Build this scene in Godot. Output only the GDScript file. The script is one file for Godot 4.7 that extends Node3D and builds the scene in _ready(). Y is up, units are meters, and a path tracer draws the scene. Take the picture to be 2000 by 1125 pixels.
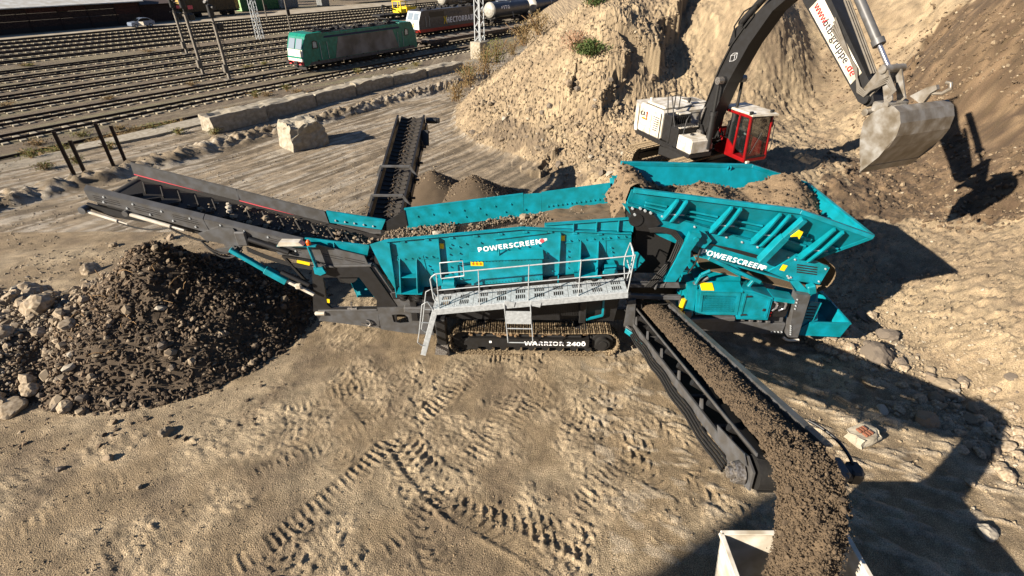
extends Node3D
# An earth-moving site seen from above: a tracked screening plant, an excavator on a sand hill, a rail yard behind.

const PITCH := 32.9
const FPX := 999.2            # focal length in pixels of the 2000 x 1125 photograph
const EYE := Vector3(0, 10, 0)
const YARD := -1.0            # level of the rail yard below the site
var TD := Vector3(0.5755, 0, -0.8178)    # along the railway tracks
var TN := Vector3(-0.8178, 0, -0.5755)   # across them, away from the site
var PLANT := Vector3(0.6765, 0, -13.189)
var MT := {}
var TX := {}
var taken := {}
var rng := RandomNumberGenerator.new()
var n1 := FastNoiseLite.new()
var n2 := FastNoiseLite.new()
var n3 := FastNoiseLite.new()
var nr := FastNoiseLite.new()

# ---------------------------------------------------------------- mesh builder
class MB:
	var v := PackedVector3Array()
	var n := PackedVector3Array()
	func tri(a: Vector3, b: Vector3, c: Vector3):
		var m := (b - a).cross(c - a).normalized()
		v.append(a); v.append(c); v.append(b)
		n.append(m); n.append(m); n.append(m)
	func trin(a: Vector3, b: Vector3, c: Vector3, na: Vector3, nb: Vector3, nc: Vector3):
		if (b - a).cross(c - a).dot(na + nb + nc) < 0.0:
			v.append(a); v.append(b); v.append(c); n.append(na); n.append(nb); n.append(nc)
		else:
			v.append(a); v.append(c); v.append(b); n.append(na); n.append(nc); n.append(nb)
	func quad(a: Vector3, b: Vector3, c: Vector3, d: Vector3):
		tri(a, b, c); tri(a, c, d)
	func oq(a: Vector3, b: Vector3, c: Vector3, d: Vector3, ref: Vector3):
		if (b - a).cross(c - a).dot((a + b + c + d) / 4.0 - ref) < 0.0: quad(a, d, c, b)
		else: quad(a, b, c, d)
	func ot(a: Vector3, b: Vector3, c: Vector3, ref: Vector3):
		if (b - a).cross(c - a).dot((a + b + c) / 3.0 - ref) < 0.0: tri(a, c, b)
		else: tri(a, b, c)
	func box(c: Vector3, s: Vector3, b := Basis()):
		var p := []
		for i in 8:
			p.append(c + b * Vector3(s.x * (0.5 if i & 1 else -0.5), s.y * (0.5 if i & 2 else -0.5), s.z * (0.5 if i & 4 else -0.5)))
		for q in [[0, 1, 3, 2], [4, 5, 7, 6], [0, 1, 5, 4], [2, 3, 7, 6], [0, 2, 6, 4], [1, 3, 7, 5]]:
			oq(p[q[0]], p[q[1]], p[q[2]], p[q[3]], c)
	func cbox(c: Vector3, s: Vector3, e: float, b := Basis()):
		e = minf(e, minf(s.x, minf(s.y, s.z)) * 0.45)
		var p := []
		for i in 8:
			var g := Vector3(1 if i & 1 else -1, 1 if i & 2 else -1, 1 if i & 4 else -1)
			var row := []
			for k in 3:
				var h := s / 2.0 - Vector3(e, e, e)
				h[k] = s[k] / 2.0
				row.append(c + b * (g * h))
			p.append(row)
		for k in 3:
			var i1 := 1 << ((k + 1) % 3)
			var i2 := 1 << ((k + 2) % 3)
			for f in [0, 1 << k]:
				oq(p[f][k], p[f | i1][k], p[f | i1 | i2][k], p[f | i2][k], c)
			for f in [0, i1, i2, i1 | i2]:
				var u: int = (k + 1) % 3
				var w: int = (k + 2) % 3
				oq(p[f][u], p[f | (1 << k)][u], p[f | (1 << k)][w], p[f][w], c)
		for i in 8: ot(p[i][0], p[i][1], p[i][2], c)
	func beam(p: Vector3, q: Vector3, w: float, h: float, up := Vector3.UP, e := 0.0):
		var z := (q - p).normalized()
		if absf(z.dot(up)) > 0.99: up = Vector3.RIGHT
		var x := up.cross(z).normalized()
		var b := Basis(x, z.cross(x), z)
		if e > 0.0: cbox((p + q) / 2.0, Vector3(w, h, p.distance_to(q)), e, b)
		else: box((p + q) / 2.0, Vector3(w, h, p.distance_to(q)), b)
	func plate(pts: Array, t: Vector3):
		var m := Vector3.ZERO
		var k := pts.size()
		for i in k: m += (pts[i] as Vector3).cross(pts[(i + 1) % k])
		m = m.normalized()
		if m.dot(t) < 0.0:
			pts = pts.duplicate(); pts.reverse(); m = -m
		var ux: Vector3 = (pts[1] - pts[0]).normalized()
		var uy := m.cross(ux)
		var flat := PackedVector2Array()
		for p in pts: flat.append(Vector2((p - pts[0]).dot(ux), (p - pts[0]).dot(uy)))
		var id := Geometry2D.triangulate_polygon(flat)
		for i in range(0, id.size(), 3):
			var a: Vector3 = pts[id[i]]
			var b: Vector3 = pts[id[i + 1]]
			var c: Vector3 = pts[id[i + 2]]
			if (b - a).cross(c - a).dot(m) < 0.0:
				var s := b; b = c; c = s
			tri(a + t, b + t, c + t); tri(a, c, b)
		for i in k:
			var a: Vector3 = pts[i]
			var b: Vector3 = pts[(i + 1) % k]
			quad(a, b, b + t, a + t)
	func ring(outer: Array, inner: Array, t: Vector3):
		var k := outer.size()
		var mid := Vector3.ZERO
		for p in inner: mid += p / k
		for i in k:
			var j := (i + 1) % k
			var o0: Vector3 = outer[i]
			var o1: Vector3 = outer[j]
			var p0: Vector3 = inner[i]
			var p1: Vector3 = inner[j]
			oq(o0 + t, o1 + t, p1 + t, p0 + t, (o0 + p1) / 2.0)
			oq(o0, o1, p1, p0, (o0 + p1) / 2.0 + t)
			oq(o0, o1, o1 + t, o0 + t, (p0 + p1) / 2.0 + t / 2.0)
			oq(p0, p1, p1 + t, p0 + t, (o0 + o1) / 2.0 + t / 2.0)
	func tube(p: Vector3, q: Vector3, r0: float, r1 := -1.0, seg := 10, caps := true):
		if r1 < 0.0: r1 = r0
		var z := (q - p).normalized()
		var x := z.cross(Vector3.UP if absf(z.y) < 0.95 else Vector3.RIGHT).normalized()
		var y := z.cross(x)
		for i in seg:
			var a := TAU * i / seg
			var b := TAU * (i + 1) / seg
			var ra := x * cos(a) + y * sin(a)
			var rb := x * cos(b) + y * sin(b)
			trin(p + ra * r0, p + rb * r0, q + rb * r1, ra, rb, rb)
			trin(p + ra * r0, q + rb * r1, q + ra * r1, ra, rb, ra)
			if caps:
				trin(p, p + ra * r0, p + rb * r0, -z, -z, -z)
				trin(q, q + ra * r1, q + rb * r1, z, z, z)
	func pipe(pts: Array, r: float, seg := 6):
		var k := pts.size()
		var xs := []
		var ys := []
		var x := Vector3.ZERO
		for i in k:
			var z: Vector3 = (pts[mini(i + 1, k - 1)] - pts[maxi(i - 1, 0)]).normalized()
			if i == 0: x = z.cross(Vector3.UP if absf(z.y) < 0.9 else Vector3.RIGHT).normalized()
			else: x = (x - z * x.dot(z)).normalized()
			xs.append(x); ys.append(z.cross(x))
		for i in k - 1:
			for s in seg:
				var a := TAU * s / seg
				var b := TAU * (s + 1) / seg
				var ra: Vector3 = xs[i] * cos(a) + ys[i] * sin(a)
				var rb: Vector3 = xs[i] * cos(b) + ys[i] * sin(b)
				var rc: Vector3 = xs[i + 1] * cos(b) + ys[i + 1] * sin(b)
				var rd: Vector3 = xs[i + 1] * cos(a) + ys[i + 1] * sin(a)
				trin(pts[i] + ra * r, pts[i] + rb * r, pts[i + 1] + rc * r, ra, rb, rc)
				trin(pts[i] + ra * r, pts[i + 1] + rc * r, pts[i + 1] + rd * r, ra, rc, rd)
	func rev(o: Vector3, ax: Vector3, prof: Array, seg := 20):   # profile of (along, radius) turned round an axis
		var x := ax.cross(Vector3.UP if absf(ax.y) < 0.9 else Vector3.RIGHT).normalized()
		var y := ax.cross(x)
		for i in prof.size() - 1:
			var p0: Vector2 = prof[i]
			var p1: Vector2 = prof[i + 1]
			var d := p1 - p0
			var sl := Vector2(-d.y, d.x).normalized()   # (along, radial) of the outward normal
			for s in seg:
				var a := TAU * s / seg
				var b := TAU * (s + 1) / seg
				var ra := x * cos(a) + y * sin(a)
				var rb := x * cos(b) + y * sin(b)
				var na := ra * sl.y + ax * sl.x
				var nb := rb * sl.y + ax * sl.x
				trin(o + ax * p0.x + ra * p0.y, o + ax * p0.x + rb * p0.y, o + ax * p1.x + rb * p1.y, na, nb, nb)
				trin(o + ax * p0.x + ra * p0.y, o + ax * p1.x + rb * p1.y, o + ax * p1.x + ra * p1.y, na, nb, na)
	func sheet(rows: Array, smooth := true):   # grid of points, rows of equal length; normals face up
		var h := rows.size()
		var w: int = rows[0].size()
		var nn := []
		for i in h:
			var line := []
			for j in w:
				var du: Vector3 = rows[i][mini(j + 1, w - 1)] - rows[i][maxi(j - 1, 0)]
				var dv: Vector3 = rows[mini(i + 1, h - 1)][j] - rows[maxi(i - 1, 0)][j]
				line.append(du.cross(dv).normalized())
			nn.append(line)
		for i in h - 1:
			for j in w - 1:
				var a: Vector3 = rows[i][j]
				var b: Vector3 = rows[i][j + 1]
				var c: Vector3 = rows[i + 1][j + 1]
				var d: Vector3 = rows[i + 1][j]
				if smooth:
					trin(a, b, c, nn[i][j], nn[i][j + 1], nn[i + 1][j + 1])
					trin(a, c, d, nn[i][j], nn[i + 1][j + 1], nn[i + 1][j])
				else: quad(a, b, c, d)
	func mesh() -> ArrayMesh:
		var a := []
		a.resize(Mesh.ARRAY_MAX)
		a[Mesh.ARRAY_VERTEX] = v
		a[Mesh.ARRAY_NORMAL] = n
		var m := ArrayMesh.new()
		m.add_surface_from_arrays(Mesh.PRIMITIVE_TRIANGLES, a)
		return m

# ---------------------------------------------------------------- nodes
func numbered(called: String) -> String:
	var k: int = taken.get(called, 0)
	taken[called] = k + 1
	return called if k == 0 else "%s_%03d" % [called, k]

func thing(called: String, label: String, category: String, at := Vector3.ZERO, turn := 0.0, group := "") -> Node3D:
	var o := Node3D.new()
	o.name = numbered(called)
	add_child(o)
	o.position = at
	o.rotation.y = turn
	tag(o, label, category, group)
	return o

func tag(o: Node, label: String, category: String, group := "", kind := ""):
	if label: o.set_meta("label", label)
	if category: o.set_meta("category", category)
	if group: o.set_meta("group", group)
	if kind: o.set_meta("kind", kind)

func put(called: String, mesh: Mesh, m: Material, parent: Node = null) -> MeshInstance3D:
	var o := MeshInstance3D.new()
	o.mesh = mesh
	o.material_override = m
	if parent == null or parent == self:
		o.name = numbered(called)
		add_child(o)
	else:
		o.name = called
		parent.add_child(o, true)
	return o

func obj(called: String, b: MB, m: Material, parent: Node = null) -> MeshInstance3D:
	return put(called, b.mesh(), m, parent)

func many(called: String, mesh: Mesh, m: Material, xs: Array, parent: Node = null, cols := PackedColorArray()) -> MultiMeshInstance3D:
	var mm := MultiMesh.new()
	mm.transform_format = MultiMesh.TRANSFORM_3D
	mm.use_colors = cols.size() > 0
	mm.mesh = mesh
	mm.instance_count = xs.size()
	for i in xs.size():
		mm.set_instance_transform(i, xs[i])
		if cols.size() > 0: mm.set_instance_color(i, cols[i])
	var o := MultiMeshInstance3D.new()
	o.multimesh = mm
	o.material_override = m
	o.set_meta("kind", "stuff")
	if parent == null or parent == self:
		o.name = numbered(called)
		add_child(o)
	else:
		o.name = called
		parent.add_child(o, true)
	return o

func copy(o: Node3D, at: Vector3, turn := 0.0, label := "") -> Node3D:
	var r: Node3D = o.duplicate()
	r.name = numbered(String(o.name).split("_0")[0])
	add_child(r)
	r.position = at
	r.rotation.y = turn
	if label: r.set_meta("label", label)
	return r

# photograph pixel -> point at height h in the world
func gp(px: float, py: float, h := 0.0) -> Vector3:
	var p := deg_to_rad(PITCH)
	var d := Vector3((px - 1000.0) / FPX, 0, 0) + Vector3(0, -sin(p), -cos(p)) + Vector3(0, cos(p), -sin(p)) * ((562.5 - py) / FPX)
	return EYE + d * ((h - EYE.y) / d.y)

# yard coordinates: along and across the tracks
func yp(u: float, w: float, h := 0.0) -> Vector3:
	return TD * u + TN * w + Vector3(0, YARD + h, 0)

func text(parent: Node, s: String, at: Vector3, b: Basis, size: float, m: Material, wide := 1.0, bold := 900, called := "lettering") -> MeshInstance3D:
	var f := SystemFont.new()
	f.font_names = PackedStringArray(["Droid Sans"])
	f.font_weight = bold
	var t := TextMesh.new()
	t.text = s
	t.font = f
	t.font_size = 48
	t.pixel_size = size / 36.0
	t.depth = 0.006
	t.curve_step = 2.0
	var o := put(called, t, m, parent)
	o.transform = Transform3D(b * Basis.from_scale(Vector3(wide, 1, 1)), at)
	return o

# ---------------------------------------------------------------- textures and materials
func noise_tex(key: String, freq: float, lo: float, hi: float, tint := Color(1, 1, 1), oct := 4, size := 512, sharp := 1.0, kind := 0) -> ImageTexture:
	if TX.has(key): return TX[key]
	var f := FastNoiseLite.new()
	f.seed = key.hash() % 10000
	f.frequency = freq
	f.fractal_octaves = oct
	f.noise_type = FastNoiseLite.TYPE_CELLULAR if kind == 1 else FastNoiseLite.TYPE_SIMPLEX_SMOOTH
	if kind == 2: f.fractal_type = FastNoiseLite.FRACTAL_RIDGED
	var im := f.get_seamless_image(size, size)
	im.convert(Image.FORMAT_RGB8)
	var d := im.get_data()
	for i in range(0, d.size(), 3):
		var t := d[i] / 255.0
		t = clampf((t - 0.5) * sharp + 0.5, 0, 1)
		var g := lerpf(lo, hi, t)
		d[i] = int(255 * lerpf(tint.r * g, g, t)); d[i + 1] = int(255 * lerpf(tint.g * g, g, t)); d[i + 2] = int(255 * lerpf(tint.b * g, g, t))
	im = Image.create_from_data(size, size, false, Image.FORMAT_RGB8, d)
	im.generate_mipmaps()
	TX[key] = ImageTexture.create_from_image(im)
	return TX[key]

func mat(key: String, c: Color, rough := 0.6, metal := 0.0, tex: Texture2D = null, scale := 1.0) -> StandardMaterial3D:
	var m := StandardMaterial3D.new()
	m.albedo_color = c
	m.roughness = rough
	m.metallic = metal
	if tex:
		m.albedo_texture = tex
		m.uv1_triplanar = true
		m.uv1_scale = Vector3.ONE * scale
	MT[key] = m
	return m

func materials():
	var dirt := noise_tex("dirt", 0.012, 0.86, 1.0, Color(0.98, 0.94, 0.88), 6, 512, 1.5)
	var speck := noise_tex("speck", 0.06, 0.55, 1.0, Color(1.0, 0.95, 0.88), 4, 512, 1.6)
	var galv := noise_tex("galv", 0.02, 0.86, 1.0, Color(1, 1, 1), 4, 512, 1.6)
	var grit := noise_tex("grit", 0.04, 0.62, 1.0, Color(1, 0.97, 0.92), 6, 1024, 1.7)
	var bump := noise_tex("bump", 0.022, 0.0, 1.0, Color(1, 1, 1), 7, 1024, 1.6, 2)
	mat("teal", Color(0.0, 0.5, 0.575), 0.42, 0.0, dirt, 0.35)
	mat("grey", Color(0.31, 0.315, 0.325), 0.45, 0.0, dirt, 0.5)
	mat("black", Color(0.115, 0.115, 0.12), 0.5, 0.0, dirt, 0.7)
	mat("rubber", Color(0.09, 0.085, 0.08), 0.75, 0.0, speck, 0.8)
	mat("belt", Color(0.19, 0.175, 0.16), 0.8, 0.0, speck, 0.8)
	mat("galv", Color(0.66, 0.68, 0.69), 0.45, 0.15, galv, 0.8)
	mat("steel", Color(0.62, 0.61, 0.6), 0.38, 0.6, speck, 0.7)
	mat("chrome", Color(0.8, 0.8, 0.82), 0.15, 0.9)
	mat("white", Color(0.82, 0.81, 0.78), 0.45, 0.0, noise_tex("dusty_white", 0.01, 0.8, 1.0, Color(0.97, 0.92, 0.84), 6, 512, 1.5), 0.35)
	mat("letter", Color(0.9, 0.9, 0.9), 0.5)
	mat("red_letter", Color(0.75, 0.05, 0.08), 0.5)
	mat("dark_letter", Color(0.12, 0.12, 0.14), 0.5)
	mat("yellow", Color(0.85, 0.72, 0.05), 0.45)
	mat("red", Color(0.5, 0.035, 0.055), 0.35, 0.0, dirt, 0.4)
	mat("pink", Color(0.75, 0.3, 0.33), 0.5)
	mat("orange", Color(0.9, 0.35, 0.03), 0.3)
	mat("dust", Color(0.52, 0.45, 0.35), 0.95, 0.0, grit, 0.9)
	mat("dusty", Color(0.38, 0.315, 0.23).linear_to_srgb(), 0.97, 0.0, noise_tex("dusty", 0.012, 0.68, 1.0, Color(0.98, 0.93, 0.86), 6, 512, 1.6), 0.7)
	mat("clay", Color(0.5, 0.41, 0.3), 0.95, 0.0, grit, 1.2)
	mat("shoe", Color(0.58, 0.52, 0.42), 0.8, 0.1, noise_tex("mud", 0.02, 0.42, 1.0, Color(0.9, 0.8, 0.66), 4, 512, 2.4), 1.1)
	mat("bucket", Color(0.56, 0.55, 0.53), 0.42, 0.35, noise_tex("scuff", 0.008, 0.72, 1.0, Color(0.97, 0.9, 0.8), 6, 512, 1.6), 0.5)
	mat("concrete", Color(0.6, 0.575, 0.52), 0.95, 0.0, noise_tex("conc", 0.012, 0.82, 1.0, Color(0.98, 0.95, 0.9), 6, 512, 1.4), 0.4)
	mat("rail", Color(0.14, 0.1, 0.085), 0.7, 0.3)
	mat("rail_top", Color(0.3, 0.28, 0.27), 0.4, 0.7)
	mat("sleeper", Color(0.64, 0.61, 0.54), 0.95, 0.0, grit, 0.5)
	mat("lattice", Color(0.62, 0.64, 0.65), 0.5, 0.3)
	mat("post", Color(0.4, 0.385, 0.36), 0.85, 0.0, dirt, 0.5)
	mat("rust_post", Color(0.27, 0.21, 0.17), 0.85, 0.0, speck, 0.6)
	mat("loco_green", Color(0.0, 0.46, 0.4), 0.35, 0.0, dirt, 0.3)
	mat("loco_grey", Color(0.46, 0.45, 0.44), 0.5, 0.0, noise_tex("streak", 0.006, 0.7, 1.0, Color(0.97, 0.94, 0.9), 5, 512, 1.6), 0.12)
	mat("loco_blue", Color(0.07, 0.08, 0.19), 0.5)
	mat("loco_dark", Color(0.27, 0.28, 0.31), 0.4, 0.0, dirt, 0.3)
	mat("loco_red", Color(0.55, 0.13, 0.08), 0.5)
	mat("under", Color(0.08, 0.07, 0.065), 0.8)
	mat("tank", Color(0.25, 0.28, 0.33), 0.38, 0.0, dirt, 0.25)
	mat("tank_light", Color(0.6, 0.6, 0.58), 0.45, 0.0, dirt, 0.3)
	mat("glass", Color(0.05, 0.06, 0.07), 0.08)
	mat("windscreen", Color(0.55, 0.6, 0.64), 0.06, 0.4)
	mat("wood_dark", Color(0.24, 0.175, 0.145), 0.9, 0.0, noise_tex("plank", 0.03, 0.5, 1.0, Color(1, 0.85, 0.75), 4, 512, 1.8), 0.2)
	mat("wood_red", Color(0.3, 0.17, 0.13), 0.9, 0.0, noise_tex("plank", 0.03, 0.5, 1.0), 0.2)
	mat("roof", Color(0.74, 0.75, 0.75), 0.7, 0.0, dirt, 0.1)
	mat("wagon_brown", Color(0.36, 0.3, 0.2), 0.8, 0.0, dirt, 0.2)
	mat("wagon_yellow", Color(0.68, 0.57, 0.3), 0.7, 0.0, dirt, 0.2)
	mat("cont_green", Color(0.14, 0.38, 0.2), 0.6, 0.0, dirt, 0.3)
	mat("cont_green_lit", Color(0.55, 0.72, 0.5), 0.6, 0.0, dirt, 0.3)  # container green as sunlit on end and roof, light put into the colour
	mat("cont_grey", Color(0.42, 0.44, 0.45), 0.6, 0.0, dirt, 0.3)
	mat("car", Color(0.55, 0.6, 0.68), 0.25, 0.5)
	mat("hatch", Color(0.75, 0.68, 0.45), 0.7)
	mat("brick", Color(0.56, 0.36, 0.27), 0.9, 0.0, grit, 1.0)
	mat("bark", Color(0.3, 0.24, 0.17), 0.9)
	mat("twig", Color(0.45, 0.35, 0.22), 0.9)
	for kind in [["leaf_green", Color(0.24, 0.3, 0.12)], ["leaf_dry", Color(0.43, 0.365, 0.24)], ["leaf_pink", Color(0.55, 0.42, 0.33)], ["leaf_olive", Color(0.36, 0.36, 0.17)]]:
		var m := mat(kind[0], kind[1], 0.9)
		m.backlight_enabled = true
		m.backlight = Color(kind[1].r * 0.5, kind[1].g * 0.5, kind[1].b * 0.4)
		m.cull_mode = BaseMaterial3D.CULL_DISABLED
	# soils: the colour comes from the vertices, the grain from a texture
	for key in ["soil", "stone", "clod"]:
		var m := mat(key, Color(1, 1, 1), 0.97, 0.0, grit, {"soil": 0.7, "stone": 2.0, "clod": 3.0}[key])
		m.vertex_color_use_as_albedo = true
		m.uv1_world_triplanar = key == "soil"
		if key == "soil":
			m.heightmap_enabled = true
			m.heightmap_texture = bump
			m.heightmap_scale = 1.6
	var pane := mat("pane", Color(0.1, 0.12, 0.12, 0.35), 0.03)
	pane.transparency = BaseMaterial3D.TRANSPARENCY_ALPHA

# ---------------------------------------------------------------- terrain
const HX := -9.0
const HZ := -66.0
const HS := 0.5
const HNX := 116
const HNZ := 146
var hill_g := PackedFloat32Array()
var mask_g := PackedFloat32Array()
var treads := []
var brown := PackedVector2Array()
var toe := PackedVector2Array([Vector2(3, -70), Vector2(-2.2, -53), Vector2(-4.8, -42), Vector2(-4.3, -36), Vector2(-2.6, -32), Vector2(0, -29.4), Vector2(1.9, -26.4), Vector2(3.4, -23.4), Vector2(4.0, -21), Vector2(5.0, -18.6), Vector2(8, -17), Vector2(10.4, -15.4), Vector2(11.5, -13.2), Vector2(12, -10), Vector2(12.7, -8.5), Vector2(14.5, -5), Vector2(17, 0), Vector2(20, 8)])
var scarps := []

func xz(p: Vector3) -> Vector2:
	return Vector2(p.x, p.z)

func hill_setup():
	var C := []
	for q in [[880, 215, 0], [900, 285, 0.1], [1000, 318, 0.1], [1070, 352, 0.1], [940, 165, 1.5], [1000, 120, 3.0], [1070, 60, 5.6], [1150, 0, 7.6],
			[960, 240, 1.1], [1040, 250, 1.4], [1060, 170, 3.2], [1120, 290, 1.0], [1180, 240, 2.2], [1150, 130, 4.6], [1220, 180, 3.4], [1210, 60, 6.4],
			[1230, 290, 1.7], [1300, 200, 2.7], [1300, 100, 5.0], [1300, 0, 7.6], [1400, 160, 3.6], [1400, 80, 5.6], [1500, 0, 7.8], [1560, 190, 2.7], [1600, 100, 4.8],
			[1680, 60, 6.0], [1640, 310, 1.9], [1700, 200, 3.0], [1760, 330, 1.8], [1780, 130, 4.6], [1850, 230, 3.6], [1850, 330, 2.2], [1850, 60, 6.8], [1960, 330, 3.0], [1960, 180, 5.0], [1960, 60, 7.2],
			[1750, 400, 1.2], [1850, 400, 1.6], [1950, 418, 1.9], [1840, 460, 1.25], [1950, 500, 1.7], [1880, 560, 1.0], [1800, 600, 0.45], [1950, 650, 1.0], [1990, 740, 0.75], [1720, 620, 0.1], [1740, 520, 0.5], [1900, 770, 0.1]]:
		var p := gp(q[0], q[1], q[2])
		C.append(Vector3(p.x, q[2], p.z))
	for p in [[6.4, 2.0, -21.2], [8, 2.0, -22.3], [10, 2.0, -23.5], [12.5, 2.0, -22], [7, 2.0, -24.5], [12, 2, -26], [10.5, 1.8, -19.8], [7.6, 1.8, -19.8], [5, 0.5, -20.5], [9.5, 0.5, -17.0], [12.5, 0.9, -17.0],
			[22, 4.5, -14], [20, 2.6, -9], [18, 1, -4], [26, 8, -22], [32, 12, -34], [8, 5.4, -50], [3, 2.2, -50], [5.5, 4.0, -50], [0, 0.6, -51], [20, 9, -52], [40, 13, -50], [0, 0, -57], [3, 0.4, -56], [8, 2.6, -58], [36, 9, -14], [42, 12, -30], [30, 4, 0], [-2, 0, -62], [6, 1, -64], [20, 6, -64], [44, 13, -64]]:
		C.append(Vector3(p[0], p[1], p[2]))
	var N := C.size()
	var A := []
	for i in N + 3:
		var row := PackedFloat64Array()
		row.resize(N + 4)
		if i < N:
			for j in N:
				var r2: float = xz(C[i]).distance_squared_to(xz(C[j]))
				row[j] = 0.5 * r2 * log(r2 + 1e-9) if i != j else 0.15
			row[N] = 1; row[N + 1] = C[i].x; row[N + 2] = C[i].z; row[N + 3] = C[i].y
		else:
			for j in N: row[j] = [1.0, C[j].x, C[j].z][i - N]
		A.append(row)
	var n := N + 3
	for i in n:
		var best := i
		for k in range(i + 1, n):
			if absf(A[k][i]) > absf(A[best][i]): best = k
		var s = A[i]; A[i] = A[best]; A[best] = s
		var ri: PackedFloat64Array = A[i]
		for k in range(i + 1, n):
			var rk: PackedFloat64Array = A[k]
			var f := rk[i] / ri[i]
			if f == 0.0: continue
			for j in range(i, n + 1): rk[j] -= f * ri[j]
			A[k] = rk
	var w := PackedFloat64Array()
	w.resize(n)
	for i in range(n - 1, -1, -1):
		var s: float = A[i][n]
		for j in range(i + 1, n): s -= A[i][j] * w[j]
		w[i] = s / A[i][i]
	hill_g.resize(HNX * HNZ)
	mask_g.resize(HNX * HNZ)
	for jz in HNZ:
		for ix in HNX:
			var x := HX + ix * HS
			var z := HZ + jz * HS
			var P := Vector2(x, z)
			var best := 1e9
			var side := -1.0
			for k in toe.size() - 1:
				var c := Geometry2D.get_closest_point_to_segment(P, toe[k], toe[k + 1])
				var d := P.distance_squared_to(c)
				if d < best:
					best = d
					side = signf((toe[k + 1] - toe[k]).cross(P - toe[k]))
			var d := sqrt(best) * -side
			var m := smoothstep(-0.2, 1.6, d)
			mask_g[jz * HNX + ix] = m
			if m <= 0.0: continue
			var s := w[N] + w[N + 1] * x + w[N + 2] * z
			for j in N:
				var c: Vector3 = C[j]
				var r2 := (c.x - x) * (c.x - x) + (c.z - z) * (c.z - z)
				s += w[j] * 0.5 * r2 * log(r2 + 1e-9)
			hill_g[jz * HNX + ix] = clampf(s, 0.0, 20.0) * m
	for q in [[1590, 370], [1640, 335], [1700, 280], [1745, 190], [1790, 105], [1870, 30], [1960, -30]]: brown.append(xz(hit(q[0], q[1])))
	brown.append_array([Vector2(46, -40), Vector2(46, -14), Vector2(24, -15)])
	for q in [[2040, 425], [1950, 428], [1850, 418], [1790, 425], [1700, 440], [1600, 430]]: brown.append(xz(hit(q[0], q[1])))
	# broken edges in the sand face: [points, height, reach]
	for q in [[[[1350, -20, 8.0], [1325, 40, 6.6], [1285, 90, 5.3], [1280, 150, 3.9], [1275, 185, 3.0]], 1.5, 2.2], [[[1230, 100, 5.4], [1205, 150, 4.2], [1165, 215, 2.8]], 0.9, 1.6],
			[[[1120, 160, 3.9], [1095, 190, 3.0]], 0.5, 0.8], [[[1250, 230, 2.4], [1235, 262, 1.9]], 0.5, 0.8], [[[1090, 285, 1.0], [1040, 335, 0.5]], 0.45, 0.9], [[[1900, 5, 8.0], [1800, 90, 5.4], [1755, 185, 3.5], [1700, 275, 2.2]], 0.6, 2.0], [[[2080, 405, 2.4], [1990, 418, 2.0], [1915, 428, 1.8]], -0.8, 1.2]]:
		var pts := PackedVector2Array()
		for p in q[0]: pts.append(xz(gp(p[0], p[1], p[2])))
		var r := Rect2(pts[0], Vector2.ZERO)
		for p in pts: r = r.expand(p)
		scarps.append([pts, q[1], q[2], r.grow(5.0)])

func lattice(g: PackedFloat32Array, x: float, z: float) -> float:
	var fx := (x - HX) / HS
	var fz := (z - HZ) / HS
	if fx < 0.0 or fz < 0.0 or fx >= HNX - 1.001 or fz >= HNZ - 1.001:
		if fx < 0.0: return 0.0
		fx = clampf(fx, 0.0, HNX - 1.002); fz = clampf(fz, 0.0, HNZ - 1.002)
	var i := int(fx)
	var j := int(fz)
	var u := fx - i
	var w := fz - j
	var k := j * HNX + i
	return (g[k] * (1 - u) + g[k + 1] * u) * (1 - w) + (g[k + HNX] * (1 - u) + g[k + HNX + 1] * u) * w

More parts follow.
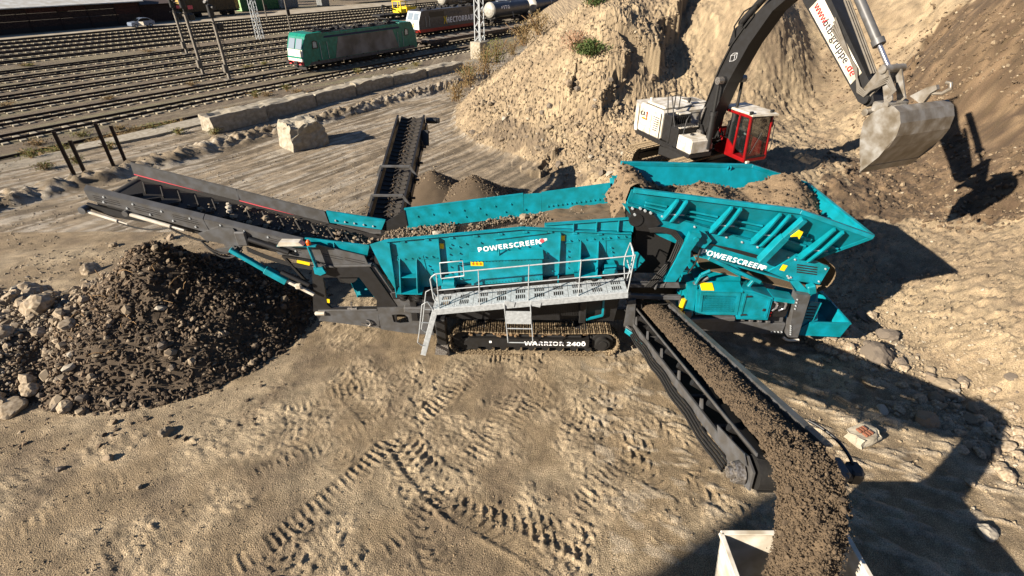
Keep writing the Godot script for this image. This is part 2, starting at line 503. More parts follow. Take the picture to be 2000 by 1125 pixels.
func tread_setup():
	for q in [[[[430, 1125], [560, 1040], [690, 935], [775, 850], [870, 775], [905, 715]], 0.5, 0.17, 0.05, 0], [[[985, 850], [1030, 800], [1070, 750]], 0.42, 0.16, 0.035, 0], [[[-40, 985], [60, 915], [130, 870]], 0.5, 0.17, 0.04, 0],
			[[[770, 835], [815, 905], [890, 985], [1010, 1045], [1180, 1130]], 0.72, 0.24, 0.075, 1], [[[880, 940], [960, 985], [1080, 1035], [1190, 1080]], 0.62, 0.24, 0.06, 1], [[[1085, 800], [1190, 880], [1300, 940], [1420, 1000], [1560, 1050]], 0.7, 0.23, 0.05, 1], [[[520, 1060], [610, 1130]], 0.6, 0.3, 0.06, 1],
			[[[930, 700], [1060, 700], [1080, 702]], 0.4, 0.13, 0.04, 0], [[[880, 770], [920, 740], [945, 712]], 0.5, 0.16, 0.035, 0], [[[1190, 745], [1260, 790], [1380, 860]], 0.55, 0.22, 0.035, 1], [[[820, 790], [880, 720], [905, 690]], 0.3, 0.12, 0.03, 0],
			[[[1560, 700], [1700, 770], [1800, 830]], 0.6, 0.24, 0.03, 1], [[[1740, 880], [1840, 930], [1990, 1000]], 0.6, 0.26, 0.04, 1], [[[620, 830], [560, 900], [440, 960]], 0.4, 0.2, 0.02, 0],
			[[[-60, 1080], [180, 960], [420, 850], [640, 770], [850, 715]], 0.5, 0.17, 0.03, 0], [[[150, 1140], [330, 1020], [520, 920], [700, 840], [820, 790]], 0.5, 0.17, 0.025, 0],
			[[[640, 720], [720, 800], [800, 930], [850, 1080], [870, 1140]], 0.6, 0.24, 0.035, 1], [[[1000, 720], [1080, 790], [1180, 850], [1320, 905]], 0.6, 0.24, 0.045, 1], [[[1100, 725], [1200, 790], [1330, 880], [1400, 950]], 0.6, 0.24, 0.04, 1], [[[300, 760], [450, 800], [620, 870], [760, 960], [900, 1090]], 0.6, 0.25, 0.025, 1],
			[[[660, 1140], [760, 1060], [860, 960], [960, 850], [1000, 760]], 0.5, 0.17, 0.035, 0], [[[1010, 1140], [1100, 1020], [1180, 930], [1260, 850]], 0.5, 0.17, 0.025, 0], [[[850, 300], [920, 315], [1000, 322]], 0.5, 0.22, 0.05, 0]]:
		var pts := PackedVector2Array()
		for p in q[0]: pts.append(xz(gp(p[0], p[1])))
		var r := Rect2(pts[0], Vector2.ZERO)
		for p in pts: r = r.expand(p)
		treads.append([pts, q[1], q[2], q[3], q[4], r.grow(0.6)])

func tread_h(P: Vector2) -> float:
	var h := 0.0
	for t in treads:
		if not (t[5] as Rect2).has_point(P): continue
		var pts: PackedVector2Array = t[0]
		var s0 := 0.0
		var best := 1e9
		var bs := 0.0
		var bl := 0.0
		for k in pts.size() - 1:
			var a := pts[k]
			var d := pts[k + 1] - a
			var L := d.length()
			var u := clampf((P - a).dot(d) / (L * L), 0.0, 1.0)
			var q := a + d * u
			var e := P.distance_to(q)
			if e < best:
				best = e
				bs = s0 + u * L
				bl = signf(d.cross(P - a)) * e
			s0 += L
		var hw: float = t[1] * 0.5
		if best > hw + 0.14 or bs <= 0.0 or bs >= s0: continue
		var fade := smoothstep(0.0, 0.5, bs) * smoothstep(0.0, 0.5, s0 - bs)
		fade *= 1.2 * clampf(0.8 + n2.get_noise_2d(P.x * 0.9 + 31, P.y * 0.9) * 1.7, 0.0, 1.2)
		var dep: float = t[3] * 0.8
		if best > hw:
			h += dep * 0.3 * fade * sin(PI * (best - hw) / 0.14)
		elif t[4] == 0:
			var ph := fposmod(bs / t[2] + n1.get_noise_2d(P.x * 2.0, P.y * 2.0) * 0.35, 1.0)
			h += fade * (dep * (0.8 if ph < 0.26 else 0.0) - dep * 0.35)
		else:
			var c := absf(bl) / hw
			var ph := fposmod((bs + c * c * 0.16 + (0.5 * t[2] if bl > 0 else 0.0)) / t[2] + n1.get_noise_2d(P.x * 2.0, P.y * 2.0) * 0.25, 1.0)
			h += fade * (dep * (0.9 * sin(PI * ph / 0.3) if ph < 0.3 and c > 0.15 else 0.0) - dep * 0.35)
	return h

# height of the land; full = with the fine relief
func land(x: float, z: float, full := true) -> float:
	var w := x * TN.x + z * TN.z
	if w > 39.0:
		var e := lattice(hill_g, x, z)
		return maxf(e, 0.0) + YARD * smoothstep(39.5, 45.5, w) * smoothstep(1.5, 0.0, e) + (n1.get_noise_2d(x, z) * 0.05 if w < 47.0 else 0.0) + (n3.get_noise_2d(x * 2, z * 2) * 0.12 if e > 0.4 else 0.0)
	var m := lattice(mask_g, x, z)
	var y := 0.0
	if m > 0.0:
		y = lattice(hill_g, x, z)
		var P := Vector2(x, z)
		for s in scarps:
			if not (s[3] as Rect2).has_point(P): continue
			var pts: PackedVector2Array = s[0]
			var best := 1e9
			var side := 1.0
			var along := 0.0
			for k in pts.size() - 1:
				var q := Geometry2D.get_closest_point_to_segment(P, pts[k], pts[k + 1])
				var d := P.distance_squared_to(q)
				if d < best:
					best = d
					side = signf((pts[k + 1] - pts[k]).cross(P - pts[k]))
					along = (k + q.distance_to(pts[k]) / pts[k].distance_to(pts[k + 1])) / (pts.size() - 1)
			var d := sqrt(best) * side + n2.get_noise_2d(x * 1.2, z * 1.2) * 0.55
			if d > -0.25:
				y += s[1] * smoothstep(-0.25, 0.1, d) * exp(-maxf(d, 0) / s[2]) * smoothstep(0.0, 0.15, along) * smoothstep(0.0, 0.15, 1.0 - along)
		var k := smoothstep(0.1, 1.8, y) * m
		y += k * (n1.get_noise_2d(x * 0.5, z * 0.5) * 0.4 + absf(n2.get_noise_2d(x * 0.9 + 9, z * 0.5)) * 0.22 - 0.08)
		if full: y += m * (absf(n2.get_noise_2d(x * 3.0, z * 1.6)) * 0.1 + n3.get_noise_2d(x * 3.4, z * 3.4) * 0.1 + maxf(0.0, n3.get_noise_2d(x * 1.7 + 40, z * 1.7) - 0.25) * 0.28 + maxf(0.0, nr.get_noise_2d(x * 3.0, z * 3.0) - 0.3) * 0.3 + n3.get_noise_2d(x * 7.0 + 3, z * 7.0) * 0.05 + (0.4 - absf(n3.get_noise_2d(x * 4.2, z * 4.2 + 30))) * 0.09)
	if full:
		var near := 1.0 - m
		y += near * (n1.get_noise_2d(x * 0.35, z * 0.35) * 0.06 + n2.get_noise_2d(x * 1.3, z * 1.3) * 0.016)
		if z > -20.0:
			var cl := rough_at(x, z)
			y += near * (cl * (maxf(0.0, n3.get_noise_2d(x * 2.4, z * 2.4) - 0.05) * 0.075 + (0.5 - absf(n3.get_noise_2d(x * 3.7 + 9, z * 3.7))) * 0.035) + n3.get_noise_2d(x * 5.5, z * 5.5) * (0.006 + 0.02 * cl))
			# smeared clay plates towards the right
			if x > 2.0: y += near * smoothstep(2.0, 6.0, x) * maxf(0.0, nr.get_noise_2d(x * 0.85 + z * 0.5, z * 2.3 - x * 0.9) - 0.1) * 0.16
			if x > -13.0 and x < 13.0 and z < -3.0: y += near * tread_h(Vector2(x, z))
		else:
			var s := x * TD.x + z * TD.z
			y += near * (n2.get_noise_2d(s * 0.25, w * 1.6) * 0.05 + n3.get_noise_2d(x * 1.5, z * 1.5) * 0.012)
		# low ragged ridge thrown up along the edge of the haul road
		var e := absf(w - 33.2 - n1.get_noise_2d(x * 0.4, z * 0.4) * 0.6)
		if e < 1.1 and x < -1.0: y += (0.44 + 0.38 * n3.get_noise_2d(x * 1.4, z * 1.4) + 0.14 * n3.get_noise_2d(x * 4.0, z * 4.0)) * smoothstep(1.1, 0.2, e)
	return y

func rough_at(x: float, z: float) -> float:   # crumbled patches between smooth, rolled ones
	return smoothstep(-0.12, 0.3, n2.get_noise_2d(x * 0.42 + 70, z * 0.42) + 0.35 * n3.get_noise_2d(x * 0.9, z * 0.9))

func land_color(x: float, z: float, y: float) -> Color:
	var w := x * TN.x + z * TN.z
	var s := x * TD.x + z * TD.z
	var a := n1.get_noise_2d(x * 0.6, z * 0.6)
	var b := n3.get_noise_2d(x * 1.1, z * 1.1)
	var c := Color(0.34, 0.26, 0.165)
	if w > 39.0 and lattice(mask_g, x, z) < 0.3:
		c = Color(0.2, 0.155, 0.105).lerp(Color(0.25, 0.22, 0.13), smoothstep(0.0, 0.4, n1.get_noise_2d(s * 0.12, w * 1.1)))
		c = c.lerp(Color(0.31, 0.26, 0.18), smoothstep(0.1, 0.5, n2.get_noise_2d(s * 0.05, w * 0.5)))
		if w < 49: c = c.lerp(Color(0.4, 0.36, 0.29), smoothstep(46.5, 41.5, w) * smoothstep(-0.3, 0.2, n2.get_noise_2d(s * 0.3, w * 0.5)) * 0.9)
		return c * (0.9 + 0.45 * b)
	var m := lattice(mask_g, x, z)
	if m > 0.25:
		c = Color(0.43, 0.34, 0.22).lerp(Color(0.33, 0.255, 0.165), smoothstep(-0.3, 0.4, a))
		c = c.lerp(Color(0.27, 0.205, 0.135), smoothstep(0.15, 0.5, n2.get_noise_2d(x * 0.35, z * 0.35)) * 0.7)
		var P := Vector2(x + a * 1.2, z + n2.get_noise_2d(x * 0.7, z * 0.7) * 1.2)
		if Geometry2D.is_point_in_polygon(P, brown): c = Color(0.125, 0.084, 0.048).lerp(Color(0.19, 0.132, 0.078), smoothstep(-0.2, 0.5, b))
		if z < -24.0 and z > -33.0 and y < 1.6 and x < 4.5: c = c.lerp(Color(0.2, 0.155, 0.105), smoothstep(0.05, 0.35, n1.get_noise_2d(x * 0.8 + 5, z * 0.8)))
	elif z > -20.0:
		c = Color(0.32, 0.245, 0.152).lerp(Color(0.44, 0.352, 0.235), rough_at(x, z) * (0.6 + 0.4 * smoothstep(-0.3, 0.3, b)))
		c = c.lerp(Color(0.47, 0.385, 0.262), smoothstep(0.05, 0.4, a + 0.5 * n2.get_noise_2d(x * 0.3, z * 0.3)) * 0.6)
		c = c.lerp(Color(0.21, 0.16, 0.105), smoothstep(0.15, 0.5, n2.get_noise_2d(x * 0.45 + 20, z * 0.45)) * 0.7)
		if x > 2.0: c = c.lerp(Color(0.47, 0.4, 0.3), smoothstep(0.08, 0.3, nr.get_noise_2d(x * 0.85 + z * 0.5, z * 2.3 - x * 0.9)) * 0.8)
	else:
		var k := n2.get_noise_2d(s * 0.13, w * 1.7)
		var k2 := n3.get_noise_2d(s * 0.16 + 50, w * 1.9)
		c = Color(0.36, 0.292, 0.205).lerp(Color(0.19, 0.15, 0.1), smoothstep(-0.15, 0.3, k + 0.4 * a))
		c = c.lerp(Color(0.52, 0.47, 0.39), smoothstep(0.05, 0.3, k2) * smoothstep(14.0, 25.0, w) * 0.9)
	return c * (0.94 + 0.42 * b + 0.3 * n3.get_noise_2d(x * 3.1, z * 3.1))

func spaced(steps: Array) -> PackedFloat32Array:   # [start, [end, step], ...]
	var out := PackedFloat32Array([steps[0]])
	for i in range(1, steps.size()):
		var a: float = out[out.size() - 1]
		var e: float = steps[i][0]
		var k := maxi(1, int(round(absf(e - a) / steps[i][1])))
		for j in k: out.append(lerpf(a, e, (j + 1.0) / k))
	return out

func build_land():
	var X := spaced([-420.0, [-120.0, 60.0], [-44.0, 8.0], [-30.0, 0.5], [-18.0, 0.22], [-10.5, 0.12], [-6.0, 0.07], [8.0, 0.036], [11.5, 0.06], [19.0, 0.1], [30.0, 0.25], [48.0, 0.7], [120.0, 8.0], [420.0, 60.0]])
	var Z := spaced([60.0, [-3.0, 6.0], [-4.2, 0.2], [-9.6, 0.036], [-12.2, 0.05], [-20.0, 0.09], [-38.0, 0.115], [-46.0, 0.16], [-62.0, 0.5], [-180.0, 5.0], [-600.0, 60.0]])
	var W := X.size()
	var H := Z.size()
	var V := PackedVector3Array()
	var N := PackedVector3Array()
	var C := PackedColorArray()
	V.resize(W * H); N.resize(W * H); C.resize(W * H)
	for j in H:
		for i in W:
			var y := land(X[i], Z[j])
			var k := j * W + i
			V[k] = Vector3(X[i], y, Z[j])
			C[k] = land_color(X[i], Z[j], y)
	for j in H:
		for i in W:
			var dx := V[j * W + mini(i + 1, W - 1)] - V[j * W + maxi(i - 1, 0)]
			var dz := V[mini(j + 1, H - 1) * W + i] - V[maxi(j - 1, 0) * W + i]
			var q := dx.cross(dz)
			N[j * W + i] = (q if q.y > 0 else -q).normalized()
	var names := ["ground", "sand_hill", "rail_yard_ground"]
	var remap := []
	var lists := []
	for c in 3:
		var r := PackedInt32Array()
		r.resize(W * H)
		r.fill(-1)
		remap.append(r)
		lists.append([PackedVector3Array(), PackedVector3Array(), PackedColorArray(), PackedInt32Array()])
	for c in 3:
		var r: PackedInt32Array = remap[c]
		var vv := PackedVector3Array()
		var nn := PackedVector3Array()
		var cc := PackedColorArray()
		var id := PackedInt32Array()
		for j in H - 1:
			for i in W - 1:
				var x := X[i]
				var z := Z[j]
				var w := x * TN.x + z * TN.z
				var k := 0
				if lattice(mask_g, x, z) > 0.02 and V[j * W + i].y > 0.05 and x > -9.0: k = 1
				elif w > 39.0: k = 2
				if k != c: continue
				var q := [j * W + i, j * W + i + 1, (j + 1) * W + i + 1, (j + 1) * W + i]
				for p in 4:
					var g: int = q[p]
					if r[g] < 0:
						r[g] = vv.size()
						vv.append(V[g]); nn.append(N[g]); cc.append(C[g])
					q[p] = r[g]
				id.append_array([q[0], q[2], q[1], q[0], q[3], q[2]])
		var arr := []
		arr.resize(Mesh.ARRAY_MAX)
		arr[Mesh.ARRAY_VERTEX] = vv; arr[Mesh.ARRAY_NORMAL] = nn; arr[Mesh.ARRAY_COLOR] = cc; arr[Mesh.ARRAY_INDEX] = id
		var am := ArrayMesh.new()
		am.add_surface_from_arrays(Mesh.PRIMITIVE_TRIANGLES, arr)
		var o := put(names[c], am, MT.soil)
		o.set_meta("kind", "structure")
	print("land ", W, "x", H)

# ---------------------------------------------------------------- stones
var rocks := []      # plain angular stones of about one metre, 36 to 44 faces
var boulders := []   # rounder, finer ones

func make_rocks():
	for k in 8:
		boulders.append(rock_mesh(k + 50, 3, 0.22, 3))
		rocks.append(rock_mesh(k, 1, 0.0, 5))

func rock_mesh(sd: int, sub: int, rough: float, cuts: int) -> ArrayMesh:
	var R := RandomNumberGenerator.new()
	R.seed = 977 * sd + 5
	var t := (1.0 + sqrt(5.0)) / 2.0
	var P := []
	for q in [[-1, t, 0], [1, t, 0], [-1, -t, 0], [1, -t, 0], [0, -1, t], [0, 1, t], [0, -1, -t], [0, 1, -t], [t, 0, -1], [t, 0, 1], [-t, 0, -1], [-t, 0, 1]]: P.append(Vector3(q[0], q[1], q[2]).normalized())
	var F := [[0, 11, 5], [0, 5, 1], [0, 1, 7], [0, 7, 10], [0, 10, 11], [1, 5, 9], [5, 11, 4], [11, 10, 2], [10, 7, 6], [7, 1, 8], [3, 9, 4], [3, 4, 2], [3, 2, 6], [3, 6, 8], [3, 8, 9], [4, 9, 5], [2, 4, 11], [6, 2, 10], [8, 6, 7], [9, 8, 1]]
	var tris := []
	for f in F: tris.append([P[f[0]], P[f[1]], P[f[2]]])
	for s in sub - 1:
		var nt := []
		for q in tris:
			var a: Vector3 = ((q[0] + q[1]) / 2.0).normalized()
			var b: Vector3 = ((q[1] + q[2]) / 2.0).normalized()
			var c: Vector3 = ((q[2] + q[0]) / 2.0).normalized()
			nt.append_array([[q[0], a, c], [q[1], b, a], [q[2], c, b], [a, b, c]])
		tris = nt
	var planes := []
	for i in cuts:
		planes.append([Vector3(R.randfn(), R.randfn() * 0.8, R.randfn()).normalized(), R.randf_range(0.45, 0.75)])
	var sc := Vector3(R.randf_range(0.85, 1.25), R.randf_range(0.6, 0.85), R.randf_range(0.8, 1.1)) * 0.55
	var b := MB.new()
	var col := {}
	for q in tris:
		var g := []
		for p in q:
			var d: Vector3 = p
			var jig := sin(d.x * 37.0 + d.y * 71.0 + d.z * 53.0 + sd) * 0.5
			d *= 1.0 + (0.16 * jig if sub == 1 else 0.0) + rough * n1.get_noise_3d(d.x * 4.0 + sd * 9, d.y * 4.0, d.z * 4.0) + rough * 0.5 * n2.get_noise_3d(d.x * 5.0 + sd * 5, d.y * 5.0, d.z * 5.0)
			for c in planes:
				var over: float = d.dot(c[0]) - c[1]
				if over > 0.0: d -= c[0] * over * 0.92
			g.append(d * sc)
		b.ot(g[0], g[1], g[2], Vector3.ZERO)
	return b.mesh()

func stone_tint() -> Color:
	var k := rng.randf()
	var c := Color(0.36, 0.295, 0.21).lerp(Color(0.24, 0.19, 0.13), rng.randf())
	if k < 0.12: c = Color(0.46, 0.42, 0.35)
	elif k < 0.14: c = Color(0.3, 0.235, 0.165)
	elif k < 0.22: c = Color(0.18, 0.15, 0.12)
	return c

var stone_mats := []
func stone_mat(dark := 0.0) -> Material:
	if stone_mats.is_empty():
		var keep := rng.state
		rng.seed = 4411
		for i in 10:
			var c := stone_tint()
			stone_mats.append(mat("stone_%d" % i, c.linear_to_srgb(), 0.95, 0.0, TX.grit, 1.6))
		rng.state = keep
	return stone_mats[rng.randi() % stone_mats.size()]

func stone_at(called: String, p: Vector3, size: float, parent: Node = null, round := false) -> MeshInstance3D:
	var o := put(called, (boulders if round else rocks)[rng.randi() % 8], stone_mat(), parent)
	o.transform = Transform3D(Basis.from_euler(Vector3(rng.randf_range(-0.5, 0.5), rng.randf() * TAU, rng.randf_range(-0.5, 0.5))).scaled_local(Vector3.ONE * size * Vector3(1, rng.randf_range(0.8, 1.15), 1)), p)
	return o

# ---------------------------------------------------------------- the screening plant (own axes: x along it towards the feed hopper, z towards the walkway side)
func V(x: float, y: float, z: float) -> Vector3:
	return Vector3(x, y, z)

func pl(xy: Array, z: float) -> Array:
	var out := []
	for q in xy: out.append(Vector3(q[0], q[1], z))
	return out

func bolts(pts: Array, ax: Vector3, r := 0.022, l := 0.03) -> MB:
	var b := MB.new()
	for p in pts: b.tube(p, p + ax * l, r, r * 0.85, 6)
	return b

func along(a: Vector3, b: Vector3, k: int) -> Array:
	var out := []
	for i in k: out.append(a.lerp(b, (i + 0.5) / k))
	return out

func sag(a: Vector3, b: Vector3, drop: Vector3, k := 10) -> Array:
	var out := []
	for i in k + 1:
		var t := float(i) / k
		out.append(a.lerp(b, t) + drop * 4.0 * t * (1.0 - t))
	return out

func build_plant():
	var P := thing("screening_plant", "large teal and dark grey tracked screening plant with hopper, walkway and three conveyors", "screening plant", PLANT, deg_to_rad(-1.35))
	plant_tracks(P)
	plant_chassis(P)
	plant_box(P)
	plant_walkway(P)
	plant_left(P)
	plant_hopper(P)
	plant_power(P)
	plant_side_conveyor(P)
	plant_fines(P)
	plant_loads(P)

func plant_tracks(P: Node3D):
	var L := 4.06
	var R := 0.43
	var per := 2 * L + TAU * R
	var K := 58
	var sh := MB.new()
	sh.cbox(V(0, 0, 0), V(per / K - 0.012, 0.035, 0.5), 0.008)
	for s in [-0.055, 0.0, 0.055]: sh.box(V(s, 0.03, 0), V(0.014, 0.03, 0.5))
	var shoe := sh.mesh()
	for side in [1, -1]:
		var zc: float = 1.2 * side
		var f := MB.new()
		f.plate(pl([[-1.95, 0.28], [1.55, 0.28], [1.62, 0.34], [1.62, 0.58], [-1.9, 0.6], [-2.05, 0.45]], zc - 0.21 * side), V(0, 0, 0.42 * side))
		f.cbox(V(-0.2, 0.64, zc), V(3.2, 0.07, 0.3), 0.02)
		for i in 9: f.tube(V(-1.75 + i * 0.42, 0.2, zc - 0.15), V(-1.75 + i * 0.42, 0.2, zc + 0.15), 0.1, -1, 10)
		for x in [-1.0, 0.6]: f.tube(V(x, 0.74, zc - 0.12), V(x, 0.74, zc + 0.12), 0.08, -1, 10)
		var t := obj("crawler_track", f, MT.black, P)
		for i in K:
			var d := (i + 0.5) * per / K
			var o := put("track_shoe", shoe, MT.shoe, t)
			var p: Vector3
			var a := 0.0
			if d < L: p = V(-L / 2 + d, 2 * R + 0.01, zc)
			elif d < L + PI * R:
				a = (d - L) / R
				p = V(L / 2 + sin(a) * (R + 0.01), R + cos(a) * (R + 0.01), zc)
			elif d < 2 * L + PI * R:
				a = PI
				p = V(L / 2 - (d - L - PI * R), -0.005, zc)
			else:
				a = PI + (d - 2 * L - PI * R) / R
				p = V(-L / 2 + sin(a) * (R + 0.01), R + cos(a) * (R + 0.01), zc)
			if a == 0.0: p.y -= 0.05 * sin(PI * clampf((p.x + L / 2) / L, 0, 1))
			o.transform = Transform3D(Basis(Vector3.BACK, -a), p)
		var sp := MB.new()
		sp.tube(V(L / 2, R, zc - 0.1), V(L / 2, R, zc + 0.1), 0.31, -1, 24)
		for i in 18:
			var a := TAU * i / 18
			sp.cbox(V(L / 2 + cos(a) * 0.34, R + sin(a) * 0.34, zc), V(0.09, 0.06, 0.12), 0.015, Basis(Vector3.BACK, a))
		sp.tube(V(L / 2, R, zc + 0.1 * side), V(L / 2, R, zc + 0.21 * side), 0.22, 0.2, 20)
		sp.tube(V(L / 2, R, zc + 0.21 * side), V(L / 2, R, zc + 0.24 * side), 0.12, -1, 16)
		obj("drive_sprocket", sp, MT.rubber, t)
		var idl := MB.new()
		idl.tube(V(-L / 2, R, zc - 0.09), V(-L / 2, R, zc + 0.09), 0.37, -1, 24)
		idl.tube(V(-L / 2, R, zc + 0.09 * side), V(-L / 2, R, zc + 0.16 * side), 0.13, -1, 14)
		obj("idler_wheel", idl, MT.rubber, t)
		if side == 1:
			text(t, "WARRIOR 2400", V(0.62, 0.435, 1.418), Basis(), 0.15, MT.letter, 1.28)
			var w := MB.new()
			w.box(V(-1.28, 0.47, 1.415), V(0.07, 0.07, 0.01))
			w.box(V(1.45, 0.5, 1.415), V(0.07, 0.07, 0.01))
			obj("sticker", w, MT.letter, t)
			var m := MB.new()   # caked earth on the frame
			for i in 60:
				var x := rng.randf_range(-2.0, 1.6)
				m.cbox(V(x, 0.69 + rng.randf() * 0.04, 1.2 + rng.randf_range(-0.16, 0.2)), Vector3(rng.randf_range(0.06, 0.2), rng.randf_range(0.03, 0.09), rng.randf_range(0.05, 0.14)), 0.02, Basis(Vector3(rng.randfn(), rng.randfn(), rng.randfn()).normalized(), rng.randf()))
			var e := obj("caked_earth", m, MT.clay, t)
			e.set_meta("kind", "stuff")

func plant_chassis(P: Node3D):
	var b := MB.new()
	for z in [-0.62, 0.62]:
		b.beam(V(-4.2, 1.0, z), V(7.2, 1.0, z), 0.16, 0.4, Vector3.UP, 0.02)
	for x in [-3.6, -1.8, 0.3, 2.4, 4.6, 6.6]: b.beam(V(x, 1.0, -0.6), V(x, 1.0, 0.6), 0.2, 0.3, Vector3.UP, 0.02)
	for x in [-1.6, 1.4]: b.beam(V(x, 0.75, -1.25), V(x, 0.75, 1.25), 0.4, 0.28, Vector3.UP, 0.03)
	# uprights that carry the screen box, left and right
	for z in [-0.98, 0.98]:
		for x in [-3.5, 1.4]: b.beam(V(x, 1.0, z), V(x, 2.0 + (x + 3.5) * 0.125, z), 0.36, 0.2, Vector3.RIGHT, 0.02)
		b.beam(V(-4.1, 1.83, z), V(2.7, 2.66, z), 0.22, 0.24, Vector3.UP, 0.02)
	obj("chassis", b, MT.black, P)
	var g := MB.new()   # grey apron plates under the box, left of the ladder
	g.plate(pl([[-4.15, 1.9], [-2.75, 2.02], [-2.6, 0.62], [-3.2, 0.5], [-4.0, 1.35]], 1.02), V(0, 0, 0.03))
	g.cbox(V(-3.35, 1.42, 1.12), V(0.86, 0.2, 0.2), 0.03)
	obj("apron_plate", g, MT.grey, P)
	var d := MB.new()   # dark housing under the walkway
	d.plate(pl([[-2.5, 0.98], [2.35, 0.98], [2.5, 2.35], [-2.5, 1.8]], 0.72), V(0, 0, 0.26))
	for i in 26: d.box(V(0.15 + i * 0.05, 1.45, 0.985), V(0.02, 0.55, 0.02))
	var h := obj("tank_housing", d, MT.black, P)
	text(h, "powerscreen.com", V(-0.08, 1.62, 0.99), Basis(), 0.13, MT.letter, 1.15)
	text(h, "Built", V(1.62, 1.98, 0.99), Basis(), 0.07, MT.pink, 1.2)
	var tl := MB.new()
	tl.beam(V(1.95, 2.3, 1.08), V(1.98, 1.25, 1.08), 0.06, 0.05)
	tl.beam(V(1.98, 1.25, 1.08), V(1.55, 1.12, 1.1), 0.06, 0.05)
	tl.cbox(V(1.5, 1.12, 1.1), V(0.12, 0.08, 0.08), 0.015)
	obj("tap_handle", tl, MT.teal, P)
	var dk := MB.new()   # the dark middle of the machine below the feed point
	dk.plate(pl([[2.62, 2.3], [4.4, 2.3], [4.2, 3.3], [3.25, 3.85], [2.62, 4.1]], -0.75), V(0, 0, 0.5))
	dk.plate(pl([[2.62, 2.45], [3.6, 2.45], [3.72, 3.55], [3.2, 3.8], [2.75, 3.95]], 0.45), V(0, 0, 0.2))
	obj("rubber_curtain", dk, MT.rubber, P)
	var fr := MB.new()
	fr.beam(V(2.55, 2.28, 1.0), V(4.55, 2.28, 1.0), 0.16, 0.14, Vector3.UP, 0.02)
	fr.beam(V(2.6, 2.0, 1.15), V(4.1, 1.96, 1.15), 0.12, 0.14, Vector3.UP, 0.02)
	fr.beam(V(4.1, 1.98, 1.15), V(4.22, 1.2, 1.15), 0.1, 0.1, Vector3.RIGHT, 0.02)
	fr.beam(V(3.35, 2.2, 1.1), V(3.4, 2.62, 1.1), 0.09, 0.05, Vector3.RIGHT, 0.01)
	fr.beam(V(4.3, 2.3, 1.1), V(4.75, 2.62, 1.1), 0.14, 0.08, Vector3.UP, 0.02)
	fr.plate(pl([[3.55, 2.32], [4.0, 2.32], [3.9, 2.55], [3.65, 2.55]], 1.1), V(0, 0, 0.12))
	obj("cross_frame", fr, MT.grey, P)
	var ex := MB.new()
	for k in 6:
		var a := V(2.75 + 0.05 * k, 1.9, 1.0 + 0.03 * k)
		ex.pipe(sag(a, V(3.9 - 0.1 * k, 1.7 - 0.12 * k, 1.05), V(0, -0.12 - 0.05 * k, 0.05)), 0.022)
	for k in 5: ex.pipe(sag(V(2.62, 2.2 - 0.2 * k, 1.0), V(2.95, 1.1, 1.15 + 0.02 * k), V(0.1, -0.08, 0.12)), 0.02)
	obj("hose", ex, MT.rubber, P)
	var fx := MB.new()
	fx.tube(V(4.12, 1.45, 1.22), V(4.18, 1.95, 1.22), 0.07, -1, 12)
	fx.cbox(V(4.22, 1.5, 1.28), V(0.12, 0.14, 0.06), 0.02)
	obj("extinguisher", fx, MT.yellow, P)

func slope_y(x: float) -> float:   # the screen box and the walkway rise towards the hopper
	return 0.125 * (x + 2.72)

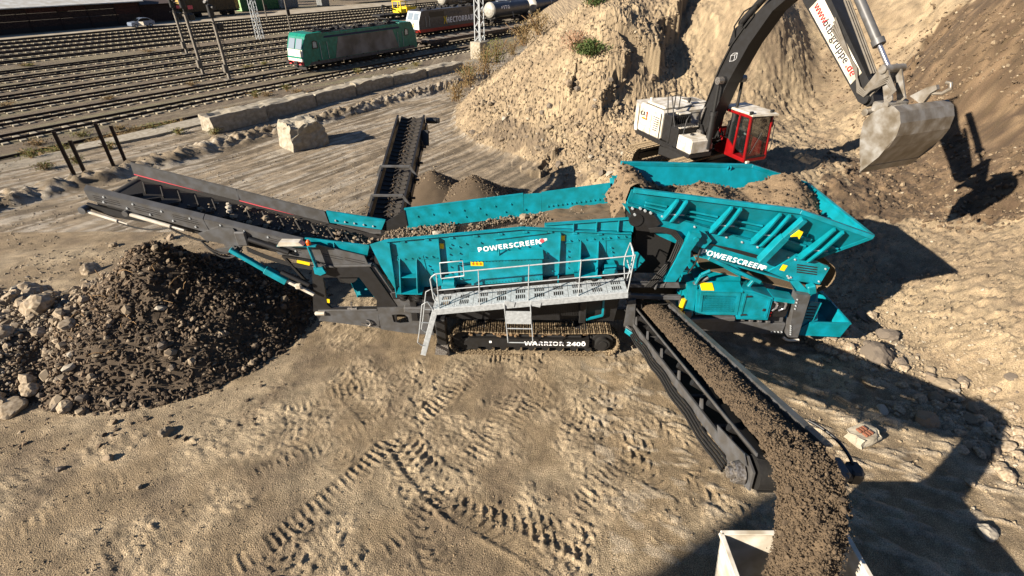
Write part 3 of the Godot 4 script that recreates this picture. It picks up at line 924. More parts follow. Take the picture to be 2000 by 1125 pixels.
func plant_box(P: Node3D):
	var wall := pl([[-4.12, 3.56], [-0.4, 3.99], [2.5, 3.88], [2.66, 2.62], [-4.0, 2.0]], 0.95)
	var b := MB.new()
	b.plate(wall, V(0, 0, 0.025))
	b.plate(pl([[-4.53, 3.42], [-4.12, 3.56], [-3.98, 1.9], [-4.32, 2.72]], 0.93), V(0, 0, 0.02))
	b.plate(pl([[2.52, 3.3], [2.75, 3.3], [2.98, 3.05], [2.62, 2.5]], 0.96), V(0, 0, 0.02))
	var box := obj("screen_box", b, MT.teal, P)
	var t := MB.new()   # bent top flange
	t.beam(V(-4.12, 3.56, 0.99), V(-0.4, 3.99, 0.99), 0.12, 0.035)
	t.beam(V(-0.4, 3.99, 0.99), V(2.5, 3.88, 0.99), 0.12, 0.035)
	for i in 9: t.cbox(V(-3.6 + i * 0.66, 3.54 + i * 0.066 - (0.0 if i < 6 else (i - 5.4) * 0.09), 0.99), V(0.13, 0.05, 0.05), 0.012)
	obj("top_flange", t, MT.teal, box)
	var ext := MB.new()
	ext.plate([V(0.2, 4.02, 0.98), V(2.52, 3.93, 0.98), V(2.52, 4.3, 0.93), V(0.2, 4.1, 0.95)], V(0, 0, 0.02))
	ext.beam(V(0.2, 4.1, 0.98), V(2.54, 4.31, 0.98), 0.1, 0.04)
	for x in [0.95, 1.55, 2.12, 2.5]: ext.plate([V(x, 3.93, 1.0), V(x, 4.1 + x * 0.085, 0.95), V(x, 4.1 + x * 0.085, 1.03), V(x, 3.95, 1.08)], V(0.02, 0, 0))
	obj("extension_plate", ext, MT.teal, box)
	var far := MB.new()
	far.plate([V(-3.95, 3.62, -0.96), V(-0.37, 4.14, -0.96), V(-0.33, 3.3, -0.96), V(-3.9, 2.7, -0.96)], V(0, 0, 0.02))
	far.plate([V(-0.36, 4.14, -0.965), V(0.16, 4.18, -0.965), V(0.2, 3.4, -0.965), V(-0.33, 3.3, -0.965)], V(0, 0, 0.02))
	far.plate([V(0.16, 4.22, -0.95), V(2.13, 4.52, -0.95), V(2.28, 3.9, -0.95), V(0.2, 3.55, -0.95)], V(0, 0, 0.02))
	far.beam(V(-3.95, 3.62, -0.97), V(-0.37, 4.14, -0.97), 0.07, 0.04)
	far.plate([V(2.13, 4.62, -1.05), V(2.42, 4.7, -1.0), V(2.45, 4.1, -0.9), V(2.22, 3.95, -0.93)], V(0.02, 0, 0.03))
	var fo := obj("far_side_panel", far, MT.teal, box)
	obj("bolts", bolts(along(V(-3.8, 3.36, -0.94), V(-0.5, 3.86, -0.94), 7) + along(V(-2.4, 3.36, -0.94), V(0, 3.7, -0.94), 4) + along(V(0.3, 3.76, -0.93), V(2.2, 4.06, -0.93), 14), V(0, 0, 1), 0.028), MT.teal, fo)
	var ch := MB.new()
	ch.plate(pl([[-3.93, 3.6], [-3.9, 3.1], [-4.78, 2.72], [-4.74, 3.02], [-4.6, 3.18]], -0.95), V(0, 0, 0.03))
	ch.plate([V(-3.95, 3.0, -0.9), V(-3.95, 3.0, 0.9), V(-4.75, 2.6, 0.85), V(-4.75, 2.6, -0.85)], V(0, -0.03, 0))
	ch.plate([V(-4.4, 3.3, 0.86), V(-3.95, 3.4, 0.9), V(-3.95, 2.5, 0.9), V(-4.6, 2.5, 0.86)], V(0, 0, 0.03))
	obj("discharge_chute", ch, MT.black, box)
	for x in [-3.98, -2.64, 0.62]:
		var ribs := MB.new()
		var y0: float = slope_y(x) + 1.95
		var y1 = 3.56 + (x + 4.1) * 0.118 if x < -0.4 else 3.93
		ribs.plate([V(x, y0, 0.97), V(x, y1 - 0.06, 0.97), V(x, y1 - 0.06, 1.07), V(x, y0, 1.1)], V(0.025, 0, 0))
		obj("rib", ribs, MT.teal, box)
	# spring brackets
	for x in [-3.52, 1.42]:
		var y := 2.02 + slope_y(x) + 0.18
		var s := MB.new()
		for dx in [-0.25, 0.22]:
			s.plate([V(x + dx, y, 0.97), V(x + dx, y + 0.95, 0.97), V(x + dx, y + 0.85, 1.06), V(x + dx, y + 0.2, 1.32), V(x + dx, y, 1.34)], V(0.025, 0, 0))
		s.box(V(x, y - 0.012, 1.16), V(0.72, 0.025, 0.4))
		s.plate([V(x - 0.24, y + 0.42, 0.97), V(x + 0.22, y + 0.42, 0.97), V(x + 0.22, y + 0.42, 1.2), V(x - 0.24, y + 0.42, 1.2)], V(0, 0.02, 0))
		s.plate(pl([[x - 0.5, y], [x - 0.42, y + 0.98], [x + 0.42, y + 1.02], [x + 0.55, y]], 0.976), V(0, 0, 0.012))
		var so := obj("spring_bracket", s, MT.teal, box)
		for dx in [-0.22, 0.2]:
			var c := MB.new()
			for k in 5: c.tube(V(x + dx, y - 0.3 + k * 0.055, 1.18), V(x + dx, y - 0.27 + k * 0.055, 1.18), 0.115 if k % 2 == 0 else 0.09, -1, 14)
			obj("spring", c, MT.rubber, so)
	# drive guard with its sloping lid
	var g := MB.new()
	g.plate(pl([[-1.78, 3.1], [0.16, 3.21], [0.2, 2.5], [-1.78, 2.3]], 0.99), V(0, 0, 0.2))
	var go := obj("drive_guard", g, MT.teal, box)
	var lid := MB.new()
	lid.plate([V(-1.82, 3.22, 0.98), V(0.18, 3.33, 0.98), V(0.2, 3.2, 1.24), V(-1.82, 3.09, 1.24)], V(0, 0.02, 0))
	lid.tube(V(-1.0, 3.2, 1.1), V(-1.0, 3.42, 1.1), 0.03, 0.02, 8)
	obj("guard_lid", lid, MT.teal, go)
	obj("bolts", bolts(along(V(-1.75, 3.05, 1.19), V(0.15, 3.16, 1.19), 22) + along(V(-1.75, 2.36, 1.19), V(0.15, 2.54, 1.19), 22), V(0, 0, 1), 0.012, 0.02), MT.teal, go)
	var st := MB.new()
	st.box(V(-1.6, 3.0, 1.195), V(0.34, 0.13, 0.006))
	var yo := obj("warning_label", st, MT.yellow, go)
	var sy := MB.new()
	for i in 3: sy.box(V(-1.7 + i * 0.1, 3.0, 1.2), V(0.06, 0.06, 0.004), Basis(Vector3.BACK, 0.78))
	obj("warning_sign", sy, MT.orange, yo)
	for q in [[-2.56, 3.42], [0.7, 3.7]]:
		var l := MB.new()
		l.box(V(q[0], q[1], 0.985), V(0.12, 0.16, 0.006))
		obj("warning_label", l, MT.yellow, box)
	var aw := MB.new()   # narrow ledge above the lettering
	aw.plate([V(-1.15, 3.66, 0.98), V(0.28, 3.87, 0.98), V(0.28, 3.86, 1.03), V(-1.15, 3.65, 1.03)], V(0, 0.02, 0))
	obj("ledge", aw, MT.teal, box)
	var tb := Basis(Vector3.BACK, 0.165)
	text(box, "POWERSCREEN", V(-0.72, 3.45, 0.982), tb, 0.15, MT.letter, 1.24)
	var lg := MB.new()
	for i in 5: lg.box(V(0.1 + 0.02 * i, 3.56 + 0.026 * i, 0.98), V(0.3 - absf(i - 2) * 0.05, 0.012, 0.008), tb)
	obj("emblem", lg, MT.letter, box)
	var ld := MB.new()
	ld.tube(V(0.15, 3.615, 0.975), V(0.15, 3.615, 0.99), 0.06, -1, 14)
	obj("emblem", ld, MT.pink, box)
	# bolt rows on the side
	var bp := along(V(-3.9, 2.98, 0.97), V(-2.75, 3.1, 0.97), 6) + along(V(-3.0, 2.85, 0.97), V(-2.8, 2.4, 0.97), 4) + along(V(-3.98, 2.85, 0.97), V(-3.92, 2.3, 0.97), 5)
	for i in 6: bp.append_array(along(V(-2.5, 2.35 + i * 0.2, 0.97), V(-1.95, 2.42 + i * 0.2, 0.97), 2))
	bp.append_array(along(V(-2.5, 3.45, 0.97), V(-1.3, 3.55, 0.97), 3) + along(V(0.25, 3.35, 0.97), V(0.5, 2.6, 0.97), 4) + along(V(0.8, 3.62, 0.97), V(2.45, 3.78, 0.97), 8) + along(V(0.85, 3.4, 0.97), V(0.9, 2.7, 0.97), 4) + along(V(2.0, 3.5, 0.97), V(2.1, 3.1, 0.97), 3) + along(V(-1.2, 3.28, 0.97), V(0.2, 3.5, 0.97), 5))
	obj("bolts", bolts(bp, V(0, 0, 1), 0.024, 0.05), MT.teal, box)
	var hs := MB.new()   # horizontal stiffeners
	hs.beam(V(-3.95, 2.93, 0.985), V(-2.7, 3.05, 0.985), 0.02, 0.02)
	hs.beam(V(0.72, 3.55, 0.985), V(2.48, 3.72, 0.985), 0.02, 0.02)
	hs.plate([V(-2.1, 2.95, 0.98), V(-1.8, 2.98, 0.98), V(-1.8, 2.95, 1.1), V(-2.1, 2.92, 1.1)], V(0, 0.02, 0))
	obj("stiffener", hs, MT.teal, box)
	for x in [-2.42, 2.02]:   # small vibrator motors on dark stools
		var y := 2.28 + slope_y(x)
		var mm := MB.new()
		mm.tube(V(x - 0.16, y, 1.14), V(x + 0.16, y, 1.14), 0.12, -1, 12)
		mm.cbox(V(x, y - 0.08, 1.14), V(0.4, 0.1, 0.24), 0.02)
		mm.plate([V(x - 0.22, y - 0.05, 1.02), V(x + 0.22, y - 0.05, 1.02), V(x + 0.1, y + 0.2, 1.02), V(x - 0.1, y + 0.2, 1.02)], V(0, 0, 0.03))
		var mo := obj("vibrator_motor", mm, MT.teal, box)
		var stl := MB.new()
		for dx in [-0.2, 0.2]: stl.beam(V(x + dx * 1.5, y - 0.42, 1.14), V(x + dx, y - 0.1, 1.14), 0.05, 0.14)
		stl.box(V(x, y - 0.25, 1.14), V(0.3, 0.1, 0.2))
		obj("motor_stool", stl, MT.black, mo)
	# upper screen deck: wires, then the rubbish lies on it
	var wk := MB.new()
	for i in 30: wk.beam(V(-4.0, 2.93, -0.9 + i * 0.062), V(2.2, 3.8, -0.9 + i * 0.062), 0.014, 0.014)
	for i in 90: wk.beam(V(-4.0 + i * 0.069, 2.935 + i * 0.069 * 0.1403, -0.92), V(-4.0 + i * 0.069, 2.935 + i * 0.069 * 0.1403, 0.92), 0.012, 0.012)
	obj("screen_mesh", wk, MT.rail, box)
	var dk := MB.new()
	dk.plate([V(-4.0, 2.55, -0.93), V(2.4, 3.4, -0.93), V(2.4, 3.4, 0.93), V(-4.0, 2.55, 0.93)], V(0, -0.03, 0))
	obj("lower_deck", dk, MT.belt, box)

func plant_walkway(P: Node3D):
	var a := V(-2.72, 1.97, 0)
	var sl := Basis(Vector3.BACK, atan(0.125))
	var f := MB.new()
	var ctr := V(-0.15, 2.29, 0)
	f.cbox(ctr + V(0, -0.08, 1.915), V(5.2, 0.19, 0.03), 0.006, sl)
	f.box(ctr + V(0, -0.165, 1.88), V(5.2, 0.02, 0.08), sl)
	f.cbox(ctr + V(0, -0.06, 1.19), V(5.2, 0.08, 0.03), 0.006, sl)
	for i in 9: f.beam(V(-2.6 + i * 0.61, 1.9 + i * 0.61 * 0.125, 1.2), V(-2.6 + i * 0.61, 1.9 + i * 0.61 * 0.125, 1.9), 0.05, 0.06)
	var w := obj("walkway", f, MT.galv, P)
	# ten slotted tread panels
	var pm := MB.new()
	var pw := 0.505
	pm.box(V(-pw / 2 + 0.06, 0, 0), V(0.12, 0.02, 0.69)); pm.box(V(pw / 2 - 0.06, 0, 0), V(0.12, 0.02, 0.69))
	for z in [-0.29, 0.0, 0.29]: pm.box(V(0, 0, z), V(pw - 0.24, 0.02, 0.11 if z != 0.0 else 0.07))
	for i in 6:
		for z in [-0.135, 0.135]: pm.box(V(-0.1325 + i * 0.053 , 0, z), V(0.017, 0.02, 0.2))
	for i in 5:
		for z in [-0.29, 0.29]: pm.tube(V(-0.2 + i * 0.1, 0.01, z), V(-0.2 + i * 0.1, 0.022, z), 0.016, 0.01, 6)
	var panel := pm.mesh()
	for i in 10:
		var x := -2.46 + i * 0.5125
		var o := put("tread_panel", panel, MT.galv, w)
		o.transform = Transform3D(sl, V(x, 1.985 + slope_y(x), 1.555))
	# handrail
	var top := 1.07
	var r := MB.new()
	r.tube(V(-2.62, 2.02 + top, 1.9), V(2.44, 2.63 + top, 1.9), 0.018, -1, 8)
	r.tube(V(-2.62, 2.02 + 0.56, 1.9), V(2.4, 2.63 + 0.56, 1.9), 0.016, -1, 8)
	r.pipe([V(2.44, 2.63 + top, 1.9), V(2.46, 2.64 + top, 1.6), V(2.46, 2.64 + top, 1.24)], 0.02)
	r.tube(V(2.42, 3.19, 1.9), V(2.44, 3.19, 1.24), 0.02, -1, 8)
	r.pipe([V(-2.62, 2.02 + top, 1.9), V(-2.74, 2.98, 1.88), V(-2.78, 2.9, 1.86), V(-2.74, 2.3, 1.86), V(-2.66, 2.2, 1.9)], 0.02)
	r.pipe([V(-2.6, 2.02 + 0.56, 1.26), V(-2.6, 2.02 + top - 0.04, 1.26), V(-1.98, 2.1 + top - 0.04, 1.26), V(-1.96, 2.1 + 0.55, 1.26), V(-2.6, 2.02 + 0.53, 1.26)], 0.018)
	obj("handrail", r, MT.galv, w)
	for x in [-2.6, -1.5, -0.2, 1.12, 2.4]:
		var p := MB.new()
		p.beam(V(x, 1.88 + slope_y(x), 1.9), V(x + (0.06 if x > 2.0 else 0.0), 2.0 + slope_y(x) + top + 0.02, 1.9), 0.04, 0.025, Vector3.RIGHT, 0.006)
		obj("rail_post", p, MT.galv, w)
	var e := MB.new()
	e.pipe([V(2.44, 2.6, 1.24), V(2.36, 3.1, 1.24), V(2.36, 3.3, 1.24), V(2.45, 3.72, 1.24), V(2.52, 3.5, 1.45), V(2.5, 3.2, 1.5), V(2.45, 2.7, 1.45)], 0.017)
	obj("rail_post", e, MT.galv, w)
	# ladder at the low end
	var l := MB.new()
	for z in [1.28, 1.9]:
		l.beam(V(-2.7, 2.0, z), V(-3.2, 0.34, z), 0.03, 0.15, Vector3.RIGHT, 0.006)
	for i in 6:
		var t := (i + 0.7) / 6.2
		l.cbox(V(lerpf(-2.7, -3.2, t), lerpf(2.0, 0.34, t), 1.59), V(0.16, 0.03, 0.6), 0.006)
	for z in [1.28, 1.9]:
		l.pipe([V(-2.78, 1.98, z + 0.02), V(-2.9, 2.25, z + 0.05), V(-3.05, 2.15, z + 0.05), V(-3.22, 1.2, z + 0.05), V(-3.3, 0.85, z + 0.05), V(-3.2, 0.72, z + 0.03), V(-3.08, 0.72, z)], 0.017)
		l.tube(V(-3.16, 1.55, z + 0.05), V(-2.9, 1.5, z), 0.014, -1, 6)
	obj("ladder", l, MT.galv, P)
	var k := MB.new()   # jack foot behind the ladder
	k.cbox(V(-2.72, 0.75, 1.25), V(0.3, 0.95, 0.3), 0.03)
	obj("jack_leg", k, MT.black, P)
	var kf := MB.new()
	kf.plate([V(-2.9, 0.32, 1.42), V(-2.55, 0.32, 1.42), V(-2.5, 0.0, 1.5), V(-2.95, 0.0, 1.5)], V(0, 0, -0.35))
	obj("jack_foot", kf, MT.steel, P)
	# folded steps hanging from the middle of the walkway
	var h := MB.new()
	for x in [-0.84, -0.14]:
		h.beam(V(x, 2.2, 1.95), V(x + 0.1, 0.9, 1.97), 0.028, 0.028, Vector3.RIGHT, 0.006)
		h.beam(V(x, 2.24, 1.94), V(x + 0.28, 2.18, 1.94), 0.014, 0.16, Vector3.UP, 0.004)
	for t in [0.62, 1.0]: h.tube(V(-0.84 + 0.1 * t, 2.2 - 1.3 * t, 1.96), V(-0.14 + 0.1 * t, 2.2 - 1.3 * t, 1.96), 0.016, -1, 8)
	h.plate([V(-0.8, 1.98, 1.95), V(-0.12, 1.98, 1.95), V(-0.1, 1.58, 1.98), V(-0.78, 1.58, 1.98)], V(0, 0, 0.015))
	obj("folding_step", h, MT.galv, P)

func plant_left(P: Node3D):
	# the long oversize conveyor that rises to the left
	var y_at := func(x: float) -> float: return 5.02 - (x + 11.66) * 0.2755
	var dirv := V(1, -0.2755, 0).normalized()
	var upv := V(0.2755, 1, 0).normalized()
	var fb := MB.new()
	for s in [-1, 1]:
		fb.beam(V(-11.5, y_at.call(-11.5) - 0.62, 0.74 * s), V(-4.9, y_at.call(-4.9) - 0.62, 0.74 * s), 0.1, 0.28, Vector3.UP, 0.015)
	for i in 9: fb.beam(V(-11.2 + i * 0.78, y_at.call(-11.2 + i * 0.78) - 0.66, -0.74), V(-11.2 + i * 0.78, y_at.call(-11.2 + i * 0.78) - 0.66, 0.74), 0.08, 0.1)
	fb.plate(pl([[-11.95, 4.52], [-11.2, 4.3], [-10.3, 4.0], [-10.6, 3.98], [-11.4, 4.12], [-11.9, 4.35]], 0.8), V(0, 0, 0.06))
	fb.plate(pl([[-11.95, 4.52], [-11.2, 4.3], [-10.3, 4.0], [-10.6, 3.98], [-11.4, 4.12], [-11.9, 4.35]], -0.86), V(0, 0, 0.06))
	var cv := obj("oversize_conveyor", fb, MT.black, P)
	# side boards in three folded lengths each side
	for s in [-1, 1]:
		for q in [[-11.7, -8.85], [-8.83, -6.35]]:
			var x0: float = q[0]
			var x1: float = q[1]
			var bd := MB.new()
			var z0: float = 0.86 * s
			var y0: float = y_at.call(x0)
			var y1: float = y_at.call(x1)
			bd.plate([V(x0, y0, z0), V(x1, y1, z0), V(x1 + 0.06, y1 - 0.42, z0), V(x0 - 0.03, y0 - 0.36, z0)], V(0, 0, 0.02 * s))
			bd.plate([V(x0, y0, z0 + 0.02 * s), V(x1, y1, z0 + 0.02 * s), V(x1, y1 - 0.07, z0 + 0.15 * s), V(x0, y0 - 0.07, z0 + 0.15 * s)], V(0, 0.012, 0))
			bd.plate([V(x0, y0 - 0.07, z0 + 0.15 * s), V(x1, y1 - 0.07, z0 + 0.15 * s), V(x1 + 0.05, y1 - 0.52, z0 + 0.12 * s), V(x0, y0 - 0.36, z0 + 0.12 * s)], V(0, 0, 0.014 * s))
			var bo := obj("side_board", bd, MT.grey, cv)
			if s == 1:
				var sl := MB.new()
				var k := 3 if x0 < -9 else 2
				for i in k:
					for j in 3:
						var xc := x0 + (i + 0.5) * (x1 - x0) / k
						sl.beam(V(xc - 0.3, y_at.call(xc - 0.3) - 0.17 - 0.06 * j, z0 + 0.16), V(xc + 0.3, y_at.call(xc + 0.3) - 0.17 - 0.06 * j, z0 + 0.16), 0.01, 0.012)
				obj("slot", sl, MT.under, bo)
				obj("bolts", bolts(along(V(x0 + 0.1, y0 - 0.16, z0 + 0.15), V(x1, y1 - 0.16, z0 + 0.15), 4) + along(V(x0 + 0.1, y0 - 0.32, z0 + 0.14), V(x1, y1 - 0.4, z0 + 0.14), 5), V(0, 0, 1), 0.03, 0.03), MT.galv, bo)
			else:
				var rs := MB.new()
				rs.beam(V(x0, y0 - 0.34, z0 + 0.022), V(x1, y1 - 0.4, z0 + 0.022), 0.02, 0.025)
				obj("rubber_seal", rs, MT.pink, bo)
		# teal end pieces near the screen
		var te := MB.new()
		te.plate([V(-6.3, 3.56, 0.86 * s), V(-4.56, 3.36 - (0.1 if s < 0 else 0.0), 0.9 * s), V(-4.7, 2.98, 0.84 * s), V(-6.25, 3.2, 0.84 * s)], V(0, 0, 0.02 * s))
		te.beam(V(-6.3, 3.57, 0.89 * s), V(-4.56, 3.37 - (0.1 if s < 0 else 0.0), 0.92 * s), 0.05, 0.03)
		if s == 1: te.plate([V(-5.55, 3.46, 0.9), V(-5.55, 3.1, 0.88), V(-5.55, 3.08, 1.0)], V(0.02, 0, 0))
		var to := obj("end_board", te, MT.teal, cv)
		if s == -1: obj("bolts", bolts(along(V(-6.2, 3.3, -0.84), V(-4.8, 3.08, -0.84), 5), V(0, 0, 1), 0.03), MT.galv, to)
	var bt := MB.new()
	bt.plate([V(-11.6, y_at.call(-11.6) - 0.42, -0.72), V(-11.6, y_at.call(-11.6) - 0.42, 0.72), V(-4.3, y_at.call(-4.3) - 0.42, 0.72), V(-4.3, y_at.call(-4.3) - 0.42, -0.72)], V(0, -0.02, 0))
	for s in [-1, 1]: bt.plate([V(-11.6, y_at.call(-11.6) - 0.42, 0.72 * s), V(-4.4, y_at.call(-4.4) - 0.42, 0.72 * s), V(-4.4, y_at.call(-4.4) - 0.36, 0.84 * s), V(-11.6, y_at.call(-11.6) - 0.36, 0.84 * s)], V(0, -0.015, 0))
	bt.tube(V(-11.6, y_at.call(-11.6) - 0.6, -0.72), V(-11.6, y_at.call(-11.6) - 0.6, 0.72), 0.19, -1, 20)
	var bo := obj("belt", bt, MT.belt, cv)
	for i in 15:
		var x := -11.3 + i * 0.46
		var y: float = y_at.call(x) - 0.42
		var c := MB.new()
		c.beam(V(x, y + 0.04, -0.55), V(x + 0.34, y + 0.04 - 0.094, -0.06), 0.035, 0.09, Vector3.UP, 0.01)
		c.beam(V(x + 0.34, y + 0.04 - 0.094, 0.06), V(x, y + 0.04, 0.55), 0.035, 0.09, Vector3.UP, 0.01)
		obj("cleat", c, MT.belt, bo)
	# white hydraulic rams under the near board
	for q in [[V(-11.9, 4.33, 0.98), V(-11.2, 4.08, 1.0), 0.045], [V(-10.75, 4.28, 1.02), V(-9.8, 3.95, 1.02), 0.055]]:
		var h := MB.new()
		h.tube(q[0], q[1], q[2], -1, 10)
		h.tube(q[1], q[1] + (q[1] - q[0]) * 0.35, q[2] * 0.5, -1, 8)
		obj("hydraulic_ram", h, MT.white, cv)
	var fit := MB.new()
	fit.tube(V(-12.0, 4.38, 0.85), V(-12.0, 4.38, 1.05), 0.1, -1, 12)
	fit.tube(V(-10.85, 4.32, 0.9), V(-10.85, 4.32, 1.08), 0.08, -1, 12)
	fit.plate(pl([[-9.1, 3.75], [-8.5, 3.95], [-8.1, 3.92], [-7.95, 3.5], [-8.15, 3.1], [-8.4, 3.2], [-8.5, 3.45], [-8.95, 3.55]], 1.0), V(0, 0, 0.06))
	fit.cbox(V(-7.95, 3.62, 1.05), V(0.3, 0.42, 0.12), 0.03)
	fit.plate(pl([[-8.75, 3.3], [-8.2, 3.42], [-8.05, 3.2], [-8.2, 3.02]], 1.08), V(0, 0, 0.04))
	obj("pivot_bracket", fit, MT.grey, cv)
	var ho := MB.new()
	ho.pipe(sag(V(-11.4, 4.15, 1.0), V(-9.9, 3.9, 1.02), V(0, -0.16, 0)), 0.022)
	ho.pipe(sag(V(-9.9, 3.95, 1.03), V(-8.9, 3.5, 1.04), V(0, -0.08, 0)), 0.03)
	ho.pipe(sag(V(-9.0, 3.45, 1.1), V(-8.0, 3.3, 1.12), V(0, -0.3, 0.05)), 0.028)
	ho.pipe(sag(V(-9.05, 3.55, 1.1), V(-8.1, 3.4, 1.12), V(0, -0.26, 0.05)), 0.028)
	ho.pipe(sag(V(-7.9, 3.6, 1.05), V(-6.7, 3.2, 1.05), V(0, 0.1, 0)), 0.025)
	for k in 3: ho.pipe(sag(V(-7.9, 3.35 - 0.05 * k, 1.05), V(-6.2, 2.75 - 0.04 * k, 1.05), V(0, -0.1, 0)), 0.022)
	ho.pipe(sag(V(-6.15, 2.95, 1.1), V(-6.1, 2.55, 1.12), V(0.35, 0.1, 0.1)), 0.02)
	obj("hose", ho, MT.rubber, cv)
	var rm := MB.new()   # black lift ram and its lower link
	rm.tube(V(-7.75, 3.62, 1.08), V(-6.75, 3.22, 1.08), 0.075, -1, 12)
	rm.tube(V(-7.1, 2.62, 1.12), V(-6.4, 2.2, 1.12), 0.07, -1, 12)
	rm.beam(V(-6.95, 3.1, 1.05), V(-6.5, 2.3, 1.05), 0.07, 0.06)
	rm.beam(V(-6.95, 3.12, 1.1), V(-6.2, 2.98, 1.1), 0.06, 0.06)
	obj("lift_ram", rm, MT.black, cv)
	var loo: Node3D
	for s in [-1, 1]:   # grey lower side plates of the tail section
		var lo := MB.new()
		lo.plate(pl([[-7.2, 3.42], [-6.2, 3.5], [-4.72, 3.1], [-4.62, 2.72], [-5.7, 2.72], [-6.6, 3.0], [-7.1, 3.12]], 0.98 * s), V(0, 0, 0.03 * s))
		loo = obj("tail_plate", lo, MT.grey, cv)
	var sl2 := MB.new()
	for q in [[-6.7, 3.3], [-5.6, 3.1], [-5.0, 2.98]]:
		for j in 2: sl2.beam(V(q[0] - 0.26, q[1] + 0.06 - 0.07 * j, 1.013), V(q[0] + 0.26, q[1] - 0.06 - 0.07 * j, 1.013), 0.008, 0.014)
	obj("slot", sl2, MT.under, loo)
	var yl := MB.new()
	yl.beam(V(-6.62, 2.92, 1.03), V(-6.28, 2.83, 1.03), 0.01, 0.1)
	yl.box(V(-6.05, 1.62, 1.055), V(0.2, 0.13, 0.01), Basis(Vector3.BACK, -0.15))
	yl.beam(V(-4.72, 2.28, 1.06), V(-4.58, 2.0, 1.06), 0.1, 0.01, Vector3.BACK)
	obj("warning_label", yl, MT.yellow, P)
	# teal prop with its white inner tube
	var pr := MB.new()
	pr.beam(V(-8.3, 3.34, 1.16), V(-7.35, 2.6, 1.16), 0.14, 0.13, Vector3.UP, 0.015)
	pr.beam(V(-7.5, 2.72, 1.17), V(-6.98, 2.34, 1.17), 0.17, 0.2, Vector3.UP, 0.015)
	var po := obj("prop", pr, MT.teal, cv)
	var pw := MB.new()
	pw.beam(V(-6.98, 2.36, 1.17), V(-6.3, 1.9, 1.17), 0.09, 0.09, Vector3.UP, 0.012)
	pw.cbox(V(-6.68, 2.2, 1.2), V(0.16, 0.16, 0.1), 0.02)
	obj("inner_tube", pw, MT.white, po)
	# work lamp and beacon on a teal arm
	var ar := MB.new()
	ar.beam(V(-6.12, 3.5, 1.2), V(-6.02, 2.78, 1.2), 0.12, 0.05, Vector3.RIGHT, 0.01)
	ar.plate(pl([[-6.1, 2.85], [-5.85, 2.85], [-5.78, 2.68], [-5.95, 2.6], [-6.1, 2.65]], 1.2), V(0, 0, 0.06))
	ar.beam(V(-6.95, 3.5, 1.2), V(-5.9, 3.5, 1.2), 0.1, 0.03)
	var ao := obj("lamp_arm", ar, MT.teal, P)
	var lp := MB.new()
	lp.plate([V(-6.92, 3.52, 1.1), V(-6.82, 3.66, 1.12), V(-6.3, 3.66, 1.12), V(-6.2, 3.54, 1.1)], V(0, 0, 0.2))
	obj("work_lamp", lp, MT.white, ao)
	var bc := MB.new()
	bc.rev(V(-6.1, 3.53, 1.18), Vector3.UP, [Vector2(0, 0.065), Vector2(0.09, 0.06), Vector2(0.13, 0.03), Vector2(0.14, 0.0)], 12)
	obj("beacon", bc, MT.orange, ao)
	# the big dark leg frame with its window, both sides
	for s in [1, -1]:
		var fr := MB.new()
		var z: float = 1.0 * s
		fr.ring(pl([[-6.22, 2.74], [-4.62, 2.8], [-4.02, 1.5], [-4.1, 0.62], [-5.6, 0.82], [-6.4, 0.95], [-6.5, 1.25]], z),
				pl([[-5.98, 2.42], [-4.95, 2.44], [-4.56, 1.66], [-4.62, 1.4], [-5.4, 1.36], [-5.95, 1.36], [-6.05, 1.5]], z), V(0, 0, 0.07 * s))
		var fo := obj("leg_frame", fr, MT.black, P)
		var lw := MB.new()
		lw.plate(pl([[-6.4, 0.92], [-6.2, 0.9], [-4.6, 0.68], [-4.58, 1.3], [-6.2, 1.28]], z + 0.071 * s), V(0, 0, 0.03 * s))
		lw.ring(pl([[-4.58, 1.42], [-4.0, 1.45], [-3.1, 1.4], [-3.0, 0.44], [-3.8, 0.5], [-4.58, 0.64]], z + 0.071 * s), pl([[-4.18, 1.18], [-3.95, 1.2], [-3.72, 1.18], [-3.7, 0.9], [-3.95, 0.87], [-4.16, 0.92]], z + 0.071 * s), V(0, 0, 0.03 * s))
		lw.beam(V(-6.2, 2.76, z), V(-4.55, 2.82, z), 0.16, 0.06, Vector3.UP, 0.01)
		lw.beam(V(-6.35, 1.28, z), V(-4.6, 1.33, z), 0.2, 0.05, Vector3.UP, 0.01)
		lw.beam(V(-4.55, 2.78, z - 0.1 * s), V(-3.95, 1.45, z - 0.1 * s), 0.2, 0.16, Vector3.RIGHT, 0.02)
		obj("gusset_plate", lw, MT.grey, fo)
		if s == 1:
			var wl := MB.new()
			wl.cbox(V(-6.28, 1.22, 1.14), V(0.3, 0.1, 0.1), 0.02)
			obj("marker_lamp", wl, MT.white, fo)
			var hk := MB.new()
			hk.pipe([V(-5.0, 0.86, 1.13), V(-4.9, 0.8, 1.16), V(-4.82, 0.88, 1.16), V(-4.86, 0.98, 1.15), V(-4.95, 1.0, 1.14)], 0.03)
			hk.beam(V(-5.12, 0.86, 1.12), V(-4.62, 0.74, 1.12), 0.03, 0.03)
			hk.beam(V(-5.35, 1.36, 1.06), V(-5.32, 1.58, 1.06), 0.06, 0.05)
			hk.cbox(V(-5.32, 1.36, 1.06), V(0.3, 0.05, 0.1), 0.015)
			obj("tow_hook", hk, MT.steel, fo)
	var bl := MB.new()   # what shows through the window: teal chute, dark cross drum
	bl.plate([V(-5.7, 1.95, -0.55), V(-4.5, 2.0, -0.55), V(-4.3, 1.35, 0.35), V(-5.4, 1.3, 0.35), V(-5.65, 1.6, 0.0)], V(0, 0.03, 0))
	bl.beam(V(-5.4, 1.32, 0.36), V(-4.3, 1.36, 0.36), 0.04, 0.06)
	obj("lower_chute", bl, MT.teal, P)
	var dr := MB.new()
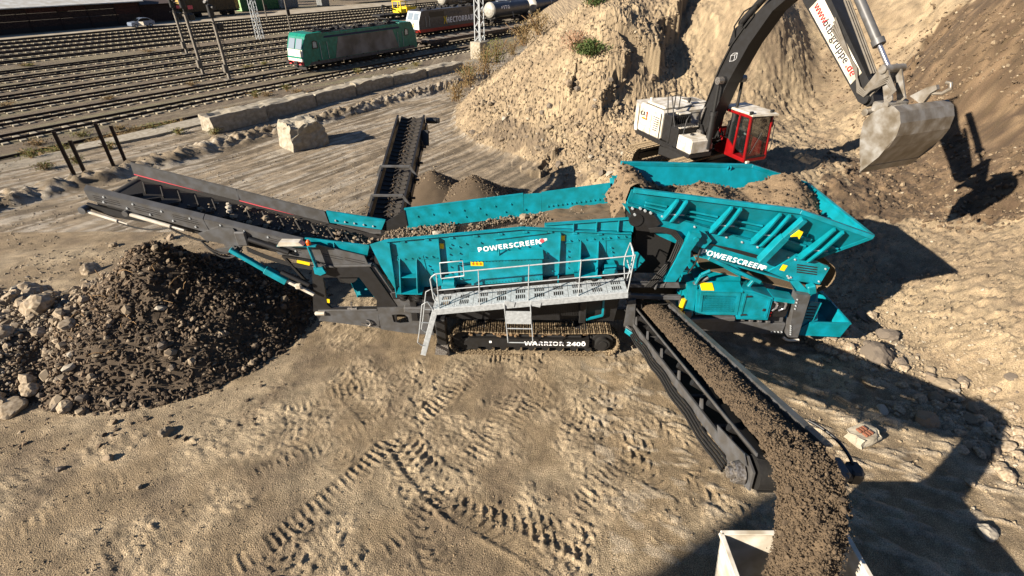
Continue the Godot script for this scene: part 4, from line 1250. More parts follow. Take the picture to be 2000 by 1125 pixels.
	dr.tube(V(-5.3, 2.45, -0.95), V(-5.3, 2.45, 0.95), 0.28, -1, 18)
	dr.box(V(-4.6, 2.35, 0), V(0.6, 0.5, 1.8))
	obj("tail_drum", dr, MT.rubber, P)

func plant_hopper(P: Node3D):
	var n_l := func(s: int) -> Array: return [V(2.4, 5.08, 1.0 * s), V(6.35, 4.82, 1.6 * s), V(8.24, 4.22, 1.74 * s)]
	var lowr := func(s: int) -> Array: return [V(2.35, 4.62, 0.82 * s), V(6.0, 3.62, 0.86 * s), V(7.55, 3.12, 0.9 * s)]
	var hb := MB.new()
	for s in [1, -1]:
		var a: Array = n_l.call(s)
		var c: Array = lowr.call(s)
		for k in 2:
			var d := V(0, 0, 0.02)
			hb.plate([a[k], a[k + 1], c[k + 1]], d)
			hb.plate([a[k], c[k + 1], c[k]], d)
	var e0: Array = n_l.call(1)
	var e1: Array = n_l.call(-1)
	var f0: Array = lowr.call(1)
	var f1: Array = lowr.call(-1)
	hb.plate([e0[2], e1[2], f1[2], f0[2]], V(0.02, 0, 0))
	var H := obj("feed_hopper", hb, MT.teal, P)
	var rim := MB.new()
	for s in [1, -1]:
		var a: Array = n_l.call(s)
		rim.beam(a[0], a[1], 0.12, 0.11, Vector3.UP, 0.012)
		rim.beam(a[1], a[2], 0.12, 0.11, Vector3.UP, 0.012)
	rim.beam(e0[2], e1[2], 0.1, 0.1, Vector3.UP, 0.012)
	rim.beam(e0[0], f0[0], 0.1, 0.05, Vector3.BACK)
	rim.beam(e0[2], f0[2], 0.1, 0.06, Vector3.BACK)
	for z in [-1.1, -0.2, 0.8]: rim.plate([V(8.26, 4.2, z), V(8.26, 3.9, z), V(8.4, 4.15, z)], V(0, 0, 0.03))
	for q in [[5.6, 4.87, -1.49], [7.2, 4.55, -1.66]]:
		for d in [0.0, 0.08]: rim.plate([V(q[0] + d, q[1] + 0.04, q[2] - 0.02), V(q[0] + d, q[1] - 0.25, q[2] + 0.05), V(q[0] + d, q[1] - 0.02, q[2] + 0.12)], V(0.02, 0, 0))
	obj("rim", rim, MT.teal, H)
	# stays and rails on the outside of the near wall
	var at_wall := func(x: float, t: float) -> Vector3:   # t = 0 at the rim, 1 at the foot
		var a: Array = n_l.call(1)
		var c: Array = lowr.call(1)
		var p: Vector3
		var q: Vector3
		if x < 6.35: p = (a[0] as Vector3).lerp(a[1], (x - 2.4) / 3.95)
		else: p = (a[1] as Vector3).lerp(a[2], (x - 6.35) / 1.89)
		if x < 6.0: q = (c[0] as Vector3).lerp(c[1], (x - 2.35) / 3.65)
		else: q = (c[1] as Vector3).lerp(c[2], clampf((x - 6.0) / 1.55, 0, 1))
		return p.lerp(q, t) + V(0, -0.03, 0.05)
	for x in [3.45, 4.75, 5.9, 7.25]:
		for d in [0.0, 0.22]:
			var st := MB.new()
			var p0: Vector3 = at_wall.call(x + d, 0.06)
			var p1: Vector3 = at_wall.call(x + d - 0.05, 0.96) + V(-0.18, 0.02, 0.02)
			st.plate([p0, p0 + V(0, -0.05, 0.07), p0.lerp(p1, 0.5) + V(0, -0.06, 0.16), p1 + V(0, -0.02, 0.22), p1 + V(0, -0.12, 0.05), p1], V(0.05, 0, 0))
			obj("stay", st, MT.teal, H)
	for q in [[2.75, 3.3], [3.85, 4.6], [5.1, 5.75], [6.3, 7.05], [7.55, 8.0]]:
		for t in [0.5, 0.7]:
			var a: Vector3 = at_wall.call(q[0], t)
			var b: Vector3 = at_wall.call(q[1], t)
			var rl := MB.new()
			rl.beam(a, b, 0.07, 0.05, Vector3.UP, 0.008)
			obj("stiffener", rl, MT.teal, H)
	var pin := MB.new()
	for x in [3.5, 4.8, 5.95, 7.3]:
		var a: Vector3 = at_wall.call(x, 0.62)
		pin.tube(a + V(-0.14, -0.06, 0.1), a + V(0.25, -0.08, 0.1), 0.02, -1, 8)
	obj("pin", pin, MT.galv, H)
	# telescopic arm with its yellow catch
	var ar := MB.new()
	ar.beam(V(5.98, 3.2, 1.2), V(6.28, 4.05, 1.42), 0.22, 0.2, Vector3.RIGHT, 0.015)
	ar.beam(V(6.25, 3.95, 1.4), V(6.52, 4.62, 1.6), 0.16, 0.16, Vector3.RIGHT, 0.015)
	var ao := obj("support_arm", ar, MT.teal, H)
	var yc := MB.new()
	yc.plate([V(6.34, 4.12, 1.56), V(6.48, 4.32, 1.6), V(6.58, 4.28, 1.6), V(6.56, 4.06, 1.57), V(6.5, 4.14, 1.57)], V(0, 0, 0.04))
	obj("catch", yc, MT.yellow, ao)
	# feeder: side beams, belt, tail
	var fb := MB.new()
	for s in [1, -1]:
		fb.plate(pl([[2.15, 4.72], [2.55, 4.68], [7.3, 3.2], [7.94, 2.96], [7.85, 2.42], [7.0, 2.5], [6.2, 2.82], [4.4, 3.28], [3.25, 3.8], [2.6, 4.2]], 0.98 * s), V(0, 0, 0.03 * s))
		fb.beam(V(2.3, 4.72, 0.93 * s), V(7.4, 3.18, 0.93 * s), 0.16, 0.03)
	fb.beam(V(4.4, 3.27, 1.03), V(7.0, 2.5, 1.03), 0.1, 0.04)
	var fo := obj("feeder", fb, MT.teal, P)
	var lv := MB.new()
	lv.plate(pl([[6.35, 2.8], [6.95, 3.26], [7.36, 3.22], [7.96, 2.94], [7.86, 2.4], [6.9, 2.55]], 1.012), V(0, 0, 0.06))
	var lo := obj("louvre_cover", lv, MT.teal, fo)
	var ls := MB.new()
	for i in 4: ls.beam(V(7.05 + 0.02 * i, 3.02 - i * 0.075, 1.075), V(7.62 + 0.02 * i, 2.94 - i * 0.075, 1.075), 0.008, 0.035)
	obj("slot", ls, MT.under, lo)
	var yl := MB.new()
	yl.box(V(6.72, 2.92, 1.076), V(0.14, 0.18, 0.006), Basis(Vector3.BACK, -0.25))
	yl.box(V(2.98, 4.18, 1.02), V(0.14, 0.18, 0.006), Basis(Vector3.BACK, -0.25))
	obj("warning_label", yl, MT.yellow, fo)
	obj("bolts", bolts([V(6.95, 3.18, 1.07), V(7.3, 3.12, 1.07), V(7.85, 2.9, 1.07), V(7.8, 2.5, 1.07), V(6.9, 2.66, 1.07), V(7.0, 2.62, 1.07), V(6.95, 2.6, 1.07)] + along(V(3.0, 4.45, 1.01), V(7.0, 3.15, 1.01), 9) + along(V(5.0, 3.5, 1.01), V(6.0, 3.2, 1.01), 3), V(0, 0, 1), 0.03), MT.galv, fo)
	var tb := Basis(Vector3.BACK, -0.272)
	text(fo, "POWERSCREEN", V(5.34, 3.115, 1.012), tb, 0.16, MT.letter, 1.24)
	var em := MB.new()
	for i in 4: em.box(V(6.2, 2.87 + i * 0.025, 1.012), V(0.2, 0.012, 0.008), tb)
	obj("emblem", em, MT.letter, fo)
	var hs := MB.new()
	for k in 4:
		hs.pipe(sag(V(4.4 + 0.05 * k, 3.68 - 0.02 * k, 1.03 + 0.02 * k), V(6.1, 3.16 + 0.02 * k, 1.05), V(0, 0.02 * k - 0.02, 0.02)), 0.016)
		hs.pipe([V(2.9 + 0.02 * k, 4.05 - 0.03 * k, 1.08), V(3.25, 4.1 - 0.04 * k, 1.1), V(3.6 - 0.03 * k, 4.02 - 0.03 * k, 1.12), V(3.85 - 0.05 * k, 3.75, 1.15), V(3.75 - 0.06 * k, 3.2, 1.2), V(3.4 - 0.06 * k, 2.6, 1.2), V(3.2 - 0.05 * k, 2.3, 1.15)], 0.024)
	hs.pipe(sag(V(4.35, 3.55, 1.1), V(4.15, 2.75, 1.15), V(0.05, 0, 0.03)), 0.025)
	obj("hose", hs, MT.rubber, fo)
	var hd := MB.new()   # drive end above the screen
	hd.tube(V(2.55, 4.3, 0.4), V(2.55, 4.3, 1.1), 0.18, -1, 16)
	hd.plate(pl([[2.3, 4.66], [2.95, 4.5], [3.2, 4.2], [3.0, 3.95], [2.6, 4.0]], 1.02), V(0, 0, 0.05))
	obj("feeder_drive", hd, MT.black, fo)
	obj("bolts", bolts([V(2.42, 4.62, 1.06), V(2.62, 4.62, 1.06), V(2.75, 4.56, 1.06), V(2.9, 4.5, 1.06), V(2.5, 4.45, 1.06)], V(0, 0, 1), 0.04, 0.05), MT.galv, fo)
	var bk := MB.new()   # belt: carrying run, return run and the sweep round the tail
	bk.plate([V(2.4, 4.5, -0.8), V(7.5, 3.0, -0.8), V(7.5, 3.0, 0.8), V(2.4, 4.5, 0.8)], V(0, -0.03, 0))
	var arc := []
	for i in 13:
		var a := PI * (0.5 - i / 12.0) - 0.35
		arc.append([7.9 + cos(a) * 0.46, 2.48 + sin(a) * 0.5])
	for i in 12: bk.plate([V(arc[i][0], arc[i][1], -0.8), V(arc[i][0], arc[i][1], 0.85), V(arc[i + 1][0], arc[i + 1][1], 0.85), V(arc[i + 1][0], arc[i + 1][1], -0.8)], V(-0.02, 0, 0))
	bk.plate([V(arc[12][0], arc[12][1], -0.8), V(arc[12][0], arc[12][1], 0.85), V(4.6, 2.75, 0.85), V(4.6, 2.75, -0.8)], V(0, -0.03, 0))
	obj("belt", bk, MT.dust, fo)
	var lg := MB.new()   # inclined teal leg and the brace
	lg.plate([V(3.5, 2.55, 1.12), V(3.82, 2.55, 1.12), V(4.1, 3.2, 1.12), V(4.05, 3.5, 1.12), V(4.25, 3.95, 1.12), V(4.2, 4.05, 1.12), V(3.95, 4.02, 1.12), V(3.62, 2.9, 1.12)], V(0, 0, 0.16))
	lg.plate([V(4.05, 3.98, 1.1), V(4.32, 4.05, 1.1), V(4.6, 3.75, 1.1), V(4.45, 3.52, 1.1), V(4.1, 3.62, 1.1)], V(0, 0, 0.04))
	lg.tube(V(4.12, 3.86, 1.1), V(4.12, 3.86, 1.32), 0.07, -1, 14)
	obj("support_leg", lg, MT.teal, P)
	var br := MB.new()
	br.beam(V(4.62, 3.22, 1.1), V(6.2, 2.48, 1.1), 0.12, 0.1, Vector3.UP, 0.012)
	br.beam(V(6.02, 2.58, 1.1), V(5.88, 2.28, 1.1), 0.1, 0.08, Vector3.RIGHT, 0.012)
	br.beam(V(4.4, 2.45, 1.2), V(4.5, 2.75, 1.2), 0.08, 0.06, Vector3.RIGHT, 0.01)
	br.beam(V(4.5, 2.75, 1.2), V(4.72, 2.88, 1.2), 0.08, 0.06, Vector3.UP, 0.01)
	obj("brace", br, MT.teal, P)
	var tl := MB.new()   # leg from the tail of the feeder down to the post
	tl.plate([V(7.0, 2.5, 0.98), V(7.25, 2.5, 0.98), V(7.6, 2.2, 1.1), V(7.3, 2.1, 1.1), V(7.15, 2.3, 1.1)], V(0, 0, 0.1))
	tl.cbox(V(7.62, 2.3, 1.15), V(0.22, 0.3, 0.2), 0.03, Basis(Vector3.BACK, 0.4))
	obj("tail_leg", tl, MT.teal, P)

func plant_power(P: Node3D):
	var b := MB.new()
	b.plate(pl([[4.45, 2.29], [5.62, 2.27], [5.72, 1.5], [4.55, 1.5]], 0.35), V(0, 0, 0.98))
	b.plate(pl([[5.66, 2.38], [5.95, 2.34], [6.55, 2.12], [6.6, 1.36], [5.72, 1.38]], 0.35), V(0, 0, 1.0))
	b.plate([V(4.35, 2.6, 0.3), V(5.9, 2.6, 0.3), V(5.7, 2.42, 1.0), V(4.45, 2.44, 1.0)], V(0, 0.03, 0))
	b.plate(pl([[4.2, 2.4], [4.46, 2.4], [4.52, 1.4], [4.24, 1.3]], 0.4), V(0, 0, 0.84))
	b.plate([V(4.3, 2.62, 0.2), V(5.5, 3.1, 0.1), V(5.55, 2.62, 0.15)], V(0, 0, 0.03))
	b.plate(pl([[6.55, 2.14], [7.2, 2.02], [7.22, 1.9], [6.56, 2.0]], 0.9), V(0, 0, 0.42))
	var U := obj("power_unit", b, MT.teal, P)
	var g := MB.new()   # grille: frame, backing and slanting bars
	g.ring(pl([[4.53, 2.3], [5.64, 2.28], [5.7, 1.54], [4.6, 1.54]], 1.332), pl([[4.62, 2.18], [5.55, 2.17], [5.6, 1.62], [4.68, 1.62]], 1.332), V(0, 0, 0.03))
	var go := obj("grille_frame", g, MT.teal, U)
	var gb := MB.new()
	for i in 26:
		var x := 4.62 + i * 0.037
		gb.beam(V(x, 1.62, 1.345), V(minf(x + 0.14, 5.58), 2.18, 1.345), 0.009, 0.012)
		gb.beam(V(minf(x + 0.14, 5.58), 1.62, 1.348), V(x, 2.18, 1.348), 0.009, 0.012)
	obj("grille_mesh", gb, MT.teal, go)
	var lid := MB.new()
	lid.plate([V(4.5, 2.43, 1.05), V(5.66, 2.42, 1.05), V(5.66, 2.3, 1.4), V(4.5, 2.31, 1.4)], V(0, 0.025, 0))
	obj("hood", lid, MT.teal, U)
	var yl := MB.new()
	yl.plate([V(4.54, 2.432, 1.12), V(4.88, 2.432, 1.12), V(4.88, 2.346, 1.375), V(4.54, 2.346, 1.375)], V(0, 0.012, 0.006))
	obj("warning_label", yl, MT.yellow, U)
	var d := MB.new()
	d.ring(pl([[5.74, 2.3], [5.98, 2.28], [6.5, 2.08], [6.54, 1.44], [5.78, 1.42]], 1.352), pl([[5.8, 2.24], [5.97, 2.22], [6.43, 2.04], [6.47, 1.5], [5.83, 1.48]], 1.352), V(0, 0, 0.02))
	var dor := obj("door", d, MT.teal, U)
	var hn := MB.new()
	for q in [[5.84, 2.16], [5.84, 1.54]]: hn.tube(V(q[0] - 0.05, q[1], 1.37), V(q[0] + 0.1, q[1] + 0.01, 1.37), 0.025, -1, 8)
	hn.cbox(V(6.4, 1.72, 1.37), V(0.08, 0.08, 0.04), 0.01)
	obj("hinge", hn, MT.rubber, dor)
	var fr := MB.new()
	fr.beam(V(4.3, 1.0, 1.06), V(7.3, 0.86, 1.06), 0.12, 0.4, Vector3.UP, 0.02)
	fr.beam(V(4.3, 1.28, 1.2), V(5.7, 1.36, 1.2), 0.3, 0.14, Vector3.UP, 0.02)
	fr.plate(pl([[5.8, 1.34], [7.2, 1.3], [7.3, 0.7], [5.6, 0.72]], 0.95), V(0, 0, 0.08))
	fr.plate(pl([[6.6, 1.98], [7.2, 1.9], [7.25, 1.35], [6.62, 1.36]], 0.8), V(0, 0, 0.05))
	fr.cbox(V(4.35, 1.45, 1.3), V(0.22, 0.3, 0.06), 0.03)
	for i in 6: fr.cbox(V(5.5 + i * 0.25, 1.25 - i * 0.02, 1.14), V(0.12, 0.07, 0.1), 0.015)
	obj("chassis_beam", fr, MT.grey, P)
	var ps := MB.new()
	ps.plate(pl([[7.17, 2.24], [7.55, 2.2], [7.64, 0.74], [7.36, 0.74], [7.2, 1.9]], 1.08), V(0, 0, 0.26))
	var po := obj("corner_post", ps, MT.grey, P)
	obj("bolts", bolts(along(V(7.22, 2.12, 1.34), V(7.26, 1.7, 1.34), 4) + along(V(7.3, 1.2, 1.34), V(7.4, 0.82, 1.34), 5) + along(V(6.9, 0.78, 1.13), V(7.3, 0.78, 1.13), 4), V(0, 0, 1), 0.025), MT.galv, po)
	var sk := MB.new()
	sk.pipe([V(7.2, 0.76, 1.36), V(7.3, 0.7, 1.4), V(7.4, 0.68, 1.4), V(7.65, 0.7, 1.4)], 0.04)
	obj("shackle", sk, MT.white, po)
	var en := MB.new()   # dark opening with pipes between door and post
	en.cbox(V(6.88, 1.66, 1.0), V(0.56, 0.56, 0.5), 0.04)
	obj("engine_part", en, MT.black, U)
	var pp := MB.new()
	pp.pipe([V(6.65, 1.95, 1.27), V(6.74, 1.9, 1.3), V(6.76, 1.75, 1.3), V(6.68, 1.64, 1.28)], 0.035)
	pp.pipe([V(6.86, 1.98, 1.27), V(6.98, 1.92, 1.3), V(7.0, 1.74, 1.3), V(6.86, 1.64, 1.28)], 0.035)
	obj("pipe", pp, MT.chrome, U)
	var rd := MB.new()
	for q in [[6.64, 1.58], [6.64, 1.48], [4.2, 1.55]]: rd.tube(V(q[0], q[1], 1.26), V(q[0], q[1], 1.31), 0.035, -1, 10)
	obj("tap", rd, MT.red, U)
	# teal spill scoop under the feeder tail
	var sc := MB.new()
	sc.plate(pl([[7.75, 0.66], [9.0, 0.62], [9.14, 1.1], [7.95, 1.12], [7.75, 0.9]], 1.1), V(0, 0, 0.03))
	sc.plate(pl([[7.75, 0.66], [9.0, 0.62], [9.14, 1.1], [8.8, 1.75], [8.1, 1.78], [7.75, 0.9]], -0.9), V(0, 0, 0.03))
	sc.plate([V(9.14, 1.1, 1.1), V(9.0, 0.62, 1.1), V(9.0, 0.62, -0.9), V(9.14, 1.1, -0.9)], V(0.03, 0, 0))
	sc.plate([V(7.75, 0.66, 1.1), V(9.0, 0.62, 1.1), V(9.0, 0.62, -0.9), V(7.75, 0.66, -0.9)], V(0, 0.02, 0))
	sc.plate([V(8.0, 1.12, 1.1), V(8.25, 1.12, 1.0), V(8.35, 1.8, 0.35), V(7.9, 1.8, 0.35)], V(0, 0, -0.03))
	sc.plate([V(7.85, 1.75, 0.95), V(8.18, 1.72, 0.95), V(8.05, 0.9, 1.05), V(7.72, 0.95, 1.05)], V(0, 0, 0.04))
	sc.beam(V(9.13, 1.1, 1.13), V(9.13, 1.1, -0.9), 0.05, 0.05)
	sc.beam(V(7.95, 1.12, 1.12), V(9.14, 1.11, 1.12), 0.06, 0.04)
	sc.beam(V(9.13, 1.1, 0.0), V(8.4, 1.72, 0.0), 0.03, 0.05)
	var so := obj("spill_scoop", sc, MT.teal, P)
	var sv := MB.new()
	for i in 5: sv.beam(V(7.82, 1.62 - i * 0.1, 1.005 + i * 0.012), V(8.06, 1.6 - i * 0.1, 1.005 + i * 0.012), 0.01, 0.03)
	obj("slot", sv, MT.under, so)

func plant_side_conveyor(P: Node3D):
	var xc := -5.2
	var a := V(xc, 1.45, -0.9)
	var b := V(xc, 4.12, -9.3)
	var d := (b - a).normalized()
	var up := V(1, 0, 0).cross(d).normalized()
	if up.y < 0: up = -up
	var f := MB.new()
	for s in [-1, 1]:
		var o := V(0.56 * s, 0, 0)
		f.beam(a + o - up * 0.32, b + o - up * 0.32, 0.1, 0.26, up, 0.015)
		f.beam(a + o + up * 0.1, b + o + up * 0.1 - d * 0.2, 0.03, 0.36, up)
		f.beam(a + o + up * 0.29, b + o + up * 0.29 - d * 0.2, 0.08, 0.04, up)
		for i in 8:
			var p := a.lerp(b, (i + 0.6) / 8.3) + o * 1.14
			f.cbox(p - up * 0.12, V(0.07, 0.4, 0.09), 0.01)
			f.tube(p - up * 0.18, p - up * 0.18 + V(0.16 * s, 0, 0), 0.05, -1, 8)
	for i in 10:
		var p := a.lerp(b, (i + 0.5) / 10)
		f.beam(p - V(0.56, 0, 0) - up * 0.4, p + V(0.56, 0, 0) - up * 0.4, 0.06, 0.08)
	f.beam(b + V(0.72, -0.75, 1.4), b + V(0.72, -0.15, 1.2), 0.12, 0.3, Vector3.RIGHT, 0.02)
	f.tube(b + V(0.6, -0.05, 0.1), b + V(1.05, -0.05, 0.1), 0.13, -1, 14)
	f.cbox(b + V(1.1, -0.05, 0.1), V(0.16, 0.2, 0.2), 0.03)
	var c := obj("side_conveyor", f, MT.black, P)
	var bt := MB.new()
	var hw := 0.44
	bt.plate([a + V(-0.2, 0, 0), a + V(0.2, 0, 0), b + V(0.2, 0, 0), b + V(-0.2, 0, 0)], -up * 0.02)
	for s in [-1, 1]:
		bt.plate([a + V(0.2 * s, 0, 0), b + V(0.2 * s, 0, 0), b + V(0.47 * s, 0, 0) + up * 0.13, a + V(0.47 * s, 0, 0) + up * 0.13], -up * 0.02)
	bt.tube(b + V(-0.46, -0.16, 0), b + V(0.46, -0.16, 0), 0.17, -1, 18)
	var bo := obj("belt", bt, MT.belt, c)
	for i in 34:
		var p := a.lerp(b, (i + 0.5) / 34)
		var k := MB.new()
		var tip := p + d * 0.16 + up * 0.03
		for s in [-1, 1]:
			k.beam(tip + V(0.03 * s, 0, 0), p + V(0.2 * s, 0, 0) + up * 0.03, 0.04, 0.06, up)
			k.beam(p + V(0.2 * s, 0, 0) + up * 0.03, p - d * 0.09 + V(0.43 * s, 0, 0) + up * 0.135, 0.04, 0.05, up)
		obj("chevron", k, MT.belt, bo)
	for t in [0.34, 0.53]:
		var p := a.lerp(b, t)
		var h := MB.new()
		h.beam(p + V(-0.72, 0.12, 0), p + V(-0.55, 0.52, 0), 0.06, 0.09)
		h.beam(p + V(-0.57, 0.52, 0), p + V(0.57, 0.52, 0), 0.06, 0.09, Vector3.UP, 0.01)
		h.beam(p + V(0.55, 0.52, 0), p + V(0.78, 0.1, 0), 0.06, 0.09)
		obj("hoop", h, MT.grey, c)

func plant_fines(P: Node3D):
	var a := V(3.38, 1.05, 0.2)
	var b := V(3.38, 4.16, 8.5)
	var d := (b - a).normalized()
	var up := d.cross(V(1, 0, 0)).normalized()
	if up.y < 0: up = -up
	var f := MB.new()
	for s in [-1, 1]:
		var o := V(0.5 * s, 0, 0)
		f.beam(a + o - up * 0.42 + d * 0.3, b + o - up * 0.34 - d * 0.5, 0.06, 0.2, up, 0.012)
		f.beam(a + o - up * 0.8 + d * 1.3, b + o - up * 0.62 - d * 2.2, 0.06, 0.1, up, 0.012)
		for i in 7:
			var p := a.lerp(b, 0.18 + i * 0.1) + o
			f.beam(p - up * 0.45, p + d * 0.3 - up * 0.76, 0.05, 0.05)
		for i in 6:
			var p := a.lerp(b, 0.12 + i * 0.155) + o * 0.97
			f.plate([p - up * 0.34, p + d * 0.16 - up * 0.34, p + d * 0.1 - up * 0.08, p + d * 0.02 - up * 0.1], V(0.03, 0, 0))
	for i in 7:
		var p := a.lerp(b, 0.1 + i * 0.14)
		f.beam(p - V(0.48, 0, 0) - up * 0.4, p + V(0.48, 0, 0) - up * 0.4, 0.07, 0.08)
	# head plate and drive ends
	f.plate([b + V(-0.54, 0, 0) - up * 0.5 - d * 0.7, b + V(-0.54, 0, 0) - up * 0.1 - d * 0.9, b + V(-0.54, 0, 0) + up * 0.02 - d * 0.1, b + V(-0.54, 0, 0) - up * 0.1 + d * 0.12, b + V(-0.54, 0, 0) - up * 0.42 + d * 0.05], V(-0.03, 0, 0))
	f.plate([b + V(-0.6, 0, 0) - up * 0.02 - d * 1.1, b + V(-0.6, 0, 0) + up * 0.05 - d * 0.12, b + V(-0.6, 0, 0) - up * 0.08, b + V(-0.6, 0, 0) - up * 0.22 - d * 1.0], V(-0.02, 0, 0))
	f.plate([b + V(0.54, 0, 0) - up * 0.45 - d * 0.6, b + V(0.54, 0, 0) + up * 0.1 - d * 0.6, b + V(0.54, 0, 0) + up * 0.05 + d * 0.1, b + V(0.54, 0, 0) - up * 0.3 + d * 0.2], V(0.03, 0, 0))
	f.cbox(b + V(0.66, -0.2, 0.0), V(0.24, 0.34, 0.36), 0.06)
	# root bracket
	f.plate(pl([[2.62, 1.9], [2.82, 1.95], [2.9, 1.0], [2.6, 1.0]], 1.2), V(0, 0, 0.08))
	f.beam(V(2.66, 1.02, 1.3), V(3.0, 0.92, 1.75), 0.08, 0.1, Vector3.UP, 0.01)
	var c := obj("fines_conveyor", f, MT.grey, P)
	var mo := MB.new()
	mo.tube(b + V(0.76, -0.2, 0), b + V(0.98, -0.2, 0), 0.12, -1, 14)
	mo.cbox(b + V(0.9, -0.2, 0), V(0.18, 0.24, 0.24), 0.03)
	mo.pipe(sag(b + V(0.88, -0.08, -0.05), b + V(0.56, 0.02, -0.75), V(0.1, 0.02, -0.02)), 0.025)
	obj("drive_motor", mo, MT.black, c)
	var tb := MB.new()
	tb.beam(V(2.62, 0.98, 1.42), V(3.06, 0.9, 1.9), 0.05, 0.16, Vector3.UP, 0.01)
	tb.beam(V(3.06, 0.9, 1.9), V(3.3, 0.95, 1.8), 0.05, 0.16, Vector3.UP, 0.01)
	obj("teal_bracket", tb, MT.teal, c)
	var bt := MB.new()
	for q in [[-0.2, 0.2, 0.0, 0.0], [-0.47, -0.2, 0.14, 0.0], [0.2, 0.47, 0.0, 0.14]]:
		bt.plate([a + V(q[0], 0, 0) + up * q[2], a + V(q[1], 0, 0) + up * q[3], b + V(q[1], 0, 0) + up * q[3] * 0.3, b + V(q[0], 0, 0) + up * q[2] * 0.3], -up * 0.025)
	bt.tube(b + V(-0.48, -0.22, 0.0), b + V(0.48, -0.22, 0.0), 0.24, -1, 24)
	bt.plate([a + V(-0.42, 0, 0) - up * 0.36, a + V(0.42, 0, 0) - up * 0.36, b + V(0.42, 0, 0) - up * 0.46, b + V(-0.42, 0, 0) - up * 0.46], -up * 0.02)
	obj("belt", bt, MT.rubber, c)
	var sk := MB.new()   # skirt boards: a thin rail on the near side, a tall dark one on the other
	sk.beam(a + V(-0.49, 0, 0) + up * 0.16 + d * 0.4, b + V(-0.49, 0, 0) + up * 0.1, 0.02, 0.05, up)
	sk.beam(a + V(0.47, 0, 0) + up * 0.12, b + V(0.48, 0, 0) + up * 0.06 - d * 0.1, 0.03, 0.3, up)
	sk.beam(a + V(0.52, 0, 0) + up * 0.27, b + V(0.53, 0, 0) + up * 0.2 - d * 0.1, 0.12, 0.03, up)
	obj("skirt_board", sk, MT.grey, c)
	for i in 9:
		for s in [-1, 1]:
			var p := a.lerp(b, 0.1 + i * 0.1)
			var r := MB.new()
			r.tube(p + V(0.52 * s, 0, 0) + up * 0.06, p + V(0.22 * s, 0, 0) - up * 0.12, 0.07, -1, 12)
			obj("idler_roller", r, MT.black, c)
	var hs := MB.new()
	for k in 4:
		var pts := []
		for i in 22:
			var p := a.lerp(b, 0.06 + i * 0.041) + V(-0.56 - 0.025 * k, 0, 0) - up * (0.46 + 0.05 * k - 0.03 * sin(i * 1.3))
			pts.append(p)
		hs.pipe(pts, 0.026)
	obj("hose", hs, MT.rubber, c)
	var wl := MB.new()
	wl.beam(a.lerp(b, 0.24) + V(-0.58, 0, 0) - up * 0.62, a.lerp(b, 0.31) + V(-0.58, 0, 0) - up * 0.6, 0.02, 0.1, up)
	obj("white_label", wl, MT.white, c)
	var md := MB.new()   # hydraulic motor at the head, bare metal
	md.tube(b + V(-0.6, -0.3, -0.05), b + V(-0.72, -0.3, -0.05), 0.17, 0.15, 16)
	md.tube(b + V(-0.72, -0.3, -0.05), b + V(-0.8, -0.3, -0.05), 0.08, 0.08, 12)
	for i in 6: md.tube(b + V(-0.72, -0.3 + sin(i * 1.05) * 0.12, -0.05 + cos(i * 1.05) * 0.12), b + V(-0.75, -0.3 + sin(i * 1.05) * 0.12, -0.05 + cos(i * 1.05) * 0.12), 0.025, -1, 6)
	obj("head_motor", md, MT.steel, c)

# ---------------------------------------------------------------- what the plant carries
func loose(called: String, label: String, pts: Array, sizes: Vector2, cols: Array, parent: Node = null, set := 0) -> Node:
	var xs := []
	var cc := PackedColorArray()
	for p in pts:
		var s := lerpf(sizes.x, sizes.y, pow(rng.randf(), 2.2))
		xs.append(Transform3D(Basis(Vector3(rng.randfn(), rng.randfn(), rng.randfn()).normalized(), rng.randf() * TAU).scaled_local(Vector3(s, s * rng.randf_range(0.6, 1.0), s)), p))
		var c: Color = (cols[0] as Color).lerp(cols[1], rng.randf())
		if cols.size() > 2 and rng.randf() < 0.08: c = cols[2]
		cc.append(c)
	var o := many(called, rocks[set % 8], MT.clod, xs, parent, cc)
	if label: tag(o, label, "soil", "", "stuff")
	return o

func soil_sheet(called: String, label: String, rows: Array, m: Material) -> Node:
	var b := MB.new()
	b.sheet(rows)
	var o := obj(called, b, m)
	tag(o, label, "soil", "", "stuff")
	return o

